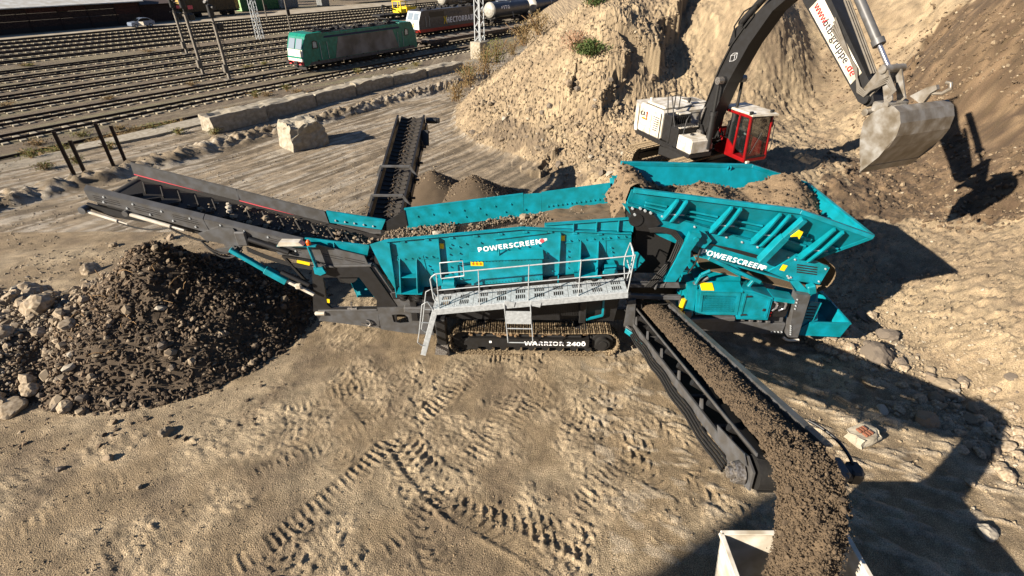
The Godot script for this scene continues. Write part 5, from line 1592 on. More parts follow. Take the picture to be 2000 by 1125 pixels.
func plant_loads(P: Node3D):
	var X := P.transform
	var loam := mat("loam", Color(0.13, 0.093, 0.056).linear_to_srgb(), 0.97, 0.0, TX.grit, 1.5)
	var lc := [Color(0.165, 0.12, 0.074), Color(0.09, 0.064, 0.039)]
	var gc := [Color(0.3, 0.235, 0.165), Color(0.15, 0.115, 0.08), Color(0.42, 0.37, 0.3)]
	# gravel on the screen deck
	var pts := []
	for i in 4200:
		var x := rng.randf_range(-4.6, 1.6)
		var t := rng.randf()
		if rng.randf() > 0.5 + 0.5 * smoothstep(1.0, -3.0, x): continue
		var hole := n1.get_noise_2d(x * 2.2, t * 3.0)
		if x > -2.4 and hole > 0.12: continue
		pts.append(X * V(x, 2.96 + (x + 4.0) * 0.14 + rng.randf() * 0.07, lerpf(-0.93, 0.9, t)))
	loose("gravel_on_deck", "grey brown gravel bouncing along the screen deck between teal side walls", pts, Vector2(0.03, 0.11), gc)
	for q in [[-2.85, -0.15, 0.3], [-3.35, 0.0, 0.22], [-0.35, -0.62, 0.28], [-0.1, -0.55, 0.16], [-1.9, -0.5, 0.16]]:
		var o := stone_at("stone", X * V(q[0], 3.06 + (q[0] + 4.0) * 0.14, q[1]), q[2])
		tag(o, "larger angular stone lying in the gravel on the screen deck", "stone", "larger stones on the screen deck")
	var rows := []
	for i in 60:
		var x := lerpf(-2.4, 2.5, i / 59.0)
		var line := []
		for j in 34:
			var z := lerpf(-0.93, 0.93, j / 33.0)
			var h := 0.05 + 0.13 * smoothstep(-0.9, 1.2, x) + n2.get_noise_2d(x * 1.6, z * 1.6) * 0.09 + absf(n3.get_noise_2d(x * 5, z * 5)) * 0.06
			line.append(X * V(x, 2.92 + (x + 4.0) * 0.14 + h * smoothstep(-2.3, -0.6, x + n1.get_noise_2d(x, z * 3) * 0.4) - 0.06, z))
		rows.append(line)
	soil_sheet("soil_on_deck", "brown soil spread over the upper end of the screen deck", rows, loam)
	# soil pouring off the feeder and the soil lying in the hopper
	rows = []
	for i in 70:
		var x := lerpf(2.0, 8.15, i / 69.0)
		var line := []
		var half := lerpf(0.8, 1.16, smoothstep(2.4, 6.5, x))
		for j in 44:
			var z := lerpf(-half, half, j / 43.0)
			var y := 4.62 - (x - 2.35) * 0.275 + 0.05
			y += 0.5 * exp(-pow((x - 2.6) / 0.55, 2)) * (0.8 + 0.4 * n1.get_noise_2d(z * 3, 2))
			y += 0.62 * exp(-pow((x - 5.0) / 0.9, 2) - pow((z + 0.2) / 0.8, 2))
			y += smoothstep(5.2, 7.6, x) * (0.9 - 0.2 * z) * (1.0 - 0.35 * smoothstep(7.4, 8.2, x))
			y += 0.3 * absf(z) * smoothstep(3.0, 5.0, x)
			if x < 2.35: y = minf(y, 4.75) - (2.35 - x) * 1.6
			y += n2.get_noise_2d(x * 1.5, z * 1.5) * 0.14 + absf(n3.get_noise_2d(x * 3, z * 3)) * 0.12
			line.append(X * V(x, y, z))
		rows.append(line)
	soil_sheet("soil_in_hopper", "heaped brown sandy soil lying in the teal feed hopper", rows, mat("loam_sandy", Color(0.23, 0.165, 0.1).linear_to_srgb(), 0.97, 0.0, TX.grit, 0.8))
	pts = []
	for r in rows:
		for p in r:
			if rng.randf() < 0.4: pts.append(p + Vector3(rng.randf_range(-0.06, 0.06), 0.02, rng.randf_range(-0.04, 0.04)))
	loose("clods_in_hopper", "small brown clods scattered over the soil in the hopper", pts, Vector2(0.03, 0.13), lc)
	# fines on the belt and pouring off its head
	var a := V(3.38, 1.05, 0.2)
	var b := V(3.38, 4.16, 8.5)
	var up := (b - a).normalized().cross(V(1, 0, 0)).normalized()
	if up.y < 0: up = -up
	rows = []
	for i in 190:
		var t := i / 189.0
		var line := []
		for j in 30:
			var u := lerpf(-0.36, 0.41, j / 29.0)
			var h := 0.05 + 0.2 * (1.0 - u * u * 5.0) + n3.get_noise_2d(u * 3.0, t * 28.0) * 0.05 + absf(n3.get_noise_2d(u * 7.0, t * 66.0)) * 0.05
			line.append(X * (a.lerp(b, t * 0.99) + V(u + 0.04, 0, 0) + up * maxf(h, 0.02)))
		rows.append(line)
	soil_sheet("fines_on_belt", "damp brown fines riding up the near conveyor belt", rows, loam)
	pts = []
	for i in 15000: pts.append(rows[rng.randi() % 189][rng.randi_range(1, 28)] + Vector3(rng.randf_range(-0.02, 0.02), 0.005, rng.randf_range(-0.03, 0.03)))
	loose("fines_crumbs", "small crumbs of damp soil on top of the belt load", pts, Vector2(0.015, 0.045), lc)
	# the falling stream
	var path := [V(3.4, 4.22, 8.2), V(3.41, 4.34, 8.58), V(3.46, 4.18, 8.84), V(3.55, 3.76, 9.0), V(3.64, 3.2, 9.1), V(3.72, 2.5, 9.16), V(3.78, 1.85, 9.2)]
	rows = []
	var K := 110
	for i in K:
		var t := i / (K - 1.0) * (path.size() - 1.001)
		var k := int(t)
		var p: Vector3 = (path[k] as Vector3).cubic_interpolate(path[k + 1], path[maxi(k - 1, 0)], path[mini(k + 2, path.size() - 1)], t - k)
		var tg: Vector3 = ((path[mini(k + 1, path.size() - 1)] as Vector3).lerp(path[mini(k + 2, path.size() - 1)], t - k) - (path[k] as Vector3).lerp(path[mini(k + 1, path.size() - 1)], t - k)).normalized()
		var out := V(1, 0, 0).cross(tg).normalized()
		if out.z < 0 and out.y < 0: out = -out
		var line := []
		for j in 57:
			var an := TAU * j / 56.0
			var cx := cos(an)
			var sy := sin(an)
			var nz := n3.get_noise_3d(cx * 1.4, sy * 0.9 , i * 0.07) * 0.1 + absf(n3.get_noise_3d(cx * 3.2 + 8, sy * 2.2, i * 0.16)) * 0.1
			line.append(X * (p + V(1, 0, 0) * cx * (0.31 + 0.022 * t + nz * 0.8) + out * sy * (0.12 + 0.02 * t + nz)))
		rows.append(line)
	soil_sheet("falling_soil", "thick stream of brown soil falling from conveyor head into the steel bin", rows, loam)
	pts = []
	for i in 46000:
		var p: Vector3 = rows[rng.randi() % K][rng.randi() % 56]
		pts.append(p + Vector3(rng.randfn() * 0.02, rng.randfn() * 0.02, rng.randfn() * 0.02))
	for i in 2600:
		var p: Vector3 = rows[rng.randi_range(30, K - 1)][[0, 1, 2, 27, 28, 29][rng.randi() % 6]]
		pts.append(p + Vector3(rng.randfn() * 0.045, rng.randfn() * 0.03, rng.randfn() * 0.04))
	loose("falling_clods", "small clods and crumbs in the falling stream of soil", pts, Vector2(0.008, 0.046), lc)
	pts = []
	for i in 420:
		var p: Vector3 = rows[rng.randi_range(12, K - 1)][rng.randi() % 56]
		pts.append(p + Vector3(rng.randfn() * 0.05, rng.randfn() * 0.05, rng.randfn() * 0.04))
	loose("falling_lumps", "bigger earth lumps tumbling in the falling stream of soil", pts, Vector2(0.05, 0.13), lc, null, 3)
	# rubble on the oversize belt
	var part := []
	for i in 110:
		var x := rng.randf_range(-9.9, -4.6)
		if rng.randf() > smoothstep(-10.5, -6.5, x) + 0.15: continue
		part.append([x, rng.randf_range(-0.62, 0.55), lerpf(0.08, 0.24, pow(rng.randf(), 1.6))])
	for q in part:
		var o := stone_at("rubble_stone", X * V(q[0], 5.02 - (q[0] + 11.66) * 0.2755 - 0.42 + q[2] * 0.3, q[1]), q[2])
		tag(o, "broken stone riding up the dark cleated conveyor belt", "stone", "broken stones on the oversize conveyor")
	pts = []
	for i in 800:
		var x := rng.randf_range(-9.6, -4.4)
		if rng.randf() > smoothstep(-10.0, -5.5, x): continue
		pts.append(X * V(x, 5.02 - (x + 11.66) * 0.2755 - 0.4 + rng.randf() * 0.05, rng.randf_range(-0.7, 0.6)))
	loose("belt_grit", "small grit and crumbs on the dark cleated belt", pts, Vector2(0.02, 0.09), gc)
	rows = []
	for i in 30:
		var x := lerpf(-8.9, -7.4, i / 29.0)
		var line := []
		for j in 10: line.append(X * V(x, 5.02 - (x + 11.66) * 0.2755 - 0.43 + 0.07 * sin(PI * j / 9.0) * sin(PI * i / 29.0) * (1.0 + n3.get_noise_2d(i, j)), 0.3 + 0.03 * j + 0.06 * n1.get_noise_2d(i * 0.3, 2)))
		rows.append(line)
	soil_sheet("soil_ridge_on_belt", "low ridge of brown soil on the dark cleated belt", rows, loam)
	# crumbs on the side conveyor
	pts = []
	for i in 420:
		var t := rng.randf()
		pts.append(X * (V(-5.2, 1.47, -0.9).lerp(V(-5.2, 4.14, -9.3), t) + V(rng.randfn() * 0.12, rng.randf() * 0.05, 0)))
	loose("side_belt_grit", "brown grit along the middle of the chevron belt", pts, Vector2(0.02, 0.08), lc)
	# open steel bin that takes the stream
	var bn := thing("steel_bin", "pale open-topped steel bin under the falling soil", "bin", gp(1500, 1090, 2.3) * V(1, 0, 1) + V(0.38, 0, 0.78))
	var w := MB.new()
	var o := [V(-0.98, 2.35, -1.15), V(0.98, 2.35, -1.15), V(0.98, 2.35, 1.3), V(-0.98, 2.35, 1.3)]
	var u := [V(-0.9, 0.35, -0.75), V(0.9, 0.35, -0.75), V(0.9, 0.35, 1.2), V(-0.9, 0.35, 1.2)]
	for i in 4:
		var j := (i + 1) % 4
		w.plate([o[i], o[j], u[j], u[i]], (V(0, 0, 0.03) if i % 2 == 0 else V(-0.03, 0, 0)) * (1 if i < 2 else -1))
	w.plate(u, V(0, -0.03, 0))
	obj("shell", w, MT.white, bn)
	var rm := MB.new()
	for i in 4: rm.beam(o[i], o[(i + 1) % 4], 0.08, 0.05, Vector3.UP, 0.008)
	obj("rim", rm, MT.white, bn)
	obj("bolts", bolts(along(o[1] + V(-0.03, -0.1, 0.1), o[2] + V(-0.03, -0.1, 0), 8) , V(-1, 0, 0), 0.02), MT.galv, bn)
	var lgs := MB.new()
	for i in 4: lgs.beam(u[i] + V(0, 0.05, 0), u[i] * V(1, 0, 1) + V(0, -0.05, 0), 0.12, 0.12, Vector3.RIGHT, 0.01)
	obj("leg_frame", lgs, MT.grey, bn)
	var fl := MB.new()
	rows = []
	for i in 16:
		var line := []
		for j in 16:
			var x := lerpf(-0.9, 0.9, j / 15.0)
			var z := lerpf(-0.9, 1.2, i / 15.0)
			line.append(bn.position + V(x, 1.2 + 0.55 * exp(-(x * x * 1.5 + (z + 0.1) * (z + 0.1) * 2.0)) + n3.get_noise_2d(x * 3, z * 3) * 0.1, z))
		rows.append(line)
	soil_sheet("soil_in_bin", "brown soil heaped inside the pale steel bin", rows, loam)

# ---------------------------------------------------------------- excavator (own axes: z forward along the boom, x to its left-hand cab side)
func build_excavator():
	var E := thing("excavator", "white, black and red tracked excavator with raised boom on the sand bench", "excavator", V(7.95, 1.98, -22.3), atan2(0.364, 0.931))
	# undercarriage
	var ub := Basis(Vector3.UP, deg_to_rad(10.6))
	var uo := V(0, 0, -0.45)
	var ch := MB.new()
	ch.cbox(uo + V(0, 0.62, 0), V(1.6, 0.4, 1.7), 0.05, ub)
	ch.tube(uo + V(0, 0.8, 0), uo + V(0, 1.12, 0), 0.72, -1, 24)
	obj("undercarriage", ch, MT.black, E)
	var sh := MB.new()
	sh.cbox(Vector3.ZERO, V(0.205, 0.03, 0.62), 0.006)
	for k in [-0.07, 0.0, 0.07]: sh.box(V(k, 0.026, 0), V(0.016, 0.026, 0.62))
	var shoe := sh.mesh()
	for s in [1, -1]:
		var L := 3.7
		var R := 0.42
		var per := 2 * L + TAU * R
		var K := 46
		var f := MB.new()
		f.cbox(uo + ub * V(0, 0.45, 1.22 * s), V(3.5, 0.34, 0.34), 0.05, ub)
		for x in [-1.85, 1.85]: f.tube(uo + ub * V(x, 0.44, 1.22 * s - 0.14), uo + ub * V(x, 0.44, 1.22 * s + 0.14), 0.38, -1, 20)
		var t := obj("crawler_track", f, MT.black, E)
		for i in K:
			var d := (i + 0.5) * per / K
			var p := Vector3.ZERO
			var a := 0.0
			if d < L: p = V(-L / 2 + d, 2 * R, 0)
			elif d < L + PI * R:
				a = (d - L) / R
				p = V(L / 2 + sin(a) * R, R + cos(a) * R, 0)
			elif d < 2 * L + PI * R:
				a = PI
				p = V(L / 2 - (d - L - PI * R), 0, 0)
			else:
				a = PI + (d - 2 * L - PI * R) / R
				p = V(-L / 2 + sin(a) * R, R + cos(a) * R, 0)
			var o := put("track_shoe", shoe, MT.shoe, t)
			o.transform = Transform3D(ub * Basis(Vector3.BACK, -a), uo + ub * (p + V(0, 0.02, 1.22 * s)))
	# revolving frame
	var b := MB.new()
	b.plate([V(-1.5, 1.16, 1.62), V(-1.5, 1.16, -2.2), V(-1.1, 1.16, -3.0), V(1.1, 1.16, -3.0), V(1.5, 1.16, -2.2), V(1.5, 1.16, 0.7), V(0.3, 1.16, 0.9), V(-0.4, 1.16, 1.62)], V(0, 0.14, 0))
	b.beam(V(-0.42, 1.3, 0.2), V(-0.42, 1.9, 1.0), 0.05, 0.8, Vector3.UP)
	b.beam(V(0.34, 1.3, 0.2), V(0.34, 1.9, 1.0), 0.05, 0.8, Vector3.UP)
	obj("revolving_frame", b, MT.black, E)
	var h := MB.new()
	h.cbox(V(0, 1.93, -1.35), V(3.0, 1.24, 1.7), 0.09)
	h.cbox(V(-0.55, 2.6, -1.3), V(1.5, 0.12, 1.3), 0.04)
	h.cbox(V(0.75, 2.58, -1.5), V(0.8, 0.1, 0.9), 0.04)
	h.tube(V(-1.1, 2.5, -1.9), V(-1.1, 2.78, -1.95), 0.07, -1, 10)
	var ho := obj("engine_hood", h, MT.white, E)
	var cw := MB.new()
	cw.plate([V(-1.5, 1.3, -2.22), V(-1.5, 1.3, -2.4), V(-1.1, 1.3, -3.05), V(1.1, 1.3, -3.05), V(1.5, 1.3, -2.4), V(1.5, 1.3, -2.22)], V(0, 1.15, 0))
	obj("counterweight", cw, MT.white, E)
	var seam := MB.new()
	for z in [-2.2, -1.2, -0.55]: seam.box(V(-1.5, 1.9, z), V(0.012, 1.1, 0.02))
	seam.box(V(-1.5, 1.34, -0.8), V(0.014, 0.05, 2.6))
	obj("panel_gap", seam, MT.black, ho)
	var vents := MB.new()
	for i in 7: vents.box(V(-1.505, 2.2 - i * 0.09, -0.85), V(0.014, 0.03, 0.42))
	for i in 5: vents.box(V(0.75, 2.635, -1.8 + i * 0.14), V(0.6, 0.012, 0.05))
	obj("vent_slot", vents, MT.black, ho)
	var lids := MB.new()
	for q in [[-0.55, -1.3, 1.52, 1.32], [0.75, -1.5, 0.82, 0.92]]:
		for e in [-0.5, 0.5]:
			lids.box(V(q[0] + e * q[2], 2.56, q[1]), V(0.02, 0.02, q[3]))
			lids.box(V(q[0], 2.56, q[1] + e * q[3]), V(q[2], 0.02, 0.02))
	obj("lid_gap", lids, MT.black, ho)
	var tank_cap := MB.new()
	tank_cap.tube(V(-1.0, 1.88, 1.0), V(-1.0, 1.95, 1.0), 0.08, -1, 12)
	tank_cap.tube(V(0.2, 2.55, -1.0), V(0.2, 2.85, -1.0), 0.06, 0.07, 12)
	obj("filler_cap", tank_cap, MT.black, ho)
	var sign := MB.new()
	sign.cbox(V(-1.51, 2.12, -1.72), V(0.02, 0.34, 0.4), 0.008)
	var so := obj("logo_plate", sign, MT.white, ho)
	var sred := MB.new()
	sred.plate([V(-1.515, 1.93, -1.9), V(-1.515, 1.93, -1.5), V(-1.515, 2.3, -1.5), V(-1.515, 2.3, -1.56), V(-1.515, 1.99, -1.56), V(-1.515, 1.99, -1.9)], V(-0.015, 0, 0))
	obj("logo_border", sred, MT.orange, so)
	text(so, "CAT", V(-1.535, 2.16, -1.74), Basis(Vector3.UP, -PI / 2), 0.2, MT.dark_letter, 1.1)
	var tri := MB.new()
	tri.plate([V(-1.525, 1.99, -1.8), V(-1.525, 1.99, -1.68), V(-1.525, 2.05, -1.74)], V(-0.008, 0, 0))
	obj("logo_triangle", tri, MT.yellow, so)
	# right-hand steps, coolers and tool box
	var tb := MB.new()
	tb.cbox(V(-0.98, 1.58, 1.16), V(1.0, 0.55, 0.9), 0.05)
	tb.cbox(V(-0.98, 1.86, 1.14), V(0.96, 0.06, 0.84), 0.02)
	obj("tool_box", tb, MT.white, E)
	var ck := MB.new()
	ck.cbox(V(-0.98, 1.7, 0.42), V(1.0, 0.8, 0.5), 0.03)
	ck.cbox(V(-0.98, 1.95, -0.1), V(1.02, 1.1, 0.5), 0.03)
	for i in 9:
		ck.box(V(-1.4 + i * 0.105, 2.13, 0.42), V(0.03, 0.06, 0.46))
		ck.box(V(-1.4 + i * 0.105, 2.2, 0.17), V(0.03, 0.5, 0.04))
	obj("cooler_grille", ck, MT.black, E)
	var ws := MB.new()
	ws.cbox(V(-0.98, 2.13, 0.66), V(0.9, 0.04, 0.14), 0.01)
	ws.cbox(V(-0.8, 2.52, 0.0), V(0.6, 0.06, 0.3), 0.02)
	obj("step", ws, MT.white, E)
	var hr := MB.new()
	hr.pipe([V(-1.42, 1.4, 0.62), V(-1.42, 2.9, 0.0), V(-1.38, 3.2, -0.2), V(-0.9, 3.22, -0.25), V(-0.85, 2.6, -0.3)], 0.024)
	hr.pipe([V(-1.46, 1.3, 0.1), V(-1.46, 3.0, -0.3), V(-1.4, 3.3, -0.45), V(-0.95, 3.3, -0.5), V(-0.9, 2.6, -0.55)], 0.024)
	hr.pipe([V(-1.3, 1.9, 0.8), V(-1.2, 2.45, 0.75), V(-1.0, 2.7, 0.7), V(-0.6, 2.7, 0.7), V(-0.5, 2.1, 0.72)], 0.024)
	obj("handrail", hr, MT.black, E)
	var pp := MB.new()
	for k in 7:
		pp.pipe(sag(V(-0.5 + 0.06 * k, 1.5, 0.6 + 0.05 * k), V(-0.45 + 0.1 * k, 1.45 + 0.1 * k, 1.35), V(0.05 * k - 0.1, 0.25 - 0.05 * k, 0.2)), 0.03)
	obj("hose", pp, MT.rubber, E)
	var pg := MB.new()
	pg.pipe([V(-0.42, 1.8, 0.3), V(-0.5, 2.0, 0.6), V(-0.45, 2.5, 0.7), V(-0.4, 2.9, 0.75)], 0.05)
	pg.cbox(V(-0.45, 1.8, 0.75), V(0.2, 0.4, 0.3), 0.05)
	pg.cbox(V(-0.3, 1.45, 1.3), V(0.3, 0.3, 0.2), 0.05)
	obj("valve_block", pg, MT.steel, E)
	# cab: posts, roof, lower skins and panes
	var cx0 := 0.42
	var cx1 := 1.48
	var z0 := 0.95
	var z1 := 2.62
	var fb := MB.new()
	for q in [[cx0, z0], [cx1, z0], [cx0, z1], [cx1, z1]]:
		fb.beam(V(q[0], 1.15, q[1]), V(q[0], 2.86, q[1] - (0.16 if q[1] > 2 else 0.0)), 0.1, 0.1, Vector3.RIGHT, 0.02)
	fb.beam(V(cx0, 1.15, 1.95), V(cx0, 2.86, 1.9), 0.08, 0.1, Vector3.RIGHT, 0.02)
	fb.cbox(V((cx0 + cx1) / 2, 1.16, (z0 + z1) / 2), V(1.14, 0.16, 1.75), 0.03)
	fb.plate([V(cx0 - 0.03, 1.2, z0), V(cx0 - 0.03, 1.2, 1.95), V(cx0 - 0.03, 1.5, 1.95), V(cx0 - 0.03, 1.75, 1.55), V(cx0 - 0.03, 1.75, z0)], V(0.05, 0, 0))
	fb.plate([V(cx1 - 0.02, 1.2, z0), V(cx1 - 0.02, 1.2, z1), V(cx1 - 0.02, 1.7, z1), V(cx1 - 0.02, 1.9, z0)], V(0.05, 0, 0))
	fb.plate([V(cx0, 1.2, z0), V(cx1, 1.2, z0), V(cx1, 2.1, z0), V(cx0, 2.1, z0)], V(0, 0, 0.04))
	fb.beam(V(cx0, 2.82, z0), V(cx0, 2.82, z1 - 0.16), 0.1, 0.1, Vector3.UP, 0.02)
	fb.beam(V(cx1, 2.82, z0), V(cx1, 2.82, z1 - 0.16), 0.1, 0.1, Vector3.UP, 0.02)
	var cab := obj("cab", fb, MT.red, E)
	var rf := MB.new()
	rf.cbox(V((cx0 + cx1) / 2, 2.92, 1.66), V(1.16, 0.09, 1.62), 0.03)
	rf.beam(V(cx0 - 0.02, 2.9, 2.42), V(cx1 + 0.02, 2.9, 2.62), 0.3, 0.06)
	obj("roof", rf, MT.white, cab)
	var bf := MB.new()
	bf.beam(V(cx0, 2.84, z1 - 0.14), V(cx1, 2.84, z1 - 0.14), 0.1, 0.12, Vector3.UP, 0.02)
	bf.beam(V(cx0 + 0.05, 1.26, z1 + 0.02), V(cx1 - 0.05, 1.26, z1 + 0.02), 0.04, 0.06)
	bf.beam(V(cx0 + 0.06, 1.2, z1 + 0.02), V(cx0 + 0.06, 2.84, z1 - 0.14), 0.05, 0.04)
	bf.cbox(V(cx1 + 0.16, 2.45, 2.4), V(0.16, 0.3, 0.06), 0.02)
	bf.beam(V(cx1, 2.6, 2.4), V(cx1 + 0.2, 2.6, 2.4), 0.03, 0.03)
	bf.cbox(V((cx0 + cx1) / 2, 1.62, 1.25), V(0.55, 0.12, 0.55), 0.04)
	bf.cbox(V((cx0 + cx1) / 2, 1.98, 1.05), V(0.5, 0.7, 0.12), 0.04)
	obj("window_trim", bf, MT.black, cab)
	for q in [[V(cx0 + 0.05, 1.25, z1), V(cx1 - 0.05, 1.25, z1), V(cx1 - 0.05, 2.8, z1 - 0.15), V(cx0 + 0.05, 2.8, z1 - 0.15), V(0, 0, 0.012)], [V(cx0, 1.5, 2.0), V(cx0, 1.3, z1 - 0.05), V(cx0, 2.78, z1 - 0.2), V(cx0, 2.78, 1.95), V(0.012, 0, 0)],
			[V(cx0, 1.78, z0 + 0.06), V(cx0, 1.78, 1.5), V(cx0, 1.55, 1.9), V(cx0, 2.78, 1.88), V(0.012, 0, 0)], [V(cx1, 1.9, z0 + 0.06), V(cx1, 1.7, z1 - 0.05), V(cx1, 2.78, z1 - 0.2), V(cx1, 2.78, z0 + 0.06), V(0.012, 0, 0)]]:
		var g := MB.new()
		g.plate([q[0], q[1], q[2], q[3]], q[4])
		obj("pane", g, MT.pane, cab)
	var wp0 := MB.new()
	wp0.beam(V(0.62, 1.4, 2.64), V(1.05, 2.2, 2.58), 0.02, 0.02)
	wp0.pipe([V(cx1 + 0.05, 1.3, z1), V(cx1 + 0.12, 1.6, z1 + 0.05), V(cx1 + 0.12, 2.4, z1 - 0.03), V(cx1 + 0.04, 2.6, z1 - 0.1)], 0.018)
	wp0.cbox(V(cx0 - 0.02, 2.98, 2.45), V(0.16, 0.12, 0.1), 0.02)
	wp0.cbox(V(cx1 - 0.1, 2.98, 2.5), V(0.16, 0.12, 0.1), 0.02)
	obj("wiper", wp0, MT.black, cab)
	var mk := MB.new()
	mk.cbox(V(0.5, 1.12, 2.74), V(0.16, 0.1, 0.1), 0.02)
	obj("marker_lamp", mk, MT.white, cab)
	# boom
	var bm := MB.new()
	var prof := [[0.35, 1.55], [0.5, 2.5], [1.12, 4.75], [1.5, 5.5], [2.2, 6.35], [3.85, 7.62], [3.98, 7.36], [2.95, 6.5], [2.25, 5.4], [1.62, 4.0], [1.12, 2.4], [0.8, 1.45]]
	var bp := []
	for q in prof: bp.append(V(-0.32, q[1], q[0]))
	bm.plate(bp, V(0.6, 0, 0))
	for q in [[0.55, 1.7], [1.45, 4.05], [3.72, 7.45]]: bm.tube(V(-0.46, q[1], q[0]), V(0.42, q[1], q[0]), 0.14, -1, 16)
	bm.plate([V(-0.3, 5.2, 1.2), V(-0.3, 5.75, 1.3), V(-0.3, 6.15, 1.75), V(-0.3, 5.7, 1.7)], V(0.12, 0, 0))
	bm.plate([V(0.15, 5.2, 1.2), V(0.15, 5.75, 1.3), V(0.15, 6.15, 1.75), V(0.15, 5.7, 1.7)], V(0.12, 0, 0))
	bm.tube(V(-0.32, 6.02, 1.62), V(0.3, 6.02, 1.62), 0.12, -1, 12)
	var bo := obj("boom", bm, MT.black, E)
	var st := MB.new()
	for k in 2: st.pipe([V(-0.33 - 0.03 * k, 2.5, 0.55), V(-0.34 - 0.03 * k, 4.4, 1.02 + 0.06 * k), V(-0.34 - 0.03 * k, 5.3, 1.4 + 0.06 * k), V(-0.34, 6.2, 2.05)], 0.022)
	st.pipe([V(-0.35, 5.55, 1.5), V(-0.42, 5.9, 1.45), V(-0.4, 6.4, 1.75), V(-0.36, 6.7, 2.3), V(-0.36, 6.3, 2.2), V(-0.38, 5.9, 1.9)], 0.03)
	obj("hose", st, MT.rubber, bo)
	var lg := MB.new()   # outlined box emblem
	for e in [[0, 0, 0.2, 0.06], [0.2, 0.06, 0.2, 0.26], [0.2, 0.26, 0, 0.2], [0, 0.2, 0, 0], [0.0, 0.2, 0.1, 0.3], [0.1, 0.3, 0.3, 0.34], [0.3, 0.34, 0.2, 0.26], [0.2, 0.06, 0.3, 0.14], [0.3, 0.14, 0.3, 0.34]]:
		lg.beam(V(-0.325, 4.72 + e[1], 1.5 + e[0]), V(-0.325, 4.72 + e[3], 1.5 + e[2]), 0.006, 0.028, Vector3.RIGHT)
	obj("emblem", lg, MT.letter, bo)
	for s in [-1, 1]:
		var c := MB.new()
		var p0 := V(0.56 * s - 0.02, 1.45, 1.55)
		var p1 := V(0.56 * s - 0.02, 4.05, 1.45)
		c.tube(p0, p0.lerp(p1, 0.55), 0.13, -1, 14)
		c.tube(p0.lerp(p1, 0.5), p0.lerp(p1, 0.56), 0.16, -1, 14)
		var co := obj("boom_ram", c, MT.black, E)
		var rr := MB.new()
		rr.tube(p0.lerp(p1, 0.56), p1, 0.06, -1, 12)
		obj("ram_rod", rr, MT.rubber, co)
		var rc := MB.new()
		rc.tube(p1 - V(0.12 * s, 0, 0), p1 + V(0.1 * s, 0, 0), 0.14, -1, 16)
		obj("pin_cap", rc, MT.steel, co)
	# stick ram along the top of the boom
	for s in [-0.26, 0.24]:
		var sc := MB.new()
		sc.tube(V(s, 6.05, 1.62), V(s, 7.5, 3.0), 0.12, -1, 14)
		sc.tube(V(s, 7.5, 3.0), V(s, 8.3, 4.1), 0.06, -1, 12)
		obj("stick_ram", sc, MT.black, E)
	# stick with the printed panel
	var sd := V(0, 4.5 - 7.35, 7.28 - 3.95).normalized()
	var su := V(1, 0, 0).cross(sd).normalized()
	if su.y < 0: su = -su
	var sp := V(0, 7.35, 3.95)
	var sm := MB.new()
	var pr := [[-0.55, 0.15], [-0.5, 0.55], [0.0, 0.62], [1.0, 0.4], [4.1, 0.26], [4.5, 0.12], [4.5, -0.1], [4.2, -0.26], [0.4, -0.34], [-0.2, -0.2]]
	var spts := []
	for q in pr: spts.append(sp + sd * q[0] + su * q[1] + V(-0.26, 0, 0))
	sm.plate(spts, V(0.5, 0, 0))
	sm.tube(sp + sd * 4.3 + V(-0.4, 0, 0), sp + sd * 4.3 + V(0.4, 0, 0), 0.13, -1, 14)
	var sto := obj("stick", sm, MT.black, E)
	var wp := MB.new()
	wp.plate([sp + sd * 0.75 + su * 0.24 + V(-0.262, 0, 0), sp + sd * 3.55 + su * 0.2 + V(-0.262, 0, 0), sp + sd * 3.62 - su * 0.22 + V(-0.262, 0, 0), sp + sd * 0.75 - su * 0.27 + V(-0.262, 0, 0)], V(-0.008, 0, 0))
	var wo := obj("printed_panel", wp, MT.white, sto)
	var tbs := Basis(sd, su, sd.cross(su))
	if tbs.z.x > 0: tbs = Basis(sd, su, sd.cross(su))
	text(wo, "www.", sp + sd * 1.2 + V(-0.274, 0, 0) - su * 0.02, tbs, 0.21, MT.red_letter, 1.0, 700)
	text(wo, "btb-gruppe", sp + sd * 2.22 + V(-0.274, 0, 0) - su * 0.02, tbs, 0.22, MT.dark_letter, 0.98, 800)
	text(wo, ".de", sp + sd * 3.25 + V(-0.274, 0, 0) - su * 0.02, tbs, 0.21, MT.red_letter, 1.0, 700)
	var bc := MB.new()
	bc.tube(V(0, 7.75, 5.0), V(0, 5.95, 6.78), 0.13, -1, 16)
	bc.tube(V(0, 6.05, 6.7), V(0, 5.92, 6.82), 0.17, -1, 16)
	var bco := obj("bucket_ram", bc, MT.grey, E)
	var br := MB.new()
	br.tube(V(0, 5.93, 6.81), V(0, 5.35, 7.38), 0.065, -1, 12)
	obj("ram_rod", br, MT.chrome, bco)
	var lk := MB.new()
	for x in [-0.3, 0.22]:
		lk.plate([V(x, 5.5, 7.32), V(x, 5.45, 7.55), V(x, 4.9, 7.45), V(x, 4.55, 7.25), V(x, 4.5, 7.05), V(x, 4.75, 7.0)], V(0.08, 0, 0))
		lk.plate([V(x - 0.06, 5.42, 7.35), V(x - 0.06, 5.4, 7.58), V(x - 0.06, 4.7, 8.0), V(x - 0.06, 4.5, 7.85)], V(0.05, 0, 0))
	lk.tube(V(-0.42, 5.4, 7.45), V(0.4, 5.4, 7.45), 0.11, -1, 14)
	lk.tube(V(-0.42, 4.55, 7.9), V(0.4, 4.55, 7.9), 0.09, -1, 12)
	lk.tube(V(-0.5, 4.25, 7.45), V(0.46, 4.25, 7.45), 0.1, -1, 12)
	lk.cbox(V(0, 4.4, 7.75), V(0.66, 0.3, 0.6), 0.04)
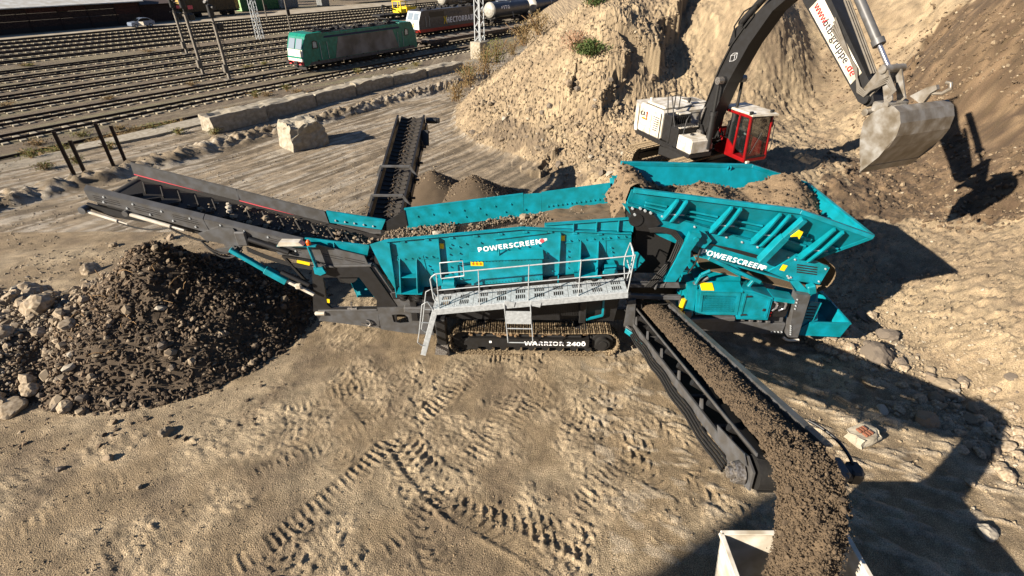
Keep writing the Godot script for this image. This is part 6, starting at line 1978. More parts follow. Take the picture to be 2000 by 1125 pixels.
	lk.plate([V(0.3, 4.75, 8.0), V(0.3, 5.05, 8.35), V(0.3, 5.15, 8.55), V(0.3, 5.05, 8.62), V(0.3, 4.92, 8.5), V(0.3, 4.6, 8.4)], V(0.12, 0, 0))
	lk.pipe([V(0.4, 4.9, 8.45), V(0.45, 4.95, 8.7), V(0.46, 5.1, 8.85), V(0.46, 5.22, 8.8), V(0.46, 5.22, 8.68)], 0.05)
	obj("bucket_link", lk, MT.bucket, E)
	var hz := MB.new()
	for k in 4: hz.pipe([V(-0.32, 6.5 - 0.1 * k, 5.4), V(-0.36, 5.3, 6.55 + 0.03 * k), V(-0.4, 4.85 - 0.05 * k, 6.95), V(-0.42, 4.75 - 0.04 * k, 7.2), V(-0.42, 4.95 + 0.05 * k, 7.5), V(-0.4, 5.1 + 0.06 * k, 7.7), V(-0.36, 4.95, 7.9 + 0.03 * k), V(-0.34, 4.7, 7.85)], 0.03)
	for k in 3: hz.pipe([V(-0.1 + 0.1 * k, 6.95, 5.35), V(-0.1 + 0.1 * k, 6.3, 5.95), V(-0.12 + 0.1 * k, 5.5, 6.7), V(-0.15 + 0.1 * k, 5.2, 7.0)], 0.03)
	obj("hose", hz, MT.post, E)
	# bucket: rolled shell, side plates, cutting edge
	var kb := MB.new()
	var shell := [[7.92, 4.16], [8.05, 4.42], [8.3, 4.62], [8.58, 4.72], [8.78, 4.62], [8.92, 4.36], [8.94, 4.02], [8.86, 3.72], [8.66, 3.36], [8.46, 3.02]]
	var bx0 := -1.06
	var bx1 := 1.0
	for i in shell.size() - 1:
		var a := V(0, shell[i][1], shell[i][0])
		var c := V(0, shell[i + 1][1], shell[i + 1][0])
		var inward := (V(0, 3.8, 8.35) - (a + c) / 2.0).normalized() * 0.035
		kb.plate([a + V(bx0, 0, 0), a + V(bx1, 0, 0), c + V(bx1, 0, 0), c + V(bx0, 0, 0)], inward)
	for x in [bx0 - 0.03, bx1]:
		var sp2 := []
		for q in shell: sp2.append(V(x, q[1], q[0]))
		sp2.append(V(x, 2.86, 8.38)); sp2.append(V(x, 3.3, 8.15)); sp2.append(V(x, 3.75, 7.98))
		kb.plate(sp2, V(0.03, 0, 0))
	var ko := obj("bucket", kb, MT.bucket, E)
	var kl := MB.new()
	kl.plate([V(bx0 - 0.03, 3.05, 8.49), V(bx1 + 0.03, 3.05, 8.49), V(bx1 + 0.03, 2.82, 8.36), V(bx0 - 0.03, 2.82, 8.36)], V(0, 0.02, -0.035))
	obj("cutting_edge", kl, MT.bucket, ko)
	var ke := MB.new()
	for x in [bx0 - 0.06, bx1 + 0.03]: ke.plate([V(x, 2.84, 8.36), V(x, 3.4, 8.72), V(x, 3.9, 8.9), V(x, 3.7, 8.6), V(x, 3.2, 8.3)], V(0.03, 0, 0))
	obj("side_cutter", ke, MT.bucket, ko)
	# driver
	person(E.transform * V(0.95, 1.66, 1.3), atan2(0.364, 0.931))

# ---------------------------------------------------------------- figures: tapered capsules joined by a smooth minimum, meshed as surface nets
func figure(bones: Array, cell: float, blend := 0.05) -> MB:
	var lo := Vector3(9, 9, 9)
	var hi := -lo
	for q in bones:
		var r: float = maxf(q[2], q[3]) + 2 * cell
		for p in [q[0], q[1]]:
			lo = lo.min(p - Vector3.ONE * r)
			hi = hi.max(p + Vector3.ONE * r)
	var nx := int((hi.x - lo.x) / cell) + 2
	var ny := int((hi.y - lo.y) / cell) + 2
	var nz := int((hi.z - lo.z) / cell) + 2
	var F := PackedFloat32Array()
	F.resize(nx * ny * nz)
	F.fill(1.0)
	for q in bones:
		var a: Vector3 = q[0]
		var b: Vector3 = q[1]
		var m: float = maxf(q[2], q[3]) + 2.5 * cell + blend
		var l := a.min(b) - Vector3.ONE * m - lo
		var h := a.max(b) + Vector3.ONE * m - lo
		var ab := b - a
		var L2 := maxf(ab.length_squared(), 1e-6)
		for k in range(maxi(0, int(l.z / cell)), mini(nz, int(h.z / cell) + 1)):
			for j in range(maxi(0, int(l.y / cell)), mini(ny, int(h.y / cell) + 1)):
				for i in range(maxi(0, int(l.x / cell)), mini(nx, int(h.x / cell) + 1)):
					var p := lo + Vector3(i, j, k) * cell
					var t := clampf((p - a).dot(ab) / L2, 0, 1)
					var d := p.distance_to(a + ab * t) - lerpf(q[2], q[3], t)
					var id := (k * ny + j) * nx + i
					var e := F[id]
					var g := clampf(0.5 + 0.5 * (e - d) / blend, 0, 1)
					F[id] = lerpf(e, d, g) - blend * g * (1 - g)
	var vid := {}
	var P := PackedVector3Array()
	for k in nz - 1:
		for j in ny - 1:
			for i in nx - 1:
				var s := Vector3.ZERO
				var c := 0
				var any := 0
				for e in [[0, 1], [2, 3], [4, 5], [6, 7], [0, 2], [1, 3], [4, 6], [5, 7], [0, 4], [1, 5], [2, 6], [3, 7]]:
					var u: int = e[0]
					var w: int = e[1]
					var fu := F[((k + (u >> 2)) * ny + j + ((u >> 1) & 1)) * nx + i + (u & 1)]
					var fw := F[((k + (w >> 2)) * ny + j + ((w >> 1) & 1)) * nx + i + (w & 1)]
					if (fu < 0) != (fw < 0):
						var t := fu / (fu - fw)
						s += Vector3(u & 1, (u >> 1) & 1, u >> 2).lerp(Vector3(w & 1, (w >> 1) & 1, w >> 2), t)
						c += 1
				if c > 0:
					vid[(k * ny + j) * nx + i] = P.size()
					P.append(lo + (Vector3(i, j, k) + s / c) * cell)
	var out := MB.new()
	var grad := func(p: Vector3) -> Vector3:
		var q := (p - lo) / cell
		var i := clampi(int(q.x), 1, nx - 2)
		var j := clampi(int(q.y), 1, ny - 2)
		var k := clampi(int(q.z), 1, nz - 2)
		var id := (k * ny + j) * nx + i
		return Vector3(F[id + 1] - F[id - 1], F[id + nx] - F[id - nx], F[id + nx * ny] - F[id - nx * ny]).normalized()
	for k in range(1, nz - 1):
		for j in range(1, ny - 1):
			for i in range(1, nx - 1):
				var id := (k * ny + j) * nx + i
				for ax in [[1, nx, nx * ny], [nx, nx * ny, 1], [nx * ny, 1, nx]]:
					if (F[id] < 0) == (F[id + ax[0]] < 0): continue
					var q := [id, id - ax[1], id - ax[1] - ax[2], id - ax[2]]
					var g := []
					for x in q:
						if vid.has(x): g.append(P[vid[x]])
					if g.size() < 4: continue
					var gn := []
					for x in g: gn.append(grad.call(x))
					out.trin(g[0], g[1], g[2], gn[0], gn[1], gn[2])
					out.trin(g[0], g[2], g[3], gn[0], gn[2], gn[3])
	return out

func person(seat: Vector3, turn: float):
	var T := thing("person", "driver in a pale green jacket sitting behind the glass of the red cab", "person", seat, turn)
	var skin := mat("skin", Color(0.62, 0.44, 0.35), 0.6)
	var jacket := mat("jacket", Color(0.62, 0.72, 0.7), 0.85)
	var trousers := mat("trousers", Color(0.12, 0.14, 0.2), 0.9)
	var body := []
	body.append([V(0, 0.1, 0), V(0, 0.3, -0.02), 0.15, 0.15])
	body.append([V(0, 0.3, -0.02), V(0, 0.5, -0.04), 0.16, 0.17])
	body.append([V(-0.15, 0.52, -0.04), V(0.15, 0.52, -0.04), 0.09, 0.09])
	for s in [-1, 1]:
		body.append([V(0.2 * s, 0.5, -0.03), V(0.26 * s, 0.25, 0.08), 0.07, 0.055])
		body.append([V(0.26 * s, 0.25, 0.08), V(0.24 * s, 0.2, 0.36), 0.055, 0.04])
	obj("jacket", figure(body, 0.03, 0.05), jacket, T)
	var legs := []
	for s in [-1, 1]:
		legs.append([V(0.1 * s, 0.06, 0.02), V(0.14 * s, 0.08, 0.45), 0.1, 0.075])
		legs.append([V(0.14 * s, 0.08, 0.45), V(0.14 * s, -0.32, 0.58), 0.07, 0.05])
		legs.append([V(0.14 * s, -0.34, 0.56), V(0.15 * s, -0.36, 0.72), 0.05, 0.04])
	obj("trousers", figure(legs, 0.03, 0.04), trousers, T)
	var head := []
	head.append([V(0, 0.56, -0.03), V(0, 0.68, -0.01), 0.055, 0.055])
	head.append([V(0, 0.72, 0.02), V(0, 0.8, 0.0), 0.075, 0.09])
	head.append([V(0, 0.69, 0.06), V(0, 0.71, 0.05), 0.035, 0.05])
	head.append([V(0, 0.755, 0.095), V(0, 0.735, 0.115), 0.012, 0.016])
	for s in [-1, 1]: head.append([V(0.088 * s, 0.74, 0.0), V(0.092 * s, 0.77, -0.005), 0.015, 0.018])
	obj("head", figure(head, 0.012, 0.02), skin, T)
	var face := MB.new()
	for s in [-1, 1]: face.cbox(V(0.034 * s, 0.765, 0.088), V(0.022, 0.01, 0.012), 0.003)
	face.cbox(V(0, 0.695, 0.1), V(0.045, 0.008, 0.01), 0.003)
	obj("face", face, MT.dark_letter, T)
	var hair := []
	hair.append([V(0, 0.83, -0.015), V(0, 0.79, -0.04), 0.085, 0.085])
	obj("hair", figure(hair, 0.015, 0.02), mat("hair", Color(0.16, 0.12, 0.09), 0.8), T)
	for s in [-1, 1]:
		var hand := []
		var w := V(0.24 * s, 0.2, 0.38)
		hand.append([w, w + V(0, 0.0, 0.06), 0.032, 0.034])
		for i in 4: hand.append([w + V(-0.027 + 0.018 * i, 0.01, 0.08), w + V(-0.024 + 0.016 * i, -0.03, 0.11 + 0.006 * (i % 2)), 0.009, 0.008])
		hand.append([w + V(-0.03 * s, 0.0, 0.04), w + V(-0.05 * s, -0.02, 0.08), 0.011, 0.009])
		obj("hand", figure(hand, 0.008, 0.008), skin, T)

# ---------------------------------------------------------------- rail yard
func yard_thing(called: String, label: String, category: String, u: float, w: float, group := "") -> Node3D:
	return thing(called, label, category, yp(u, w), 0.9576, group)

const ORD := ["nearest", "second", "third", "fourth", "fifth", "sixth", "seventh", "eighth", "ninth", "tenth", "eleventh", "twelfth", "thirteenth"]

func build_yard():
	var lines := []
	for k in 7: lines.append(50.5 + 5.17 * k)
	for k in 6: lines.append(89.6 + 4.88 * k)
	var sl := MB.new()
	sl.cbox(V(0, 0.04, 0), V(0.42, 0.14, 2.7), 0.03)
	var sleeper := sl.mesh()
	for k in lines.size():
		var w: float = lines[k]
		var u0 := 0.0
		var u1: float = [62, 122, 90, 132, 95, 100, 105, 112, 130, 140, 140, 140, 140][k]
		var T := yard_thing("railway_track", "railway track with pale sleepers, %s one counted from the concrete blocks" % ORD[k], "railway track", u0, w, "parallel railway tracks of the yard")
		for s in [-1, 1]:
			var r := MB.new()
			var z: float = 0.76 * s
			r.box(V((u1 - u0) / 2, 0.11, z), V(u1 - u0, 0.03, 0.15))
			r.box(V((u1 - u0) / 2, 0.175, z), V(u1 - u0, 0.1, 0.035))
			r.box(V((u1 - u0) / 2, 0.245, z), V(u1 - u0, 0.05, 0.075))
			obj("rail", r, MT.rail, T)
		if k < 7:
			for i in int((u1 - u0) / 1.02):
				var o := put("sleeper", sleeper, MT.sleeper, T)
				o.position = V(0.5 + i * 1.02, rng.randf_range(-0.035, 0.01), rng.randf_range(-0.04, 0.04))
		else:
			var xs := []
			for i in int((u1 - u0) / 0.95): xs.append(Transform3D(Basis(), V(0.5 + i * 0.95, 0, 0)))
			many("sleepers", sleeper, MT.sleeper, xs, T)
	# single old rail close to the blocks
	var old := yard_thing("old_rail", "lone rusty rail lying in the weeds beside the concrete blocks", "rail", 2, 45.6)
	var orb := MB.new()
	orb.box(V(24, 0.08, 0), V(48, 0.14, 0.07))
	orb.box(V(24, 0.16, 0), V(48, 0.04, 0.1))
	obj("rail", orb, MT.rail, old)
	var rd := MB.new()
	var rows := []
	for i in 3:
		var line := []
		for j in 40: line.append(yp(-60 + j * 4.6, [122.4, 119, 115.9][i] + (5.0 if j > 30 and i == 0 else 0.0), 0.03))
		rows.append(line)
	rd.sheet(rows)
	var ro := obj("road", rd, mat("road", Color(0.6, 0.57, 0.51), 0.95, 0.0, TX.dirt, 0.05))
	ro.set_meta("kind", "structure")
	var pv := MB.new()   # slab strip by the posts
	pv.plate([gp(148, 298) + V(0, -0.1, 0), gp(300, 268) + V(0, -0.1, 0), gp(395, 245) + V(0, -0.1, 0), gp(390, 232) + V(0, -0.1, 0), gp(260, 262) + V(0, -0.1, 0), gp(155, 286) + V(0, -0.1, 0)], V(0, 0.22, 0))
	var pvo := obj("pavement", pv, MT.concrete)
	pvo.set_meta("kind", "structure")
	loco_green(37.0, 55.75)
	loco_grey(66.0, 66.0)
	for i in 3: flat_wagon(57.2 + i * 20.2, 55.75, i)
	for i in 3: tank_wagon(85.5 + i * 14.2, 66.0, ["dark blue tank wagon with pale dished end beside the grey locomotive", "dark blue tank wagon with one white band, next along behind lettered one", "dark blue tank wagon half hidden by the sand hill"][i], i)
	for i in 3: tank_wagon(104.0 + i * 13.6, 94.5, ["grey tank wagon on a far track above the grey locomotive roof", "pale tank wagon behind the lattice mast on the far track", "grey tank wagon at the far end of the distant track"][i], i + 3)
	track_machine(80.5, 89.6)
	shed()
	far_things()
	posts_and_masts()

func wheels(parent: Node3D, xs: Array, r: float):
	for x in xs:
		var b := MB.new()
		for s in [-1, 1]:
			b.tube(V(x, r + 0.27, 0.7 * s), V(x, r + 0.27, 0.82 * s), r, -1, 18)
		b.tube(V(x, r + 0.27, -0.8), V(x, r + 0.27, 0.8), 0.1, -1, 8)
		obj("wheelset", b, MT.under, parent)

func buffers(parent: Node3D, x: float, d: float):
	var b := MB.new()
	for z in [-0.87, 0.87]:
		b.tube(V(x, 1.06, z), V(x + d * 0.5, 1.06, z), 0.1, -1, 10)
		b.tube(V(x + d * 0.5, 1.06, z), V(x + d * 0.58, 1.06, z), 0.24, -1, 14)
	b.cbox(V(x + d * 0.15, 1.0, 0), V(0.3, 0.3, 0.3), 0.04)
	obj("buffer", b, MT.under, parent)

func bogies(parent: Node3D, xs: Array):
	for x in xs:
		var b := MB.new()
		for s in [-1, 1]:
			b.plate([V(x - 2.0, 0.75, 0.98 * s), V(x + 2.0, 0.75, 0.98 * s), V(x + 1.7, 0.45, 0.98 * s), V(x - 1.7, 0.45, 0.98 * s)], V(0, 0, 0.12 * s))
			for d in [-1.3, 1.3]: b.cbox(V(x + d, 0.66, 1.1 * s), V(0.4, 0.34, 0.12), 0.04)
		b.box(V(x, 0.62, 0), V(0.8, 0.3, 1.9))
		obj("bogie", b, MT.under, parent)

func loco_green(u: float, w: float):
	var T := yard_thing("locomotive", "green and grey electric locomotive with white front on the second track", "locomotive", u, w)
	var b := MB.new()
	var prof := [[0.0, 0.72], [-0.02, 1.5], [0.12, 2.35], [0.62, 3.62], [0.85, 3.9], [2.9, 3.95], [2.95, 3.8], [14.9, 3.8], [14.95, 3.95], [16.95, 3.9], [17.2, 3.62], [17.68, 2.35], [17.82, 1.5], [17.8, 0.72]]
	b.plate(pl(prof, -1.46), V(0, 0, 2.92))
	var body := obj("body", b, MT.loco_green, T)
	var g := MB.new()
	g.plate(pl([[4.3, 1.1], [5.05, 3.25], [13.6, 3.25], [14.5, 1.1]], 1.462), V(0, 0, 0.02))
	for x in [6.9, 8.2]: g.box(V(x, 2.2, 1.485), V(0.03, 2.1, 0.012))
	obj("side_panel", g, MT.loco_grey, body)
	var bl := MB.new()
	bl.plate([V(3.1, 3.3, 1.462), V(14.8, 3.3, 1.462), V(14.8, 3.79, 1.3), V(3.1, 3.79, 1.3)], V(0, 0.02, 0.06))
	for x in [6.2, 7.8, 11.4]: bl.box(V(x, 3.55, 1.42), V(0.04, 0.46, 0.1))
	obj("roof_band", bl, MT.loco_blue, body)
	var sk := MB.new()
	sk.plate(pl([[0.5, 0.72], [17.3, 0.72], [17.3, 1.06], [0.9, 1.06]], 1.464), V(0, 0, 0.015))
	obj("skirt", sk, MT.loco_dark, body)
	for q in [[1.75, 1.0], [16.05, 1.0]]:
		var wn := MB.new()
		wn.ring(pl([[q[0] - 0.42, 2.35], [q[0] + 0.32, 2.35], [q[0] + 0.32, 3.05], [q[0] - 0.1, 3.2], [q[0] - 0.35, 3.1]], 1.462), pl([[q[0] - 0.3, 2.45], [q[0] + 0.22, 2.45], [q[0] + 0.22, 2.98], [q[0] - 0.05, 3.1], [q[0] - 0.25, 3.02]], 1.462), V(0, 0, 0.03))
		var wf := obj("window", wn, MT.black, body)
		var pn := MB.new()
		pn.plate(pl([[q[0] - 0.3, 2.45], [q[0] + 0.22, 2.45], [q[0] + 0.22, 2.98], [q[0] - 0.05, 3.1], [q[0] - 0.25, 3.02]], 1.464), V(0, 0, 0.008))
		obj("pane", pn, MT.windscreen, wf)
	for x in [2.35, 3.35, 14.4, 15.3]:
		var hn := MB.new()
		hn.tube(V(x, 1.2, 1.52), V(x, 2.9, 1.52), 0.03, -1, 6)
		obj("grab_rail", hn, MT.lattice, body)
	var sv := MB.new()
	for x in [1.9, 5.9, 8.4, 10.8, 13.2, 16.4]: sv.box(V(x, 1.1, 1.47), V(0.22, 0.18, 0.02))
	obj("step_recess", sv, MT.under, body)
	# front: white mask, two screens, red foot
	var f := MB.new()
	f.plate([V(-0.03, 1.15, -1.38), V(-0.03, 1.15, 1.38), V(0.1, 2.36, 1.36), V(0.1, 2.36, -1.36)], V(-0.02, 0, 0))
	var fo := obj("front_mask", f, MT.white, body)
	var ws := MB.new()
	for s in [-1, 1]:
		ws.plate([V(0.1, 2.42, 0.12 * s), V(0.1, 2.42, 1.2 * s), V(0.5, 3.42, 1.15 * s), V(0.5, 3.42, 0.12 * s)], V(-0.03, 0, 0))
	obj("windscreen", ws, MT.windscreen, fo)
	var rf := MB.new()
	rf.plate([V(-0.05, 0.78, -1.38), V(-0.05, 0.78, 1.38), V(-0.055, 1.14, 1.38), V(-0.055, 1.14, -1.38)], V(-0.02, 0, 0))
	obj("front_foot", rf, mat("loco_pink", Color(0.72, 0.25, 0.27), 0.5), fo)
	var hl := MB.new()
	for z in [-1.0, 1.0]: hl.tube(V(-0.07, 1.0, z), V(-0.1, 1.0, z), 0.1, -1, 12)
	obj("headlight", hl, MT.red, fo)
	# roof gear
	var r := MB.new()
	r.box(V(8.9, 3.83, 0), V(11.5, 0.06, 2.4))
	for i in 26: r.cbox(V(3.3 + i * 0.44, 3.98, rng.randf_range(-0.8, 0.9)), V(rng.randf_range(0.15, 0.5), rng.randf_range(0.15, 0.35), rng.randf_range(0.2, 0.6)), 0.03)
	for i in 14: r.tube(V(3.6 + i * 0.8, 3.85, rng.randf_range(-0.8, 0.8)), V(3.6 + i * 0.8, 4.3, rng.randf_range(-0.8, 0.8)), 0.05, -1, 6)
	for q in [2.4, 13.2]:
		for s in [-0.6, 0.6]:
			r.tube(V(q, 4.0, s), V(q + 2.2, 4.3, s * 0.8), 0.03, -1, 6)
			r.tube(V(q + 2.2, 4.3, s * 0.8), V(q + 0.2, 4.42, s * 1.3), 0.025, -1, 6)
		for k in 3: r.tube(V(q + 0.1 + k * 0.25, 4.42, -0.95), V(q + 0.1 + k * 0.25, 4.42, 0.95), 0.03, -1, 6)
		r.box(V(q + 1.1, 3.95, 0), V(2.6, 0.1, 1.6))
	for i in 5: r.pipe([V(5.2 + i * 1.6, 4.0, 1.1), V(5.3 + i * 1.6, 4.3, 0.9), V(5.5 + i * 1.6, 4.35, 0.3), V(5.6 + i * 1.6, 4.0, 0.0)], 0.03)
	obj("roof_equipment", r, MT.under, body)
	var un := MB.new()
	un.box(V(8.9, 0.6, 0), V(4.0, 0.5, 2.2))
	un.cbox(V(0.5, 0.45, 0), V(0.3, 0.5, 2.2), 0.05)
	obj("underframe", un, MT.under, T)
	bogies(T, [3.7, 14.1])
	wheels(T, [2.4, 5.0, 12.8, 15.4], 0.6)
	buffers(T, 0.0, -1.0); buffers(T, 17.8, 1.0)

func loco_grey(u: float, w: float):
	var T := yard_thing("locomotive", "dark grey lettered electric locomotive with pale front and orange red base stripe", "locomotive", u, w)
	var b := MB.new()
	b.plate(pl([[0.0, 1.2], [0.05, 2.3], [0.75, 3.75], [1.3, 3.85], [15.0, 3.85], [15.6, 3.75], [16.3, 2.3], [16.35, 1.2]], -1.46), V(0, 0, 2.92))
	var body := obj("body", b, MT.loco_dark, T)
	var f := MB.new()
	f.plate([V(-0.02, 1.2, -1.44), V(-0.02, 1.2, 1.44), V(0.03, 2.3, 1.44), V(0.03, 2.3, -1.44)], V(-0.02, 0, 0))
	f.plate([V(0.04, 2.32, -1.44), V(0.04, 2.32, 1.44), V(0.72, 3.72, 1.4), V(0.72, 3.72, -1.4)], V(-0.03, 0, 0))
	var fo := obj("front_mask", f, mat("loco_pale", Color(0.66, 0.68, 0.7), 0.4), body)
	var ws := MB.new()
	for s in [-1, 1]: ws.plate([V(0.12, 2.55, 0.12 * s), V(0.12, 2.55, 1.15 * s), V(0.58, 3.5, 1.1 * s), V(0.58, 3.5, 0.12 * s)], V(-0.05, 0, 0))
	obj("windscreen", ws, MT.windscreen, fo)
	var r := MB.new()
	r.plate(pl([[0.2, 0.75], [16.1, 0.75], [16.35, 1.2], [0.0, 1.2]], -1.48), V(0, 0, 2.96))
	obj("base_stripe", r, MT.loco_red, body)
	for q in [[4.3, 3.6], [13.6, 1.6]]:
		var g := MB.new()
		g.box(V(q[0], 3.17, 1.465), V(q[1], 0.75, 0.02))
		obj("louvre", g, MT.black, body)
	for i in 4:
		var wn := MB.new()
		wn.cbox(V(6.9 + i * 1.1, 3.2, 1.47), V(0.85, 0.6, 0.03), 0.01)
		obj("window", wn, MT.post, body)
	var l := MB.new()
	for i in 5: l.box(V(4.0, 1.6 + i * 0.2, 1.464), V(3.4, 0.03, 0.012))
	obj("side_rib", l, MT.black, body)
	text(body, "HECTORRAIL", V(10.3, 2.1, 1.47), Basis(), 0.85, MT.letter, 1.1)
	var em := MB.new()
	for s in [-1, 1]: em.pipe([V(6.3 + 0.35 * s, 2.75, 1.47), V(6.3 + 0.15 * s, 2.4, 1.47), V(6.3 + 0.12 * s, 2.1, 1.47), V(6.3 + 0.35 * s, 1.6, 1.47)], 0.09)
	for s in [-1, 1]: em.pipe([V(-0.03, 2.1, 0.3 * s), V(-0.04, 1.8, 0.12 * s), V(-0.04, 1.5, 0.3 * s)], 0.07)
	obj("emblem", em, MT.yellow, body)
	for x in [1.6, 2.4, 15.2]:
		var hn := MB.new()
		hn.tube(V(x, 1.5, 1.52), V(x, 3.0, 1.52), 0.035, -1, 6)
		obj("grab_rail", hn, MT.lattice, body)
	var rg := MB.new()
	for i in 18: rg.cbox(V(1.5 + i * 0.76, 3.98, rng.randf_range(-0.8, 0.8)), V(rng.randf_range(0.2, 0.6), 0.25, rng.randf_range(0.3, 0.9)), 0.03)
	for q in [2.0, 4.6, 11.0]:
		rg.tube(V(q, 3.9, 0), V(q + 1.6, 4.5, 0), 0.05, -1, 6)
		rg.tube(V(q + 1.6, 4.5, -0.9), V(q + 1.6, 4.5, 0.9), 0.04, -1, 6)
		rg.pipe([V(q - 0.4, 3.9, 0.9), V(q - 0.3, 4.35, 0.9), V(q + 0.5, 4.35, 0.9), V(q + 0.6, 3.9, 0.9)], 0.04)
	obj("roof_equipment", rg, MT.under, body)
	var un := MB.new()
	un.box(V(8.2, 0.6, 0), V(14, 0.35, 2.0))
	obj("underframe", un, MT.under, T)
	bogies(T, [3.5, 12.8])
	wheels(T, [2.2, 4.8, 11.5, 14.1], 0.6)
	buffers(T, 0.0, -1.0)

func flat_wagon(u: float, w: float, i: int):
	var T := yard_thing("flat_wagon", ["low empty flat wagon coupled behind the green locomotive", "low empty flat wagon passing behind the lattice mast pedestal", "low empty flat wagon running out behind the sand hill"][i], "wagon", u, w, "empty flat wagons")
	var b := MB.new()
	for s in [-1, 1]:
		b.beam(V(0.2, 1.0, 1.1 * s), V(19.4, 1.0, 1.1 * s), 0.16, 0.42, Vector3.UP, 0.03)
		for k in 12: b.box(V(1.2 + k * 1.55, 1.0, 1.19 * s), V(0.1, 0.36, 0.06))
	for k in 14: b.box(V(0.4 + k * 1.43, 1.05, 0), V(0.5, 0.18, 2.2))
	b.box(V(9.8, 0.95, 0), V(19.2, 0.2, 0.6))
	obj("frame", b, mat("wagon_frame", Color(0.3, 0.26, 0.23), 0.85, 0.0, TX.dirt, 0.3), T)
	for k in 7:
		var p := MB.new()
		p.box(V(1.6 + k * 2.75, 1.17, 0), V(0.9, 0.06, 2.4))
		obj("deck_plate", p, MT.post, T)
	bogies(T, [2.6, 17.0])
	wheels(T, [1.7, 3.5, 16.1, 17.9], 0.46)

func tank_wagon(u: float, w: float, label: String, i: int):
	var T := yard_thing("tank_wagon", label, "wagon", u, w, "tank wagons")
	var b := MB.new()
	var dark := i < 3
	b.rev(V(0.5, 2.62, 0), V(1, 0, 0), [Vector2(0.55, 1.36), Vector2(12.1, 1.36)], 28)
	for k in 5: b.rev(V(0.5, 2.62, 0), V(1, 0, 0), [Vector2(1.4 + k * 2.4, 1.38), Vector2(1.52 + k * 2.4, 1.38)], 28)
	var body := obj("tank", b, MT.tank if dark else (MT.loco_grey if i == 3 else MT.tank_light), T)
	var e := MB.new()
	e.rev(V(0.5, 2.62, 0), V(1, 0, 0), [Vector2(0, 0.02), Vector2(0.04, 0.5), Vector2(0.16, 0.95), Vector2(0.34, 1.22), Vector2(0.56, 1.362)], 28)
	e.rev(V(13.15, 2.62, 0), V(-1, 0, 0), [Vector2(0, 0.02), Vector2(0.04, 0.5), Vector2(0.16, 0.95), Vector2(0.34, 1.22), Vector2(0.56, 1.362)], 28)
	obj("dished_end", e, MT.tank_light, body)
	var l := MB.new()
	l.box(V(6.8, 4.02, 0), V(7.0, 0.05, 0.6))
	l.tube(V(6.6, 3.9, 0), V(6.6, 4.25, 0), 0.3, -1, 12)
	for z in [1.2, 1.5]: l.tube(V(6.5 + z * 0.2, 1.2, 1.5), V(6.5 + z * 0.2, 3.9, 0.7), 0.03, -1, 6)
	if i in [1, 4]: l.rev(V(0.5, 2.62, 0), V(1, 0, 0), [Vector2(6.2, 1.385), Vector2(6.4, 1.385)], 28)
	obj("catwalk", l, MT.lattice, body)
	if i == 0:
		text(body, "VTG", V(4.6, 3.0, 1.345), Basis(Vector3.RIGHT, -0.28), 0.62, MT.letter, 1.4)
		var em := MB.new()
		em.tube(V(3.1, 3.0, 1.3), V(3.1, 3.0, 1.36), 0.2, -1, 12)
		obj("emblem", em, MT.letter, body)
	var f := MB.new()
	for s in [-1, 1]: f.beam(V(0.3, 1.05, 0.9 * s), V(13.3, 1.05, 0.9 * s), 0.14, 0.3)
	for x in [1.6, 12.0]: f.box(V(x, 1.3, 0), V(0.8, 0.5, 2.2))
	obj("frame", f, MT.under, T)
	bogies(T, [2.5, 11.2])
	wheels(T, [1.6, 3.4, 10.3, 12.1], 0.46)

func track_machine(u: float, w: float):
	var T := yard_thing("track_machine", "yellow rail work vehicle with open cab and folded crane", "rail vehicle", u, w)
	var f := MB.new()
	f.box(V(4.5, 1.0, 0), V(11, 0.3, 2.4))
	obj("frame", f, MT.under, T)
	var b := MB.new()
	b.cbox(V(8.2, 1.7, 0), V(3.0, 1.0, 2.4), 0.08)
	for q in [[5.0, -1.15], [5.0, 1.15], [6.5, -1.15], [6.5, 1.15]]: b.beam(V(q[0], 1.2, q[1]), V(q[0], 3.3, q[1]), 0.14, 0.14, Vector3.RIGHT, 0.02)
	b.box(V(5.0, 1.6, 0), V(0.1, 0.8, 2.3)); b.box(V(5.75, 1.55, 1.15), V(1.5, 0.7, 0.1))
	b.box(V(5.75, 3.3, 0), V(1.7, 0.12, 2.5))
	obj("cab", b, MT.yellow, T)
	var r := MB.new()
	r.box(V(8.4, 3.35, 0), V(4.2, 0.1, 2.5))
	for x in [7.0, 9.8]: r.beam(V(x, 2.2, 1.1), V(x, 3.3, 1.1), 0.08, 0.08, Vector3.RIGHT)
	obj("canopy", r, MT.loco_grey, T)
	var c := MB.new()
	c.beam(V(1.2, 1.2, 0), V(1.0, 2.8, 0), 0.3, 0.3, Vector3.RIGHT, 0.03)
	c.beam(V(1.0, 2.8, 0), V(4.6, 1.7, 0.2), 0.22, 0.26, Vector3.UP, 0.03)
	c.beam(V(0.3, 1.2, 0.9), V(0.4, 2.2, 0.9), 0.1, 0.1, Vector3.RIGHT)
	obj("crane_arm", c, MT.black, T)
	wheels(T, [0.6, 3.0, 6.5, 9.0], 0.42)

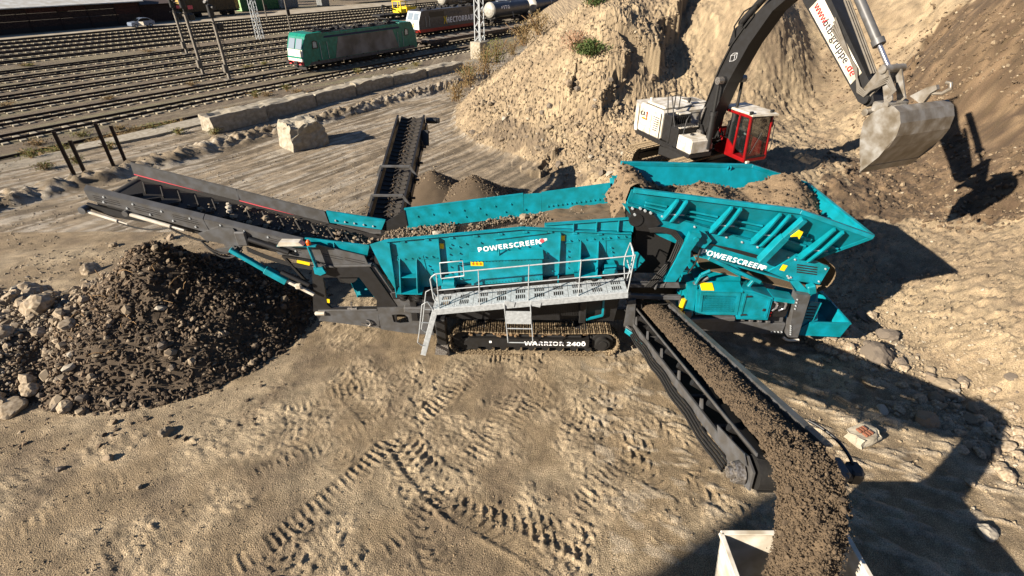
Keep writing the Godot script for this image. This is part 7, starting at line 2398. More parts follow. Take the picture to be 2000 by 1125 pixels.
func shed():
	var T := yard_thing("timber_shed", "long dark timber goods shed with grey roof beyond the pale road", "shed", -30.0, 124.5)
	var L := 81.0
	var b := MB.new()
	b.box(V(L / 2, 0.35, -6), V(L, 0.9, 12))
	obj("plinth", b, MT.under, T)
	var k := 0
	for row in 3:
		for i in 18:
			var p := MB.new()
			p.box(V((i + 0.5) * 4.5, 1.3 + row * 1.05, -0.05 - 0.02 * ((i + row) % 2)), V(4.46, 1.02, 0.1))
			obj("wall_panel", p, MT.wood_red if (row == 2 and i % 3 != 1) or (row == 1 and i % 7 == 3) else MT.wood_dark, T)
	for i in 19:
		var p := MB.new()
		p.beam(V(i * 4.5, 0.0, 0.08), V(i * 4.5, 3.9, 0.08), 0.16, 0.12, Vector3.RIGHT)
		obj("wall_post", p, MT.wood_dark, T)
	var e := MB.new()
	e.box(V(L - 0.1, 2.2, -6), V(0.2, 3.6, 12))
	obj("end_wall", e, MT.wood_dark, T)
	var r := MB.new()
	r.plate([V(-1, 3.75, 0.9), V(L + 0.6, 3.75, 0.9), V(L + 0.6, 5.6, -6.2), V(-1, 5.6, -6.2)], V(0, 0.15, 0))
	r.plate([V(-1, 5.6, -6.2), V(L + 0.6, 5.6, -6.2), V(L + 0.6, 3.8, -13), V(-1, 3.8, -13)], V(0, 0.15, 0))
	obj("roof", r, MT.roof, T)
	# lean-to at the right end
	var an := yard_thing("lean_to", "low dark lean-to at the right-hand end of the timber shed", "shed", 51.6, 126.0)
	var ab := MB.new()
	ab.box(V(3.5, 1.5, -4), V(7, 3.0, 8))
	obj("wall", ab, MT.wood_dark, an)
	var ar := MB.new()
	ar.plate([V(0.1, 3.02, 0.4), V(7.3, 3.02, 0.4), V(7.3, 3.6, -8.3), V(0.1, 3.6, -8.3)], V(0, 0.12, 0))
	obj("roof", ar, MT.wood_dark, an)

func cargo(called: String, label: String, cat: String, u: float, w: float, s: Vector3, side: Material, end: Material, y0 := 0.1):
	var T := yard_thing(called, label, cat, u, w)
	var b := MB.new()
	b.cbox(V(s.x / 2, y0 + s.y / 2, -s.z / 2), s, 0.03)
	for i in int(s.x / 0.5): b.box(V(0.25 + i * 0.5, y0 + s.y / 2, 0.01), V(0.16, s.y - 0.3, 0.05))
	var o := obj("wall", b, side, T)
	var e := MB.new()
	e.box(V(-0.02, y0 + s.y / 2, -s.z / 2), V(0.05, s.y - 0.1, s.z - 0.1))
	for z in [-0.3, -0.5, -0.7]: e.tube(V(-0.06, y0 + 0.15, s.z * z), V(-0.06, y0 + s.y - 0.15, s.z * z), 0.03, -1, 6)
	obj("end_door", e, end, o)
	var r := MB.new()
	r.box(V(s.x / 2, y0 + s.y + 0.04, -s.z / 2), V(s.x + 0.1, 0.08, s.z + 0.1))
	obj("roof", r, end, o)
	return T

func far_things():
	var wg = cargo("freight_wagon", "long brown freight wagon with yellow ends on the road side", "wagon", 60.5, 127.6, V(12.4, 2.5, 2.9), MT.wagon_brown, MT.wagon_yellow, 1.1)
	var f := MB.new()
	f.box(V(6.2, 0.9, -1.45), V(12.6, 0.3, 2.6))
	obj("frame", f, MT.under, wg)
	var ye := MB.new()
	ye.box(V(12.1, 2.35, 0.02), V(0.9, 2.4, 0.06))
	obj("end_post", ye, MT.wagon_yellow, wg)
	for x in [1.6, 3.4, 9.2, 11.0]:
		var b := MB.new()
		b.tube(V(x, 0.45, -2.3), V(x, 0.45, -0.5), 0.45, -1, 16)
		obj("wheelset", b, MT.under, wg)
	cargo("shipping_container", "dark green shipping container with its sunlit end coloured pale green", "container", 76.0, 132.0, V(6.2, 2.7, 2.5), MT.cont_green, MT.cont_green_lit, 0.1)
	cargo("shipping_container", "second dark green shipping container, standing behind the lattice mast", "container", 82.6, 133.0, V(4.0, 2.7, 2.5), MT.cont_green, MT.cont_green, 0.1)
	cargo("shipping_container", "grey shipping container with white end", "container", 87.0, 132.0, V(4.6, 2.7, 2.5), MT.cont_grey, MT.white, 0.1)
	cargo("switch_cabinet", "small grey cabinet hut standing beside the dirt lane", "hut", 97.0, 129.5, V(2.4, 2.1, 2.2), MT.cont_grey, MT.cont_grey, 0.0)
	for i in 4:
		cargo("freight_wagon", ["dark covered wagon at the left end of the distant row", "dark covered wagon, second in the distant row", "dark covered wagon, third in the distant row", "dark covered wagon at the right end of the distant row"][i], "wagon", 108.0 + i * 14.0, 131.0 - i * 0.5, V(13.2, 3.0, 2.9), MT.tank, MT.loco_grey, 1.0)
	# white truck
	var T := yard_thing("truck", "white truck cab and box parked by the brown freight wagon", "truck", 56.5, 131.0)
	var b := MB.new()
	b.cbox(V(1.0, 1.7, -1.2), V(2.0, 2.4, 2.4), 0.2)
	b.cbox(V(3.9, 1.9, -1.2), V(3.4, 1.6, 2.4), 0.06)
	obj("body", b, MT.white, T)
	var g := MB.new()
	g.box(V(1.3, 2.2, 0.01), V(1.0, 0.8, 0.03))
	g.box(V(-0.01, 2.2, -1.2), V(0.03, 0.9, 2.0))
	obj("window", g, MT.glass, T)
	for x in [0.9, 4.4]:
		var wh := MB.new()
		wh.tube(V(x, 0.5, -2.35), V(x, 0.5, 0.02), 0.5, -1, 16)
		obj("wheel", wh, MT.rubber, T)
	car()
	# small hut and lattice of far trees
	for i in 26:
		var u := 40.0 + i * 6.5 + rng.randf_range(-1, 1)
		far_tree(u, 146.0 + rng.randf_range(-4, 14), rng.randf_range(4.0, 8.0), i)

func far_tree(u: float, w: float, h: float, i: int):
	var T := yard_thing("far_tree", "leafy autumn tree in the row closing off the far side of the yard", "tree", u, w, "row of trees behind the yard")
	var t := MB.new()
	t.tube(V(0, 0, 0), V(0.1, h * 0.6, 0), 0.16, 0.07, 6)
	obj("trunk", t, MT.bark, T)
	var c := MB.new()
	for k in 240:
		var d := Vector3(rng.randfn(), rng.randfn() * 0.8, rng.randfn()).normalized() * pow(rng.randf(), 0.4)
		var p := V(0, h * 0.6, 0) + d * V(h * 0.38, h * 0.42, h * 0.38)
		var a := Vector3(rng.randfn(), rng.randfn(), rng.randfn()).normalized() * 0.34
		var e := a.cross(Vector3(rng.randfn(), rng.randfn(), rng.randfn())).normalized() * 0.26
		c.quad(p - a - e, p + a - e, p + a + e, p - a + e)
	obj("crown", c, [MT.leaf_olive, MT.leaf_green, MT.leaf_dry][i % 3], T)

func car():
	var T := yard_thing("parked_car", "silver blue hatchback with its front door open on the pale road", "car", 45.6, 117.2)
	T.rotation.y += 0.02
	var b := MB.new()
	var low := [[0.0, 0.35], [0.0, 0.72], [0.12, 0.9], [1.05, 1.0], [3.9, 1.05], [4.1, 0.9], [4.12, 0.4], [3.7, 0.3], [0.3, 0.28]]
	b.plate(pl(low, -1.72), V(0, 0, 1.72))
	var top := [[1.05, 1.0], [1.75, 1.45], [2.3, 1.55], [3.2, 1.5], [3.9, 1.05]]
	b.plate(pl(top, -1.6), V(0, 0, 1.48))
	var o := obj("body", b, MT.car, T)
	var g := MB.new()
	g.plate(pl([[1.3, 1.04], [1.82, 1.4], [2.3, 1.48], [3.1, 1.44], [3.6, 1.08]], -0.115), V(0, 0, 0.02))
	g.plate([V(1.0, 1.02, -1.5), V(1.0, 1.02, -0.2), V(1.7, 1.45, -0.25), V(1.7, 1.45, -1.45)], V(-0.02, 0.02, 0))
	obj("window", g, MT.glass, o)
	var d := MB.new()
	d.plate([V(1.25, 0.4, 0.02), V(1.25, 1.0, 0.02), V(1.75, 1.0, 0.75), V(1.75, 0.4, 0.75)], V(0.05, 0, 0.03))
	obj("door", d, MT.white, o)
	for x in [0.75, 3.3]:
		for z in [-0.1, -1.62]:
			var wh := MB.new()
			wh.tube(V(x, 0.32, z - 0.1), V(x, 0.32, z + 0.12), 0.32, -1, 18)
			var wo := obj("wheel", wh, MT.rubber, o)
			var rm := MB.new()
			rm.tube(V(x, 0.32, z + 0.12), V(x, 0.32, z + 0.13), 0.2, -1, 14)
			obj("rim", rm, MT.lattice, wo)

func lattice_mast(label: String, p: Vector3, h: float, w: float, ped: float):
	var T := thing("lattice_mast", label, "mast", p, 0.9576)
	if ped > 0.0:
		var c := MB.new()
		c.cbox(V(0, ped / 2 - 0.3, 0), V(2.0, ped + 0.6, 1.6), 0.05)
		obj("pedestal", c, MT.concrete, T)
	for sx in [-1, 1]:
		for sz in [-1, 1]:
			var g := MB.new()
			g.beam(V(w * sx, ped, w * sz), V(w * sx * 0.75, ped + h, w * sz * 0.75), 0.09, 0.09, Vector3.RIGHT)
			obj("leg", g, MT.lattice, T)
	var br := MB.new()
	var n := int(h / 0.75)
	for i in n:
		var y0 := ped + i * h / n
		var y1 := ped + (i + 1) * h / n
		var k0 := w * (1.0 - 0.25 * i / n)
		var k1 := w * (1.0 - 0.25 * (i + 1) / n)
		var s := 1.0 if i % 2 == 0 else -1.0
		for z in [-1, 1]:
			br.beam(V(-k0 * s, y0, k0 * z), V(k1 * s, y1, k1 * z), 0.05, 0.05)
			br.beam(V(k0 * z, y0, -k0 * s), V(k1 * z, y1, k1 * s), 0.05, 0.05)
	var bo := obj("bracing", br, MT.lattice, T)
	bo.set_meta("kind", "stuff")

func posts_and_masts():
	lattice_mast("pale steel lattice mast standing among the tracks left of the green locomotive", yp(50.5, 84.5), 14.0, 0.42, 0.0)
	lattice_mast("pale steel lattice mast on a tall concrete pedestal by the sand hill", yp(55.0, 43.6), 14.0, 0.42, 2.2)
	var n := 0
	for q in [[29.7, 62.6, 7.6, "slanting grey signal post with lamp heads, middle one of three"], [29.9, 57.7, 7.0, "grey signal post standing closest to the concrete blocks"], [36.0, 78.6, 6.6, "grey signal post standing farthest from the concrete blocks"]]:
		var T := yard_thing("signal_post", q[3], "signal", q[0], q[1], "signal posts between the tracks")
		var h: float = q[2]
		var b := MB.new()
		b.cbox(V(0, 0.05, 0), V(0.9, 0.2, 0.9), 0.04)
		b.beam(V(0, 0, 0), V(0, h - 1.4, 0), 0.3, 0.26, Vector3.RIGHT, 0.02)
		b.cbox(V(-0.2, 1.2, 0.1), V(0.4, 0.8, 0.4), 0.04)
		obj("post", b, MT.post, T)
		var s := MB.new()
		s.cbox(V(0, h - 0.5, 0), V(0.5, 1.1, 0.35), 0.05)
		s.beam(V(0, h - 1.5, 0), V(0, h + 0.4, 0), 0.14, 0.14, Vector3.RIGHT)
		s.cbox(V(0.5, h - 1.9, 0.1), V(0.55, 0.6, 0.4), 0.05)
		s.beam(V(-0.5, h - 1.5, 0), V(0.7, h - 1.5, 0), 0.08, 0.1)
		s.tube(V(0.15, h - 0.2, 0.15), V(0.2, h - 0.2, 0.5), 0.16, 0.2, 10)
		s.tube(V(-0.2, h + 0.2, 0.1), V(-0.45, h + 0.35, 0.2), 0.14, 0.16, 10)
		obj("signal_head", s, MT.black, T)
		var l := MB.new()
		for z in [-0.14, 0.14]: l.tube(V(0.45, 2.0, z), V(0.35, h - 1.6, z), 0.025, -1, 6)
		obj("ladder", l, MT.black, T)
		var p := MB.new()
		if n != 1: p.box(V(0.6, h - 1.0, 0.25), V(0.5, 0.35, 0.04))
		p.tube(V(-0.1, h + 0.4, 0), V(-0.1, h + 0.65, 0.05), 0.14, 0.1, 10)
		obj("plate", p, MT.white if n == 1 else MT.pink, T)
		n += 1
	for q in [[59.2, 89.0, 5.4, "thin pale post behind the roof of the green locomotive"], [67.0, 108.0, 4.6, "thin pale post with a small rusty box by the far tracks"]]:
		var T := yard_thing("line_post", q[3], "post", q[0], q[1])
		var b := MB.new()
		b.tube(V(0, 0, 0), V(0, q[2], 0), 0.13, 0.1, 8)
		obj("pole", b, MT.post, T)
		var c := MB.new()
		c.cbox(V(0.3, q[2] * 0.55, 0), V(0.4, 0.9, 0.3), 0.03)
		obj("box", c, MT.rust_post, T)

# ---------------------------------------------------------------- loose things on the site
func worn_block(s: Vector3, sd: float, amp := 0.06, taper := 0.0) -> ArrayMesh:
	var b := MB.new()
	var K := 9
	for f in 6:
		var ax := f / 2
		var sg := 1.0 if f % 2 == 0 else -1.0
		var rows := []
		for i in K + 1:
			var line := []
			for j in K + 1:
				var d := Vector3.ZERO
				d[ax] = sg
				d[(ax + 1) % 3] = lerpf(-1, 1, float(i) / K)
				d[(ax + 2) % 3] = lerpf(-1, 1, float(j) / K)
				var e := 0
				for k in 3: e += 1 if absf(d[k]) > 0.99 else 0
				var p := d * s / 2.0
				p *= 1.0 - 0.018 * maxf(0, e - 1)
				p.x *= 1.0 - taper * (d.y + 1.0) * 0.5
				p += Vector3(n1.get_noise_3d(p.x * 2 + sd, p.y * 2, p.z * 2), n1.get_noise_3d(p.x * 2 + sd + 40, p.y * 2, p.z * 2), n1.get_noise_3d(p.x * 2, p.y * 2, p.z * 2 + sd + 80)) * amp
				p += Vector3(1, 1, 1) * n3.get_noise_3d(p.x * 2.5 + sd, p.y * 2.5, p.z * 2.5) * amp * 0.5
				if d.y > 0.9: p.y += minf(0.0, n2.get_noise_2d(p.x * 0.6 + sd, p.z * 0.6)) * amp * 4.0
				line.append(p + V(0, s.y / 2, 0))
			rows.append(line)
		for i in K:
			for j in K: b.oq(rows[i][j], rows[i][j + 1], rows[i + 1][j + 1], rows[i + 1][j], V(0, s.y / 2, 0))
	return b.mesh()

func build_site():
	var names := ["first of the row, with its sunlit end showing", "second of the row from the sunlit end", "third of the row from the sunlit end", "fourth of the row from the sunlit end", "fifth of the row from the sunlit end", "sixth of the row, half buried, next to the hill bushes"]
	var us := [[16.6, 20.9, 37.0], [21.0, 25.5, 37.6], [25.7, 29.9, 38.0], [30.1, 34.6, 38.4], [34.7, 39.3, 38.6], [39.4, 45.0, 38.7]]
	for i in 6:
		var L: float = us[i][1] - us[i][0]
		var u: float = (us[i][0] + us[i][1]) / 2.0
		var p: Vector3 = TD * u + TN * us[i][2]
		var o := put("concrete_block", worn_block(V(L - 0.12, 1.12 - 0.05 * (i % 3), 1.5), i * 17.0, 0.1), MT.concrete)
		o.position = p + V(0, -0.04 - 0.06 * i, 0)
		o.rotation.y = 0.9576 + rng.randf_range(-0.03, 0.03)
		tag(o, "long pale concrete block, " + names[i], "concrete block", "concrete blocks along the yard edge")
	var rk := put("boulder", worn_block(V(2.5, 1.6, 2.1), 333.0, 0.2, 0.22), MT.concrete)
	rk.position = gp(594, 283) + V(0, -0.08, 0)
	rk.rotation.y = 0.75
	tag(rk, "big squared pale boulder standing alone on the haul road", "boulder")
	# four rusty steel posts
	var lab := ["rusty steel post standing at the outer end of the four", "rusty steel post, second counted from outer end of the four", "rusty steel post, third counted from outer end of the four", "rusty steel post standing nearest the concrete blocks"]
	var foot := [[145, 341, 2.45], [168, 342, 2.0], [222, 324, 2.5], [246, 317, 2.2]]
	for i in 4:
		var p := gp(foot[i][0], foot[i][1])
		var T := thing("steel_post", lab[i], "post", p + V(0, -0.1, 0), 0.5, "rusty steel posts by the haul road")
		var h: float = foot[i][2]
		var b := MB.new()
		b.box(V(0, h / 2, 0), V(0.13, h, 0.02))
		var w := obj("web", b, MT.rust_post, T)
		var f := MB.new()
		for s in [-0.075, 0.075]: f.box(V(s, h / 2, 0), V(0.02, h, 0.14))
		obj("flange", f, MT.rust_post, T)
	rubble_pile()
	gravel_piles()
	loose_stones()
	bushes()
	shadow_column()

func rub_h(x: float, z: float) -> float:
	var dx := x + 11.1
	var dz := z + 13.6
	var r := sqrt(dx * dx * (1.0 if dx < 0 else 0.7) + dz * dz * (0.85 if dz > 0 else 1.25))
	var h := 2.75 - 0.68 * r + 0.1 * sin(r * 3.0)
	var a := maxf(h, 0.0)
	# lower apron of bigger lumps spreading out to the left
	var e := 1.0 - sqrt(pow((x + 15.6) / 4.0, 2) + pow((z + 12.0) / 3.2, 2))
	a = maxf(a, minf(1.0, e * 1.9))
	return maxf(0.0, a) + (n1.get_noise_2d(x * 1.2, z * 1.2) * 0.22 + n3.get_noise_2d(x * 1.6, z * 1.6) * 0.12) * smoothstep(0.0, 0.4, a)

func rubble_pile():
	var T := thing("rubble_pile", "heap of dark broken rubble under the raised end of the conveyor", "rubble pile", Vector3.ZERO)
	var earth := mat("dark_earth", Color(0.095, 0.069, 0.044).linear_to_srgb(), 0.97, 0.0, TX.grit, 1.0)
	var rows := []
	for j in 90:
		var line := []
		for i in 130:
			var x := lerpf(-20.0, -6.4, i / 129.0)
			var z := lerpf(-8.0, -18.6, j / 89.0)
			var h := rub_h(x, z)
			line.append(V(x, h - 0.05 if h > 0.02 else -0.25, z))
		rows.append(line)
	var b := MB.new()
	b.sheet(rows)
	obj("mound", b, earth, T)
	var k := 0
	while k < 290:
		var x := rng.randf_range(-19.0, -7.0)
		var z := rng.randf_range(-17.5, -8.6)
		var h := rub_h(x, z)
		if h < 0.04: continue
		var left := smoothstep(-9.5, -16.0, x)
		var lowp := smoothstep(2.4, 0.4, h)
		if rng.randf() > 0.1 + 0.9 * left * lowp + 0.3 * lowp: continue
		var s := lerpf(0.18, 0.36 + 0.3 * left * lowp, pow(rng.randf(), 1.7))
		if z < -14.5: s *= 0.7
		var o := stone_at("stone", V(x, h + s * 0.08, z), s, T)
		if left > 0.5 and rng.randf() < 0.7: o.material_override = MT.dusty
		k += 1
	# the big ones at the outer foot
	for q in [[175, 520, 0.85], [75, 590, 1.0], [100, 640, 1.25], [45, 625, 0.7], [165, 690, 0.8], [30, 700, 0.9], [60, 760, 0.7], [20, 790, 1.0], [120, 790, 0.65], [190, 545, 0.5], [185, 590, 0.5], [95, 580, 0.75], [0, 660, 0.8], [10, 610, 0.7]]:
		var p := gp(q[0], q[1], 0.25)
		stone_at("stone", V(p.x, rub_h(p.x, p.z) + q[2] * 0.12, p.z), q[2] * 0.62, T, true).material_override = MT.dusty
	var pts := []
	var n := 0
	while pts.size() < 19000 and n < 90000:
		n += 1
		var x := rng.randf_range(-19.5, -6.2)
		var z := rng.randf_range(-18.2, -8.2)
		var h := rub_h(x, z)
		if h < 0.015:
			if rng.randf() > 0.05 or n3.get_noise_2d(x, z) < 0.0: continue
			h = land(x, z)
		pts.append(V(x, h + 0.0, z))
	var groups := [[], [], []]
	for p in pts: groups[clampi(int((p.x + 15.3 + rng.randfn() * 0.8) / 2.0), 0, 2)].append(p)  # darker rightwards: moist soil, with the shaded half of the heap coloured in
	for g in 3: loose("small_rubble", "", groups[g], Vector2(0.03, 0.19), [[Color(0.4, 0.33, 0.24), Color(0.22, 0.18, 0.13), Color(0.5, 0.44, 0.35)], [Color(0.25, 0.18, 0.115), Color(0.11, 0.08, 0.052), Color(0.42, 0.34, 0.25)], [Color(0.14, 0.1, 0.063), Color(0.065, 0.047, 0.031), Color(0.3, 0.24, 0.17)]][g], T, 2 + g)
	var tw := MB.new()
	for i in 26:
		var x := rng.randf_range(-12.6, -9.6)
		var z := rng.randf_range(-13.6, -10.6)
		var p := V(x, rub_h(x, z) + 0.06, z)
		var d := Vector3(rng.randfn(), rng.randf_range(0.0, 0.7), rng.randfn()).normalized() * rng.randf_range(0.2, 0.5)
		tw.pipe([p, p + d * 0.5 + V(0, 0.05, 0), p + d], 0.012, 5)
	var tt := obj("twigs", tw, MT.twig, T)
	tt.set_meta("kind", "stuff")

func gravel_piles():
	var col := [Color(0.2, 0.15, 0.095), Color(0.11, 0.08, 0.05), Color(0.3, 0.25, 0.18)]
	var m := mat("gravel_brown", Color(0.1, 0.072, 0.044).linear_to_srgb(), 0.97, 0.0, TX.grit, 1.2)
	var peaks := [[gp(843, 332, 1.35), 1.35, 2.1, "brown gravel cone beside the chevron conveyor"], [gp(925, 341, 1.4), 1.4, 2.2, "brown gravel cone standing farther from the chevron conveyor"]]
	for q in peaks:
		var p: Vector3 = q[0]
		var R: float = q[2]
		var H: float = q[1]
		var T := thing("gravel_pile", q[3], "gravel pile", V(p.x, 0, p.z), 0, "gravel cones behind the plant")
		var rows := []
		for j in 40:
			var line := []
			for i in 40:
				var x := lerpf(-R * 1.3, R * 1.3, i / 39.0)
				var z := lerpf(R * 1.5, -R * 1.2, j / 39.0)
				var r := sqrt(x * x + z * z * (0.8 if z > 0 else 1.0))
				var h := H * (1.0 - r / R) + 0.05 * n3.get_noise_2d(x * 2 + p.x, z * 2)
				h = minf(h, H * 0.96 - r * r * 0.5) if r < 0.25 else h
				line.append(V(x, maxf(h, -0.2), z))
			rows.append(line)
		var b := MB.new()
		b.sheet(rows)
		obj("cone", b, m, T)
		var pts := []
		for i in 2600:
			var r := R * sqrt(rng.randf()) * 1.15
			var a := rng.randf() * TAU
			pts.append(V(cos(a) * r, maxf(0.02, H * (1.0 - r / R)), sin(a) * r))
		loose("gravel", "", pts, Vector2(0.06, 0.17), col, T, 4)
	var pts := []
	for i in 5200:
		var x := rng.randf_range(-7.0, 1.5)
		var z := rng.randf_range(-24.5, -14.8)
		if n1.get_noise_2d(x * 0.7 + 3, z * 0.7) < -0.12: continue
		pts.append(V(x, land(x, z, false) + 0.03, z))
	var o := loose("spilt_gravel", "brown gravel spilt on the ground round the gravel cones", pts, Vector2(0.03, 0.12), col, null, 4)
	o.set_meta("category", "gravel")

func loose_stones():
	# [pixel, size, label]
	for q in [[326, 846, 0.36, "flat pale stone lying alone with a long dark shadow"], [213, 897, 0.24, "small knobbly stone in a pale hollow"], [119, 916, 0.16, "small dark stone by the faint ladder-like tread print"], [272, 951, 0.14, "tiny dark stone alone on bare sand"], [333, 467, 0.42, "knobbly stone under the lifted left conveyor"], [222, 481, 0.34, "flat stone lying behind the rubble heap"], [1924, 1042, 0.4, "smooth oval stone lying in the large shadow"],
			[1890, 872, 0.22, "round stone at the edge of the band of shadow"], [1925, 885, 0.18, "pale round stone, larger one of a close pair"], [1941, 882, 0.15, "pale round stone, smaller one of a close pair"], [407, 729, 0.34, "grey stone just off the foot of the rubble heap"], [1420, 1080, 0.16, "small stone beside the steel bin"]]:
		var o := stone_at("stone", gp(q[0], q[1]) + V(0, 0.03 + land(gp(q[0], q[1]).x, gp(q[0], q[1]).z), 0), q[2], null, true)
		tag(o, q[3], "stone")
	# lump of brickwork
	var bp := gp(1683, 858)
	var T := thing("brick_lump", "lump of orange brickwork with pale mortar lying on the clay", "brick lump", V(bp.x, land(bp.x, bp.z), bp.z), 0.4)
	var mo := put("mortar", worn_block(V(0.66, 0.3, 0.5), 77.0, 0.12), MT.concrete, T)
	mo.position.y = -0.03
	for i in 3:
		for j in 2:
			var k := MB.new()
			k.cbox(V(-0.12 + i * 0.09 + 0.02 * j, 0.262 + 0.004 * i, -0.09 + j * 0.15), V(0.068, 0.06, 0.135), 0.012, Basis(Vector3.UP, 0.05 * i))
			obj("brick", k, MT.brick, T)
	# stones rolled down to the foot of the right-hand sand bank
	var n := 0
	var tries := 0
	while n < 285 and tries < 6000:
		tries += 1
		var px := rng.randf_range(1600, 2010)
		var mid := lerpf(655, 850, clampf((px - 1640) / 360.0, 0, 1))
		var py := mid + rng.randfn() * 42.0
		var p := gp(px, py, 0.15)
		var y := land(p.x, p.z)
		var s := lerpf(0.09, 0.36, pow(rng.randf(), 2.4))
		var o := stone_at("bank_stone", V(p.x, y + s * 0.12, p.z), s, null, s > 0.22)
		if rng.randf() < 0.6: o.material_override = MT.dusty
		tag(o, "pale rounded field stone in the band at the foot of the sand bank", "stone", "field stones along the foot of the sand bank")
		n += 1
	for q in [[1712, 690, 0.8, "largest pale slab among the field stones by the spill scoop"], [1735, 648, 0.65, "pale angular block on the bank above the largest slab"], [1850, 745, 0.55, "flat brown slab lying on the sand bank"], [1812, 812, 0.6, "flat dark slab at the outer edge of the field stones"], [1965, 470, 0.5, "upright forked lump of dried earth on the sand bank crest"], [1690, 612, 0.4, "small pale block right beside the spill scoop"]]:
		var p := gp(q[0], q[1], 0.2)
		var o := stone_at("bank_slab", V(p.x, land(p.x, p.z) + q[2] * 0.1, p.z), q[2], null, true)
		tag(o, q[3], "stone")
	var pts := []
	while pts.size() < 3800:
		var px := rng.randf_range(1560, 2040)
		var py := lerpf(600, 800, clampf((px - 1640) / 360.0, 0, 1)) + rng.randfn() * 75.0
		var p := gp(px, py, 0.2)
		if n1.get_noise_2d(p.x * 0.8, p.z * 0.8) < -0.2: continue
		pts.append(V(p.x, land(p.x, p.z) + 0.015, p.z))
	loose("bank_gravel", "small pale pebbles strewn over the foot of the sand bank", pts, Vector2(0.03, 0.13), [Color(0.42, 0.34, 0.23), Color(0.28, 0.22, 0.15), Color(0.5, 0.45, 0.36)], null, 5).set_meta("category", "gravel")
	# rubble on the hillside left of the excavator, and on the dug face
	var cnt := 0
	tries = 0
	while cnt < 150 and tries < 5000:
		tries += 1
		var px := rng.randf_range(890, 1290)
		var py := rng.randf_range(150, 360)
		if py > 150 + (1290 - px) * 0.6 and px < 1000 and py < 210: continue
		var p := hit(px, py)
		if lattice(mask_g, p.x, p.z) < 0.3: continue
		if n1.get_noise_2d(p.x * 0.45 + 11, p.z * 0.45) < 0.02 and rng.randf() < 0.8: continue
		var s := lerpf(0.14, 0.6, pow(rng.randf(), 2.4))
		var o := stone_at("hill_stone", p + V(0, s * 0.08, 0), s)
		tag(o, "broken pale stone lying on the rough slope left of the excavator", "stone", "broken stones on the hillside")
		cnt += 1
	pts = []
	tries = 0
	var pale := []
	while pts.size() + pale.size() < 9000 and tries < 30000:
		tries += 1
		var right := rng.randf() < 0.45
		var px := rng.randf_range(1600, 2010) if right else rng.randf_range(880, 1320)
		var py := rng.randf_range(20, 460) if right else rng.randf_range(40, 370)
		var p := hit(px, py)
		if lattice(mask_g, p.x, p.z) < 0.2 or n1.get_noise_2d(p.x * 0.5 + 11, p.z * 0.5) < -0.25: continue
		if right and rng.randf() < 0.92: pts.append(p)
		else: pale.append(p)
	loose("hill_scree", "small pale stones and clods scattered over the sand slopes", pale, Vector2(0.05, 0.24), [Color(0.38, 0.3, 0.2), Color(0.22, 0.17, 0.11), Color(0.46, 0.4, 0.3)], null, 6).set_meta("category", "gravel")
	loose("brown_scree", "small brown clods scattered over the dug brown face", pts, Vector2(0.04, 0.22), [Color(0.2, 0.14, 0.085), Color(0.1, 0.07, 0.042), Color(0.3, 0.23, 0.15)], null, 3).set_meta("category", "gravel")
	pts = []
	while pts.size() < 3600:
		var p := gp(rng.randf_range(-40, 900), rng.randf_range(230, 560))
		if p.x > -1.0 and p.z > -20.0 or n1.get_noise_2d(p.x * 0.5, p.z * 0.5) < -0.05: continue
		pts.append(V(p.x, land(p.x, p.z), p.z))
	loose("road_clods", "small crumbs of earth and pebbles on the haul road", pts, Vector2(0.03, 0.13), [Color(0.36, 0.3, 0.21), Color(0.2, 0.16, 0.11), Color(0.45, 0.4, 0.32)], null, 1).set_meta("category", "gravel")
	# clods on the open ground
	pts = []
	while pts.size() < 5200:
		var p := gp(rng.randf_range(-40, 1650), rng.randf_range(690, 1140))
		var k := n2.get_noise_2d(p.x * 0.55 + 70, p.z * 0.55)
		if k < 0.0 and rng.randf() < 0.85: continue
		pts.append(V(p.x, land(p.x, p.z), p.z))
	loose("ground_clods", "small crumbs and clods of dry earth on the open ground", pts, Vector2(0.015, 0.06), [Color(0.36, 0.28, 0.18), Color(0.22, 0.165, 0.105)], null, 1).set_meta("category", "gravel")

# where a photograph ray meets the land
func hit(px: float, py: float) -> Vector3:
	var a := EYE
	var d := (gp(px, py, 9.0) - EYE)
	d = d.normalized()
	var t := 10.0
	while t < 70.0:
		var p := a + d * t
		if p.y < land(p.x, p.z, false): break
		t += 0.25
	var q := a + d * t
	return V(q.x, land(q.x, q.z), q.z)

func brush(called: String, label: String, cat: String, p: Vector3, r: float, h: float, m: Material, k: int, leaf: float, up: float):
	var T := thing(called, label, cat, p)
	var s := MB.new()
	for i in 14:
		var d := Vector3(rng.randfn() * r * 0.5, h * rng.randf_range(0.6, 1.0), rng.randfn() * r * 0.5)
		s.pipe([V(rng.randfn() * r * 0.2, -0.15, rng.randfn() * r * 0.2), d * 0.5 + V(0, 0.1, 0), d], 0.02, 4)
	obj("stems", s, MT.twig, T)
	var b := MB.new()
	for i in k:
		var q := Vector3(rng.randfn() * 0.45, 0, rng.randfn() * 0.45)
		var y := rng.randf()
		var c := V(q.x * r * (0.6 + y * 0.6), h * y * (1.1 - q.length() * 0.4), q.z * r * (0.6 + y * 0.6))
		var a := (Vector3(rng.randfn(), rng.randfn() + up, rng.randfn())).normalized() * leaf * rng.randf_range(0.6, 1.4)
		var e := a.cross(Vector3(rng.randfn(), rng.randfn(), rng.randfn())).normalized() * leaf * 0.28
		b.quad(c - e, c + a * 0.5 - e * 0.6, c + a, c + a * 0.5 + e * 0.6)
	obj("foliage", b, m, T)

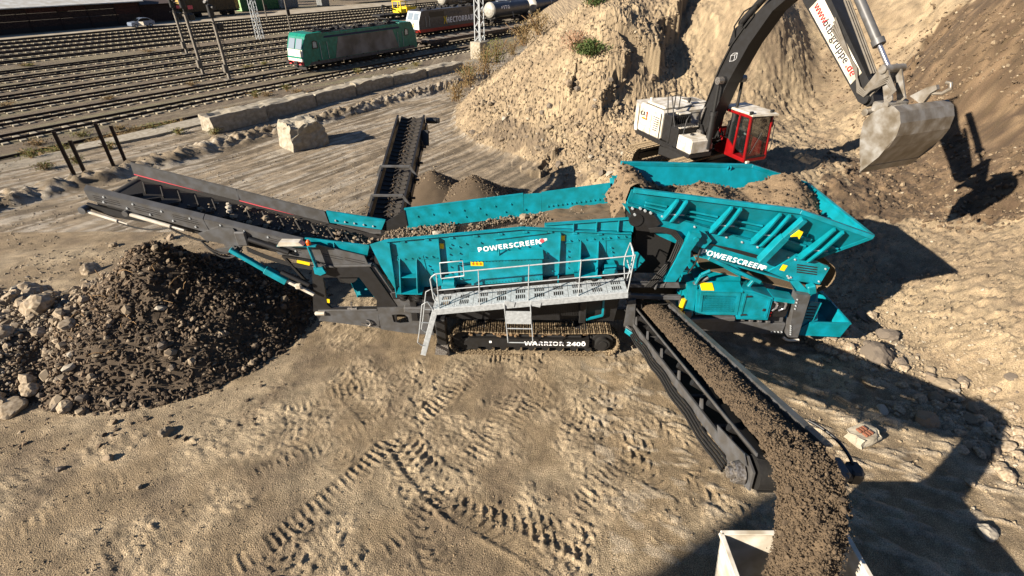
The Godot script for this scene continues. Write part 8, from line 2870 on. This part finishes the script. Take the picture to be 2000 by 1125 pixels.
func bushes():
	for q in [[905, 200, 0.9, 1.3, "leaf_dry", "dry bush at the very foot of the sand hill"], [930, 175, 1.0, 1.6, "leaf_dry", "dry brown bush just below the mast pedestal"], [960, 150, 1.1, 1.8, "leaf_dry", "tall dry bush beside the mast pedestal"], [985, 128, 1.1, 1.7, "leaf_olive", "olive dry bush in the row above the pedestal"], [1010, 108, 1.1, 1.5, "leaf_dry", "dry bush in the row against the rails"], [1040, 90, 1.0, 1.4, "leaf_dry", "thin dry bush high on the hill edge"], [925, 160, 0.8, 1.0, "leaf_green", "small green bush by the pedestal foot"], [1070, 68, 1.0, 1.3, "leaf_dry", "straggly dry bush at the hill edge under the tank wagons"], [960, 125, 0.7, 1.0, "leaf_green", "small green bush behind the dry ones by the rails"]]:
		brush("dry_bush", q[5], "bush", hit(q[0], q[1]) + V(-0.6, 0, -0.8), q[2], q[3], MT[q[4]], 700, 0.16, 0.9)
	brush("shrub", "dark green shrub growing on the sand slope", "shrub", hit(1150, 118), 1.0, 0.7, MT.leaf_green, 1300, 0.2, 0.5)
	brush("shrub", "pinkish dry weeds beside the green shrub on the slope", "shrub", hit(1125, 98), 1.1, 1.0, MT.leaf_pink, 800, 0.13, 1.0)
	brush("shrub", "green bush at the top edge of the hill below the tank wagons", "shrub", hit(1160, 12), 0.9, 0.9, MT.leaf_green, 900, 0.18, 0.5)
	for q in [[350, 262], [300, 252], [215, 290], [420, 262], [90, 330], [60, 305], [150, 318], [500, 188], [560, 175], [700, 142]]:
		brush("weed", "low tuft of dry grass along the yard edge", "weed", gp(q[0], q[1]), 0.5, 0.4, MT.leaf_olive, 220, 0.12, 1.2)
	for i in 42:
		var w = rng.randf_range(41.0, 48.0) if i < 28 else [58.1, 63.3, 85.6][i % 3] + rng.randf_range(-0.6, 0.6)
		var u := rng.randf_range(6.0, 52.0)
		var p = TD * u + TN * w
		if lattice(mask_g, p.x, p.z) > 0.0: continue
		brush("weed", "low tuft of dry grass along the yard edge", "weed", V(p.x, land(p.x, p.z), p.z), rng.randf_range(0.5, 1.0), rng.randf_range(0.2, 0.4), [MT.leaf_olive, MT.leaf_dry][i % 2], 200, 0.14, 1.2)
	for n in get_children():
		if String(n.name).begins_with("weed"): n.set_meta("group", "tufts of dry grass along the yard edge")

# added out of view to cast a shadow, behind and left of the camera; its long soft shadow ends on the clay beside the bin
func shadow_column():
	var T := thing("added_shadow_column", "unseen slender column added to cast the long soft shadow beside the bin", "shadow_column", V(-32.55, 0, 15.6))
	var b := MB.new()
	b.tube(V(0, -0.2, 0), V(0, 19.6, 0), 0.56, 0.54, 24)
	obj("shaft", b, MT.grey, T)
	var c := MB.new()
	c.tube(V(0, 19.6, 0), V(0, 20.1, 0), 0.58, 0.5, 24)
	obj("cap", c, MT.steel, T)
	var f := MB.new()
	f.cbox(V(0, 0.1, 0), V(1.8, 0.5, 1.8), 0.05)
	obj("foundation", f, MT.concrete, T)

func _ready():
	rng.seed = 20240
	n1.seed = 3; n1.frequency = 0.35; n1.fractal_octaves = 3
	n2.seed = 14; n2.frequency = 0.8; n2.fractal_octaves = 3
	n3.seed = 25; n3.frequency = 1.1; n3.fractal_octaves = 4
	nr.seed = 36; nr.frequency = 0.9; nr.fractal_octaves = 3
	for n in [n1, n2, n3, nr]: n.noise_type = FastNoiseLite.TYPE_SIMPLEX_SMOOTH
	# camera, sky, sun
	var cam := Camera3D.new()
	cam.name = "camera"
	cam.position = EYE
	cam.rotation_degrees = Vector3(-PITCH, 0, 0)
	cam.fov = rad_to_deg(2.0 * atan(562.5 / FPX))
	cam.far = 2000.0
	add_child(cam)
	cam.current = true
	var env := Environment.new()
	env.background_mode = Environment.BG_SKY
	var sm := ProceduralSkyMaterial.new()
	sm.sky_top_color = Color(0.3, 0.42, 0.6)
	sm.sky_horizon_color = Color(0.62, 0.68, 0.73)
	sm.sky_curve = 0.12
	sm.ground_bottom_color = Color(0.3, 0.26, 0.2)
	sm.ground_horizon_color = Color(0.5, 0.55, 0.6)
	sm.energy_multiplier = 0.36
	env.sky = Sky.new()
	env.sky.sky_material = sm
	env.tonemap_mode = Environment.TONE_MAPPER_LINEAR
	env.tonemap_exposure = 2.85
	env.sdfgi_enabled = true
	env.ssao_enabled = true
	env.ssil_enabled = true
	var we := WorldEnvironment.new()
	we.name = "world_environment"
	we.environment = env
	add_child(we)
	var sun := DirectionalLight3D.new()
	sun.name = "sun"
	sun.light_energy = 1.6
	sun.light_color = Color(1.0, 0.95, 0.88)
	sun.light_angular_distance = 0.5
	sun.shadow_enabled = true
	var el := deg_to_rad(24.0)
	var az := deg_to_rad(30.0)
	add_child(sun)
	sun.look_at_from_position(Vector3.ZERO, Vector3(cos(az) * cos(el), -sin(el), -sin(az) * cos(el)), Vector3.UP)
	materials()
	hill_setup()
	tread_setup()
	make_rocks()
	build_land()
	build_site()
	build_yard()
	build_plant()
	build_excavator()
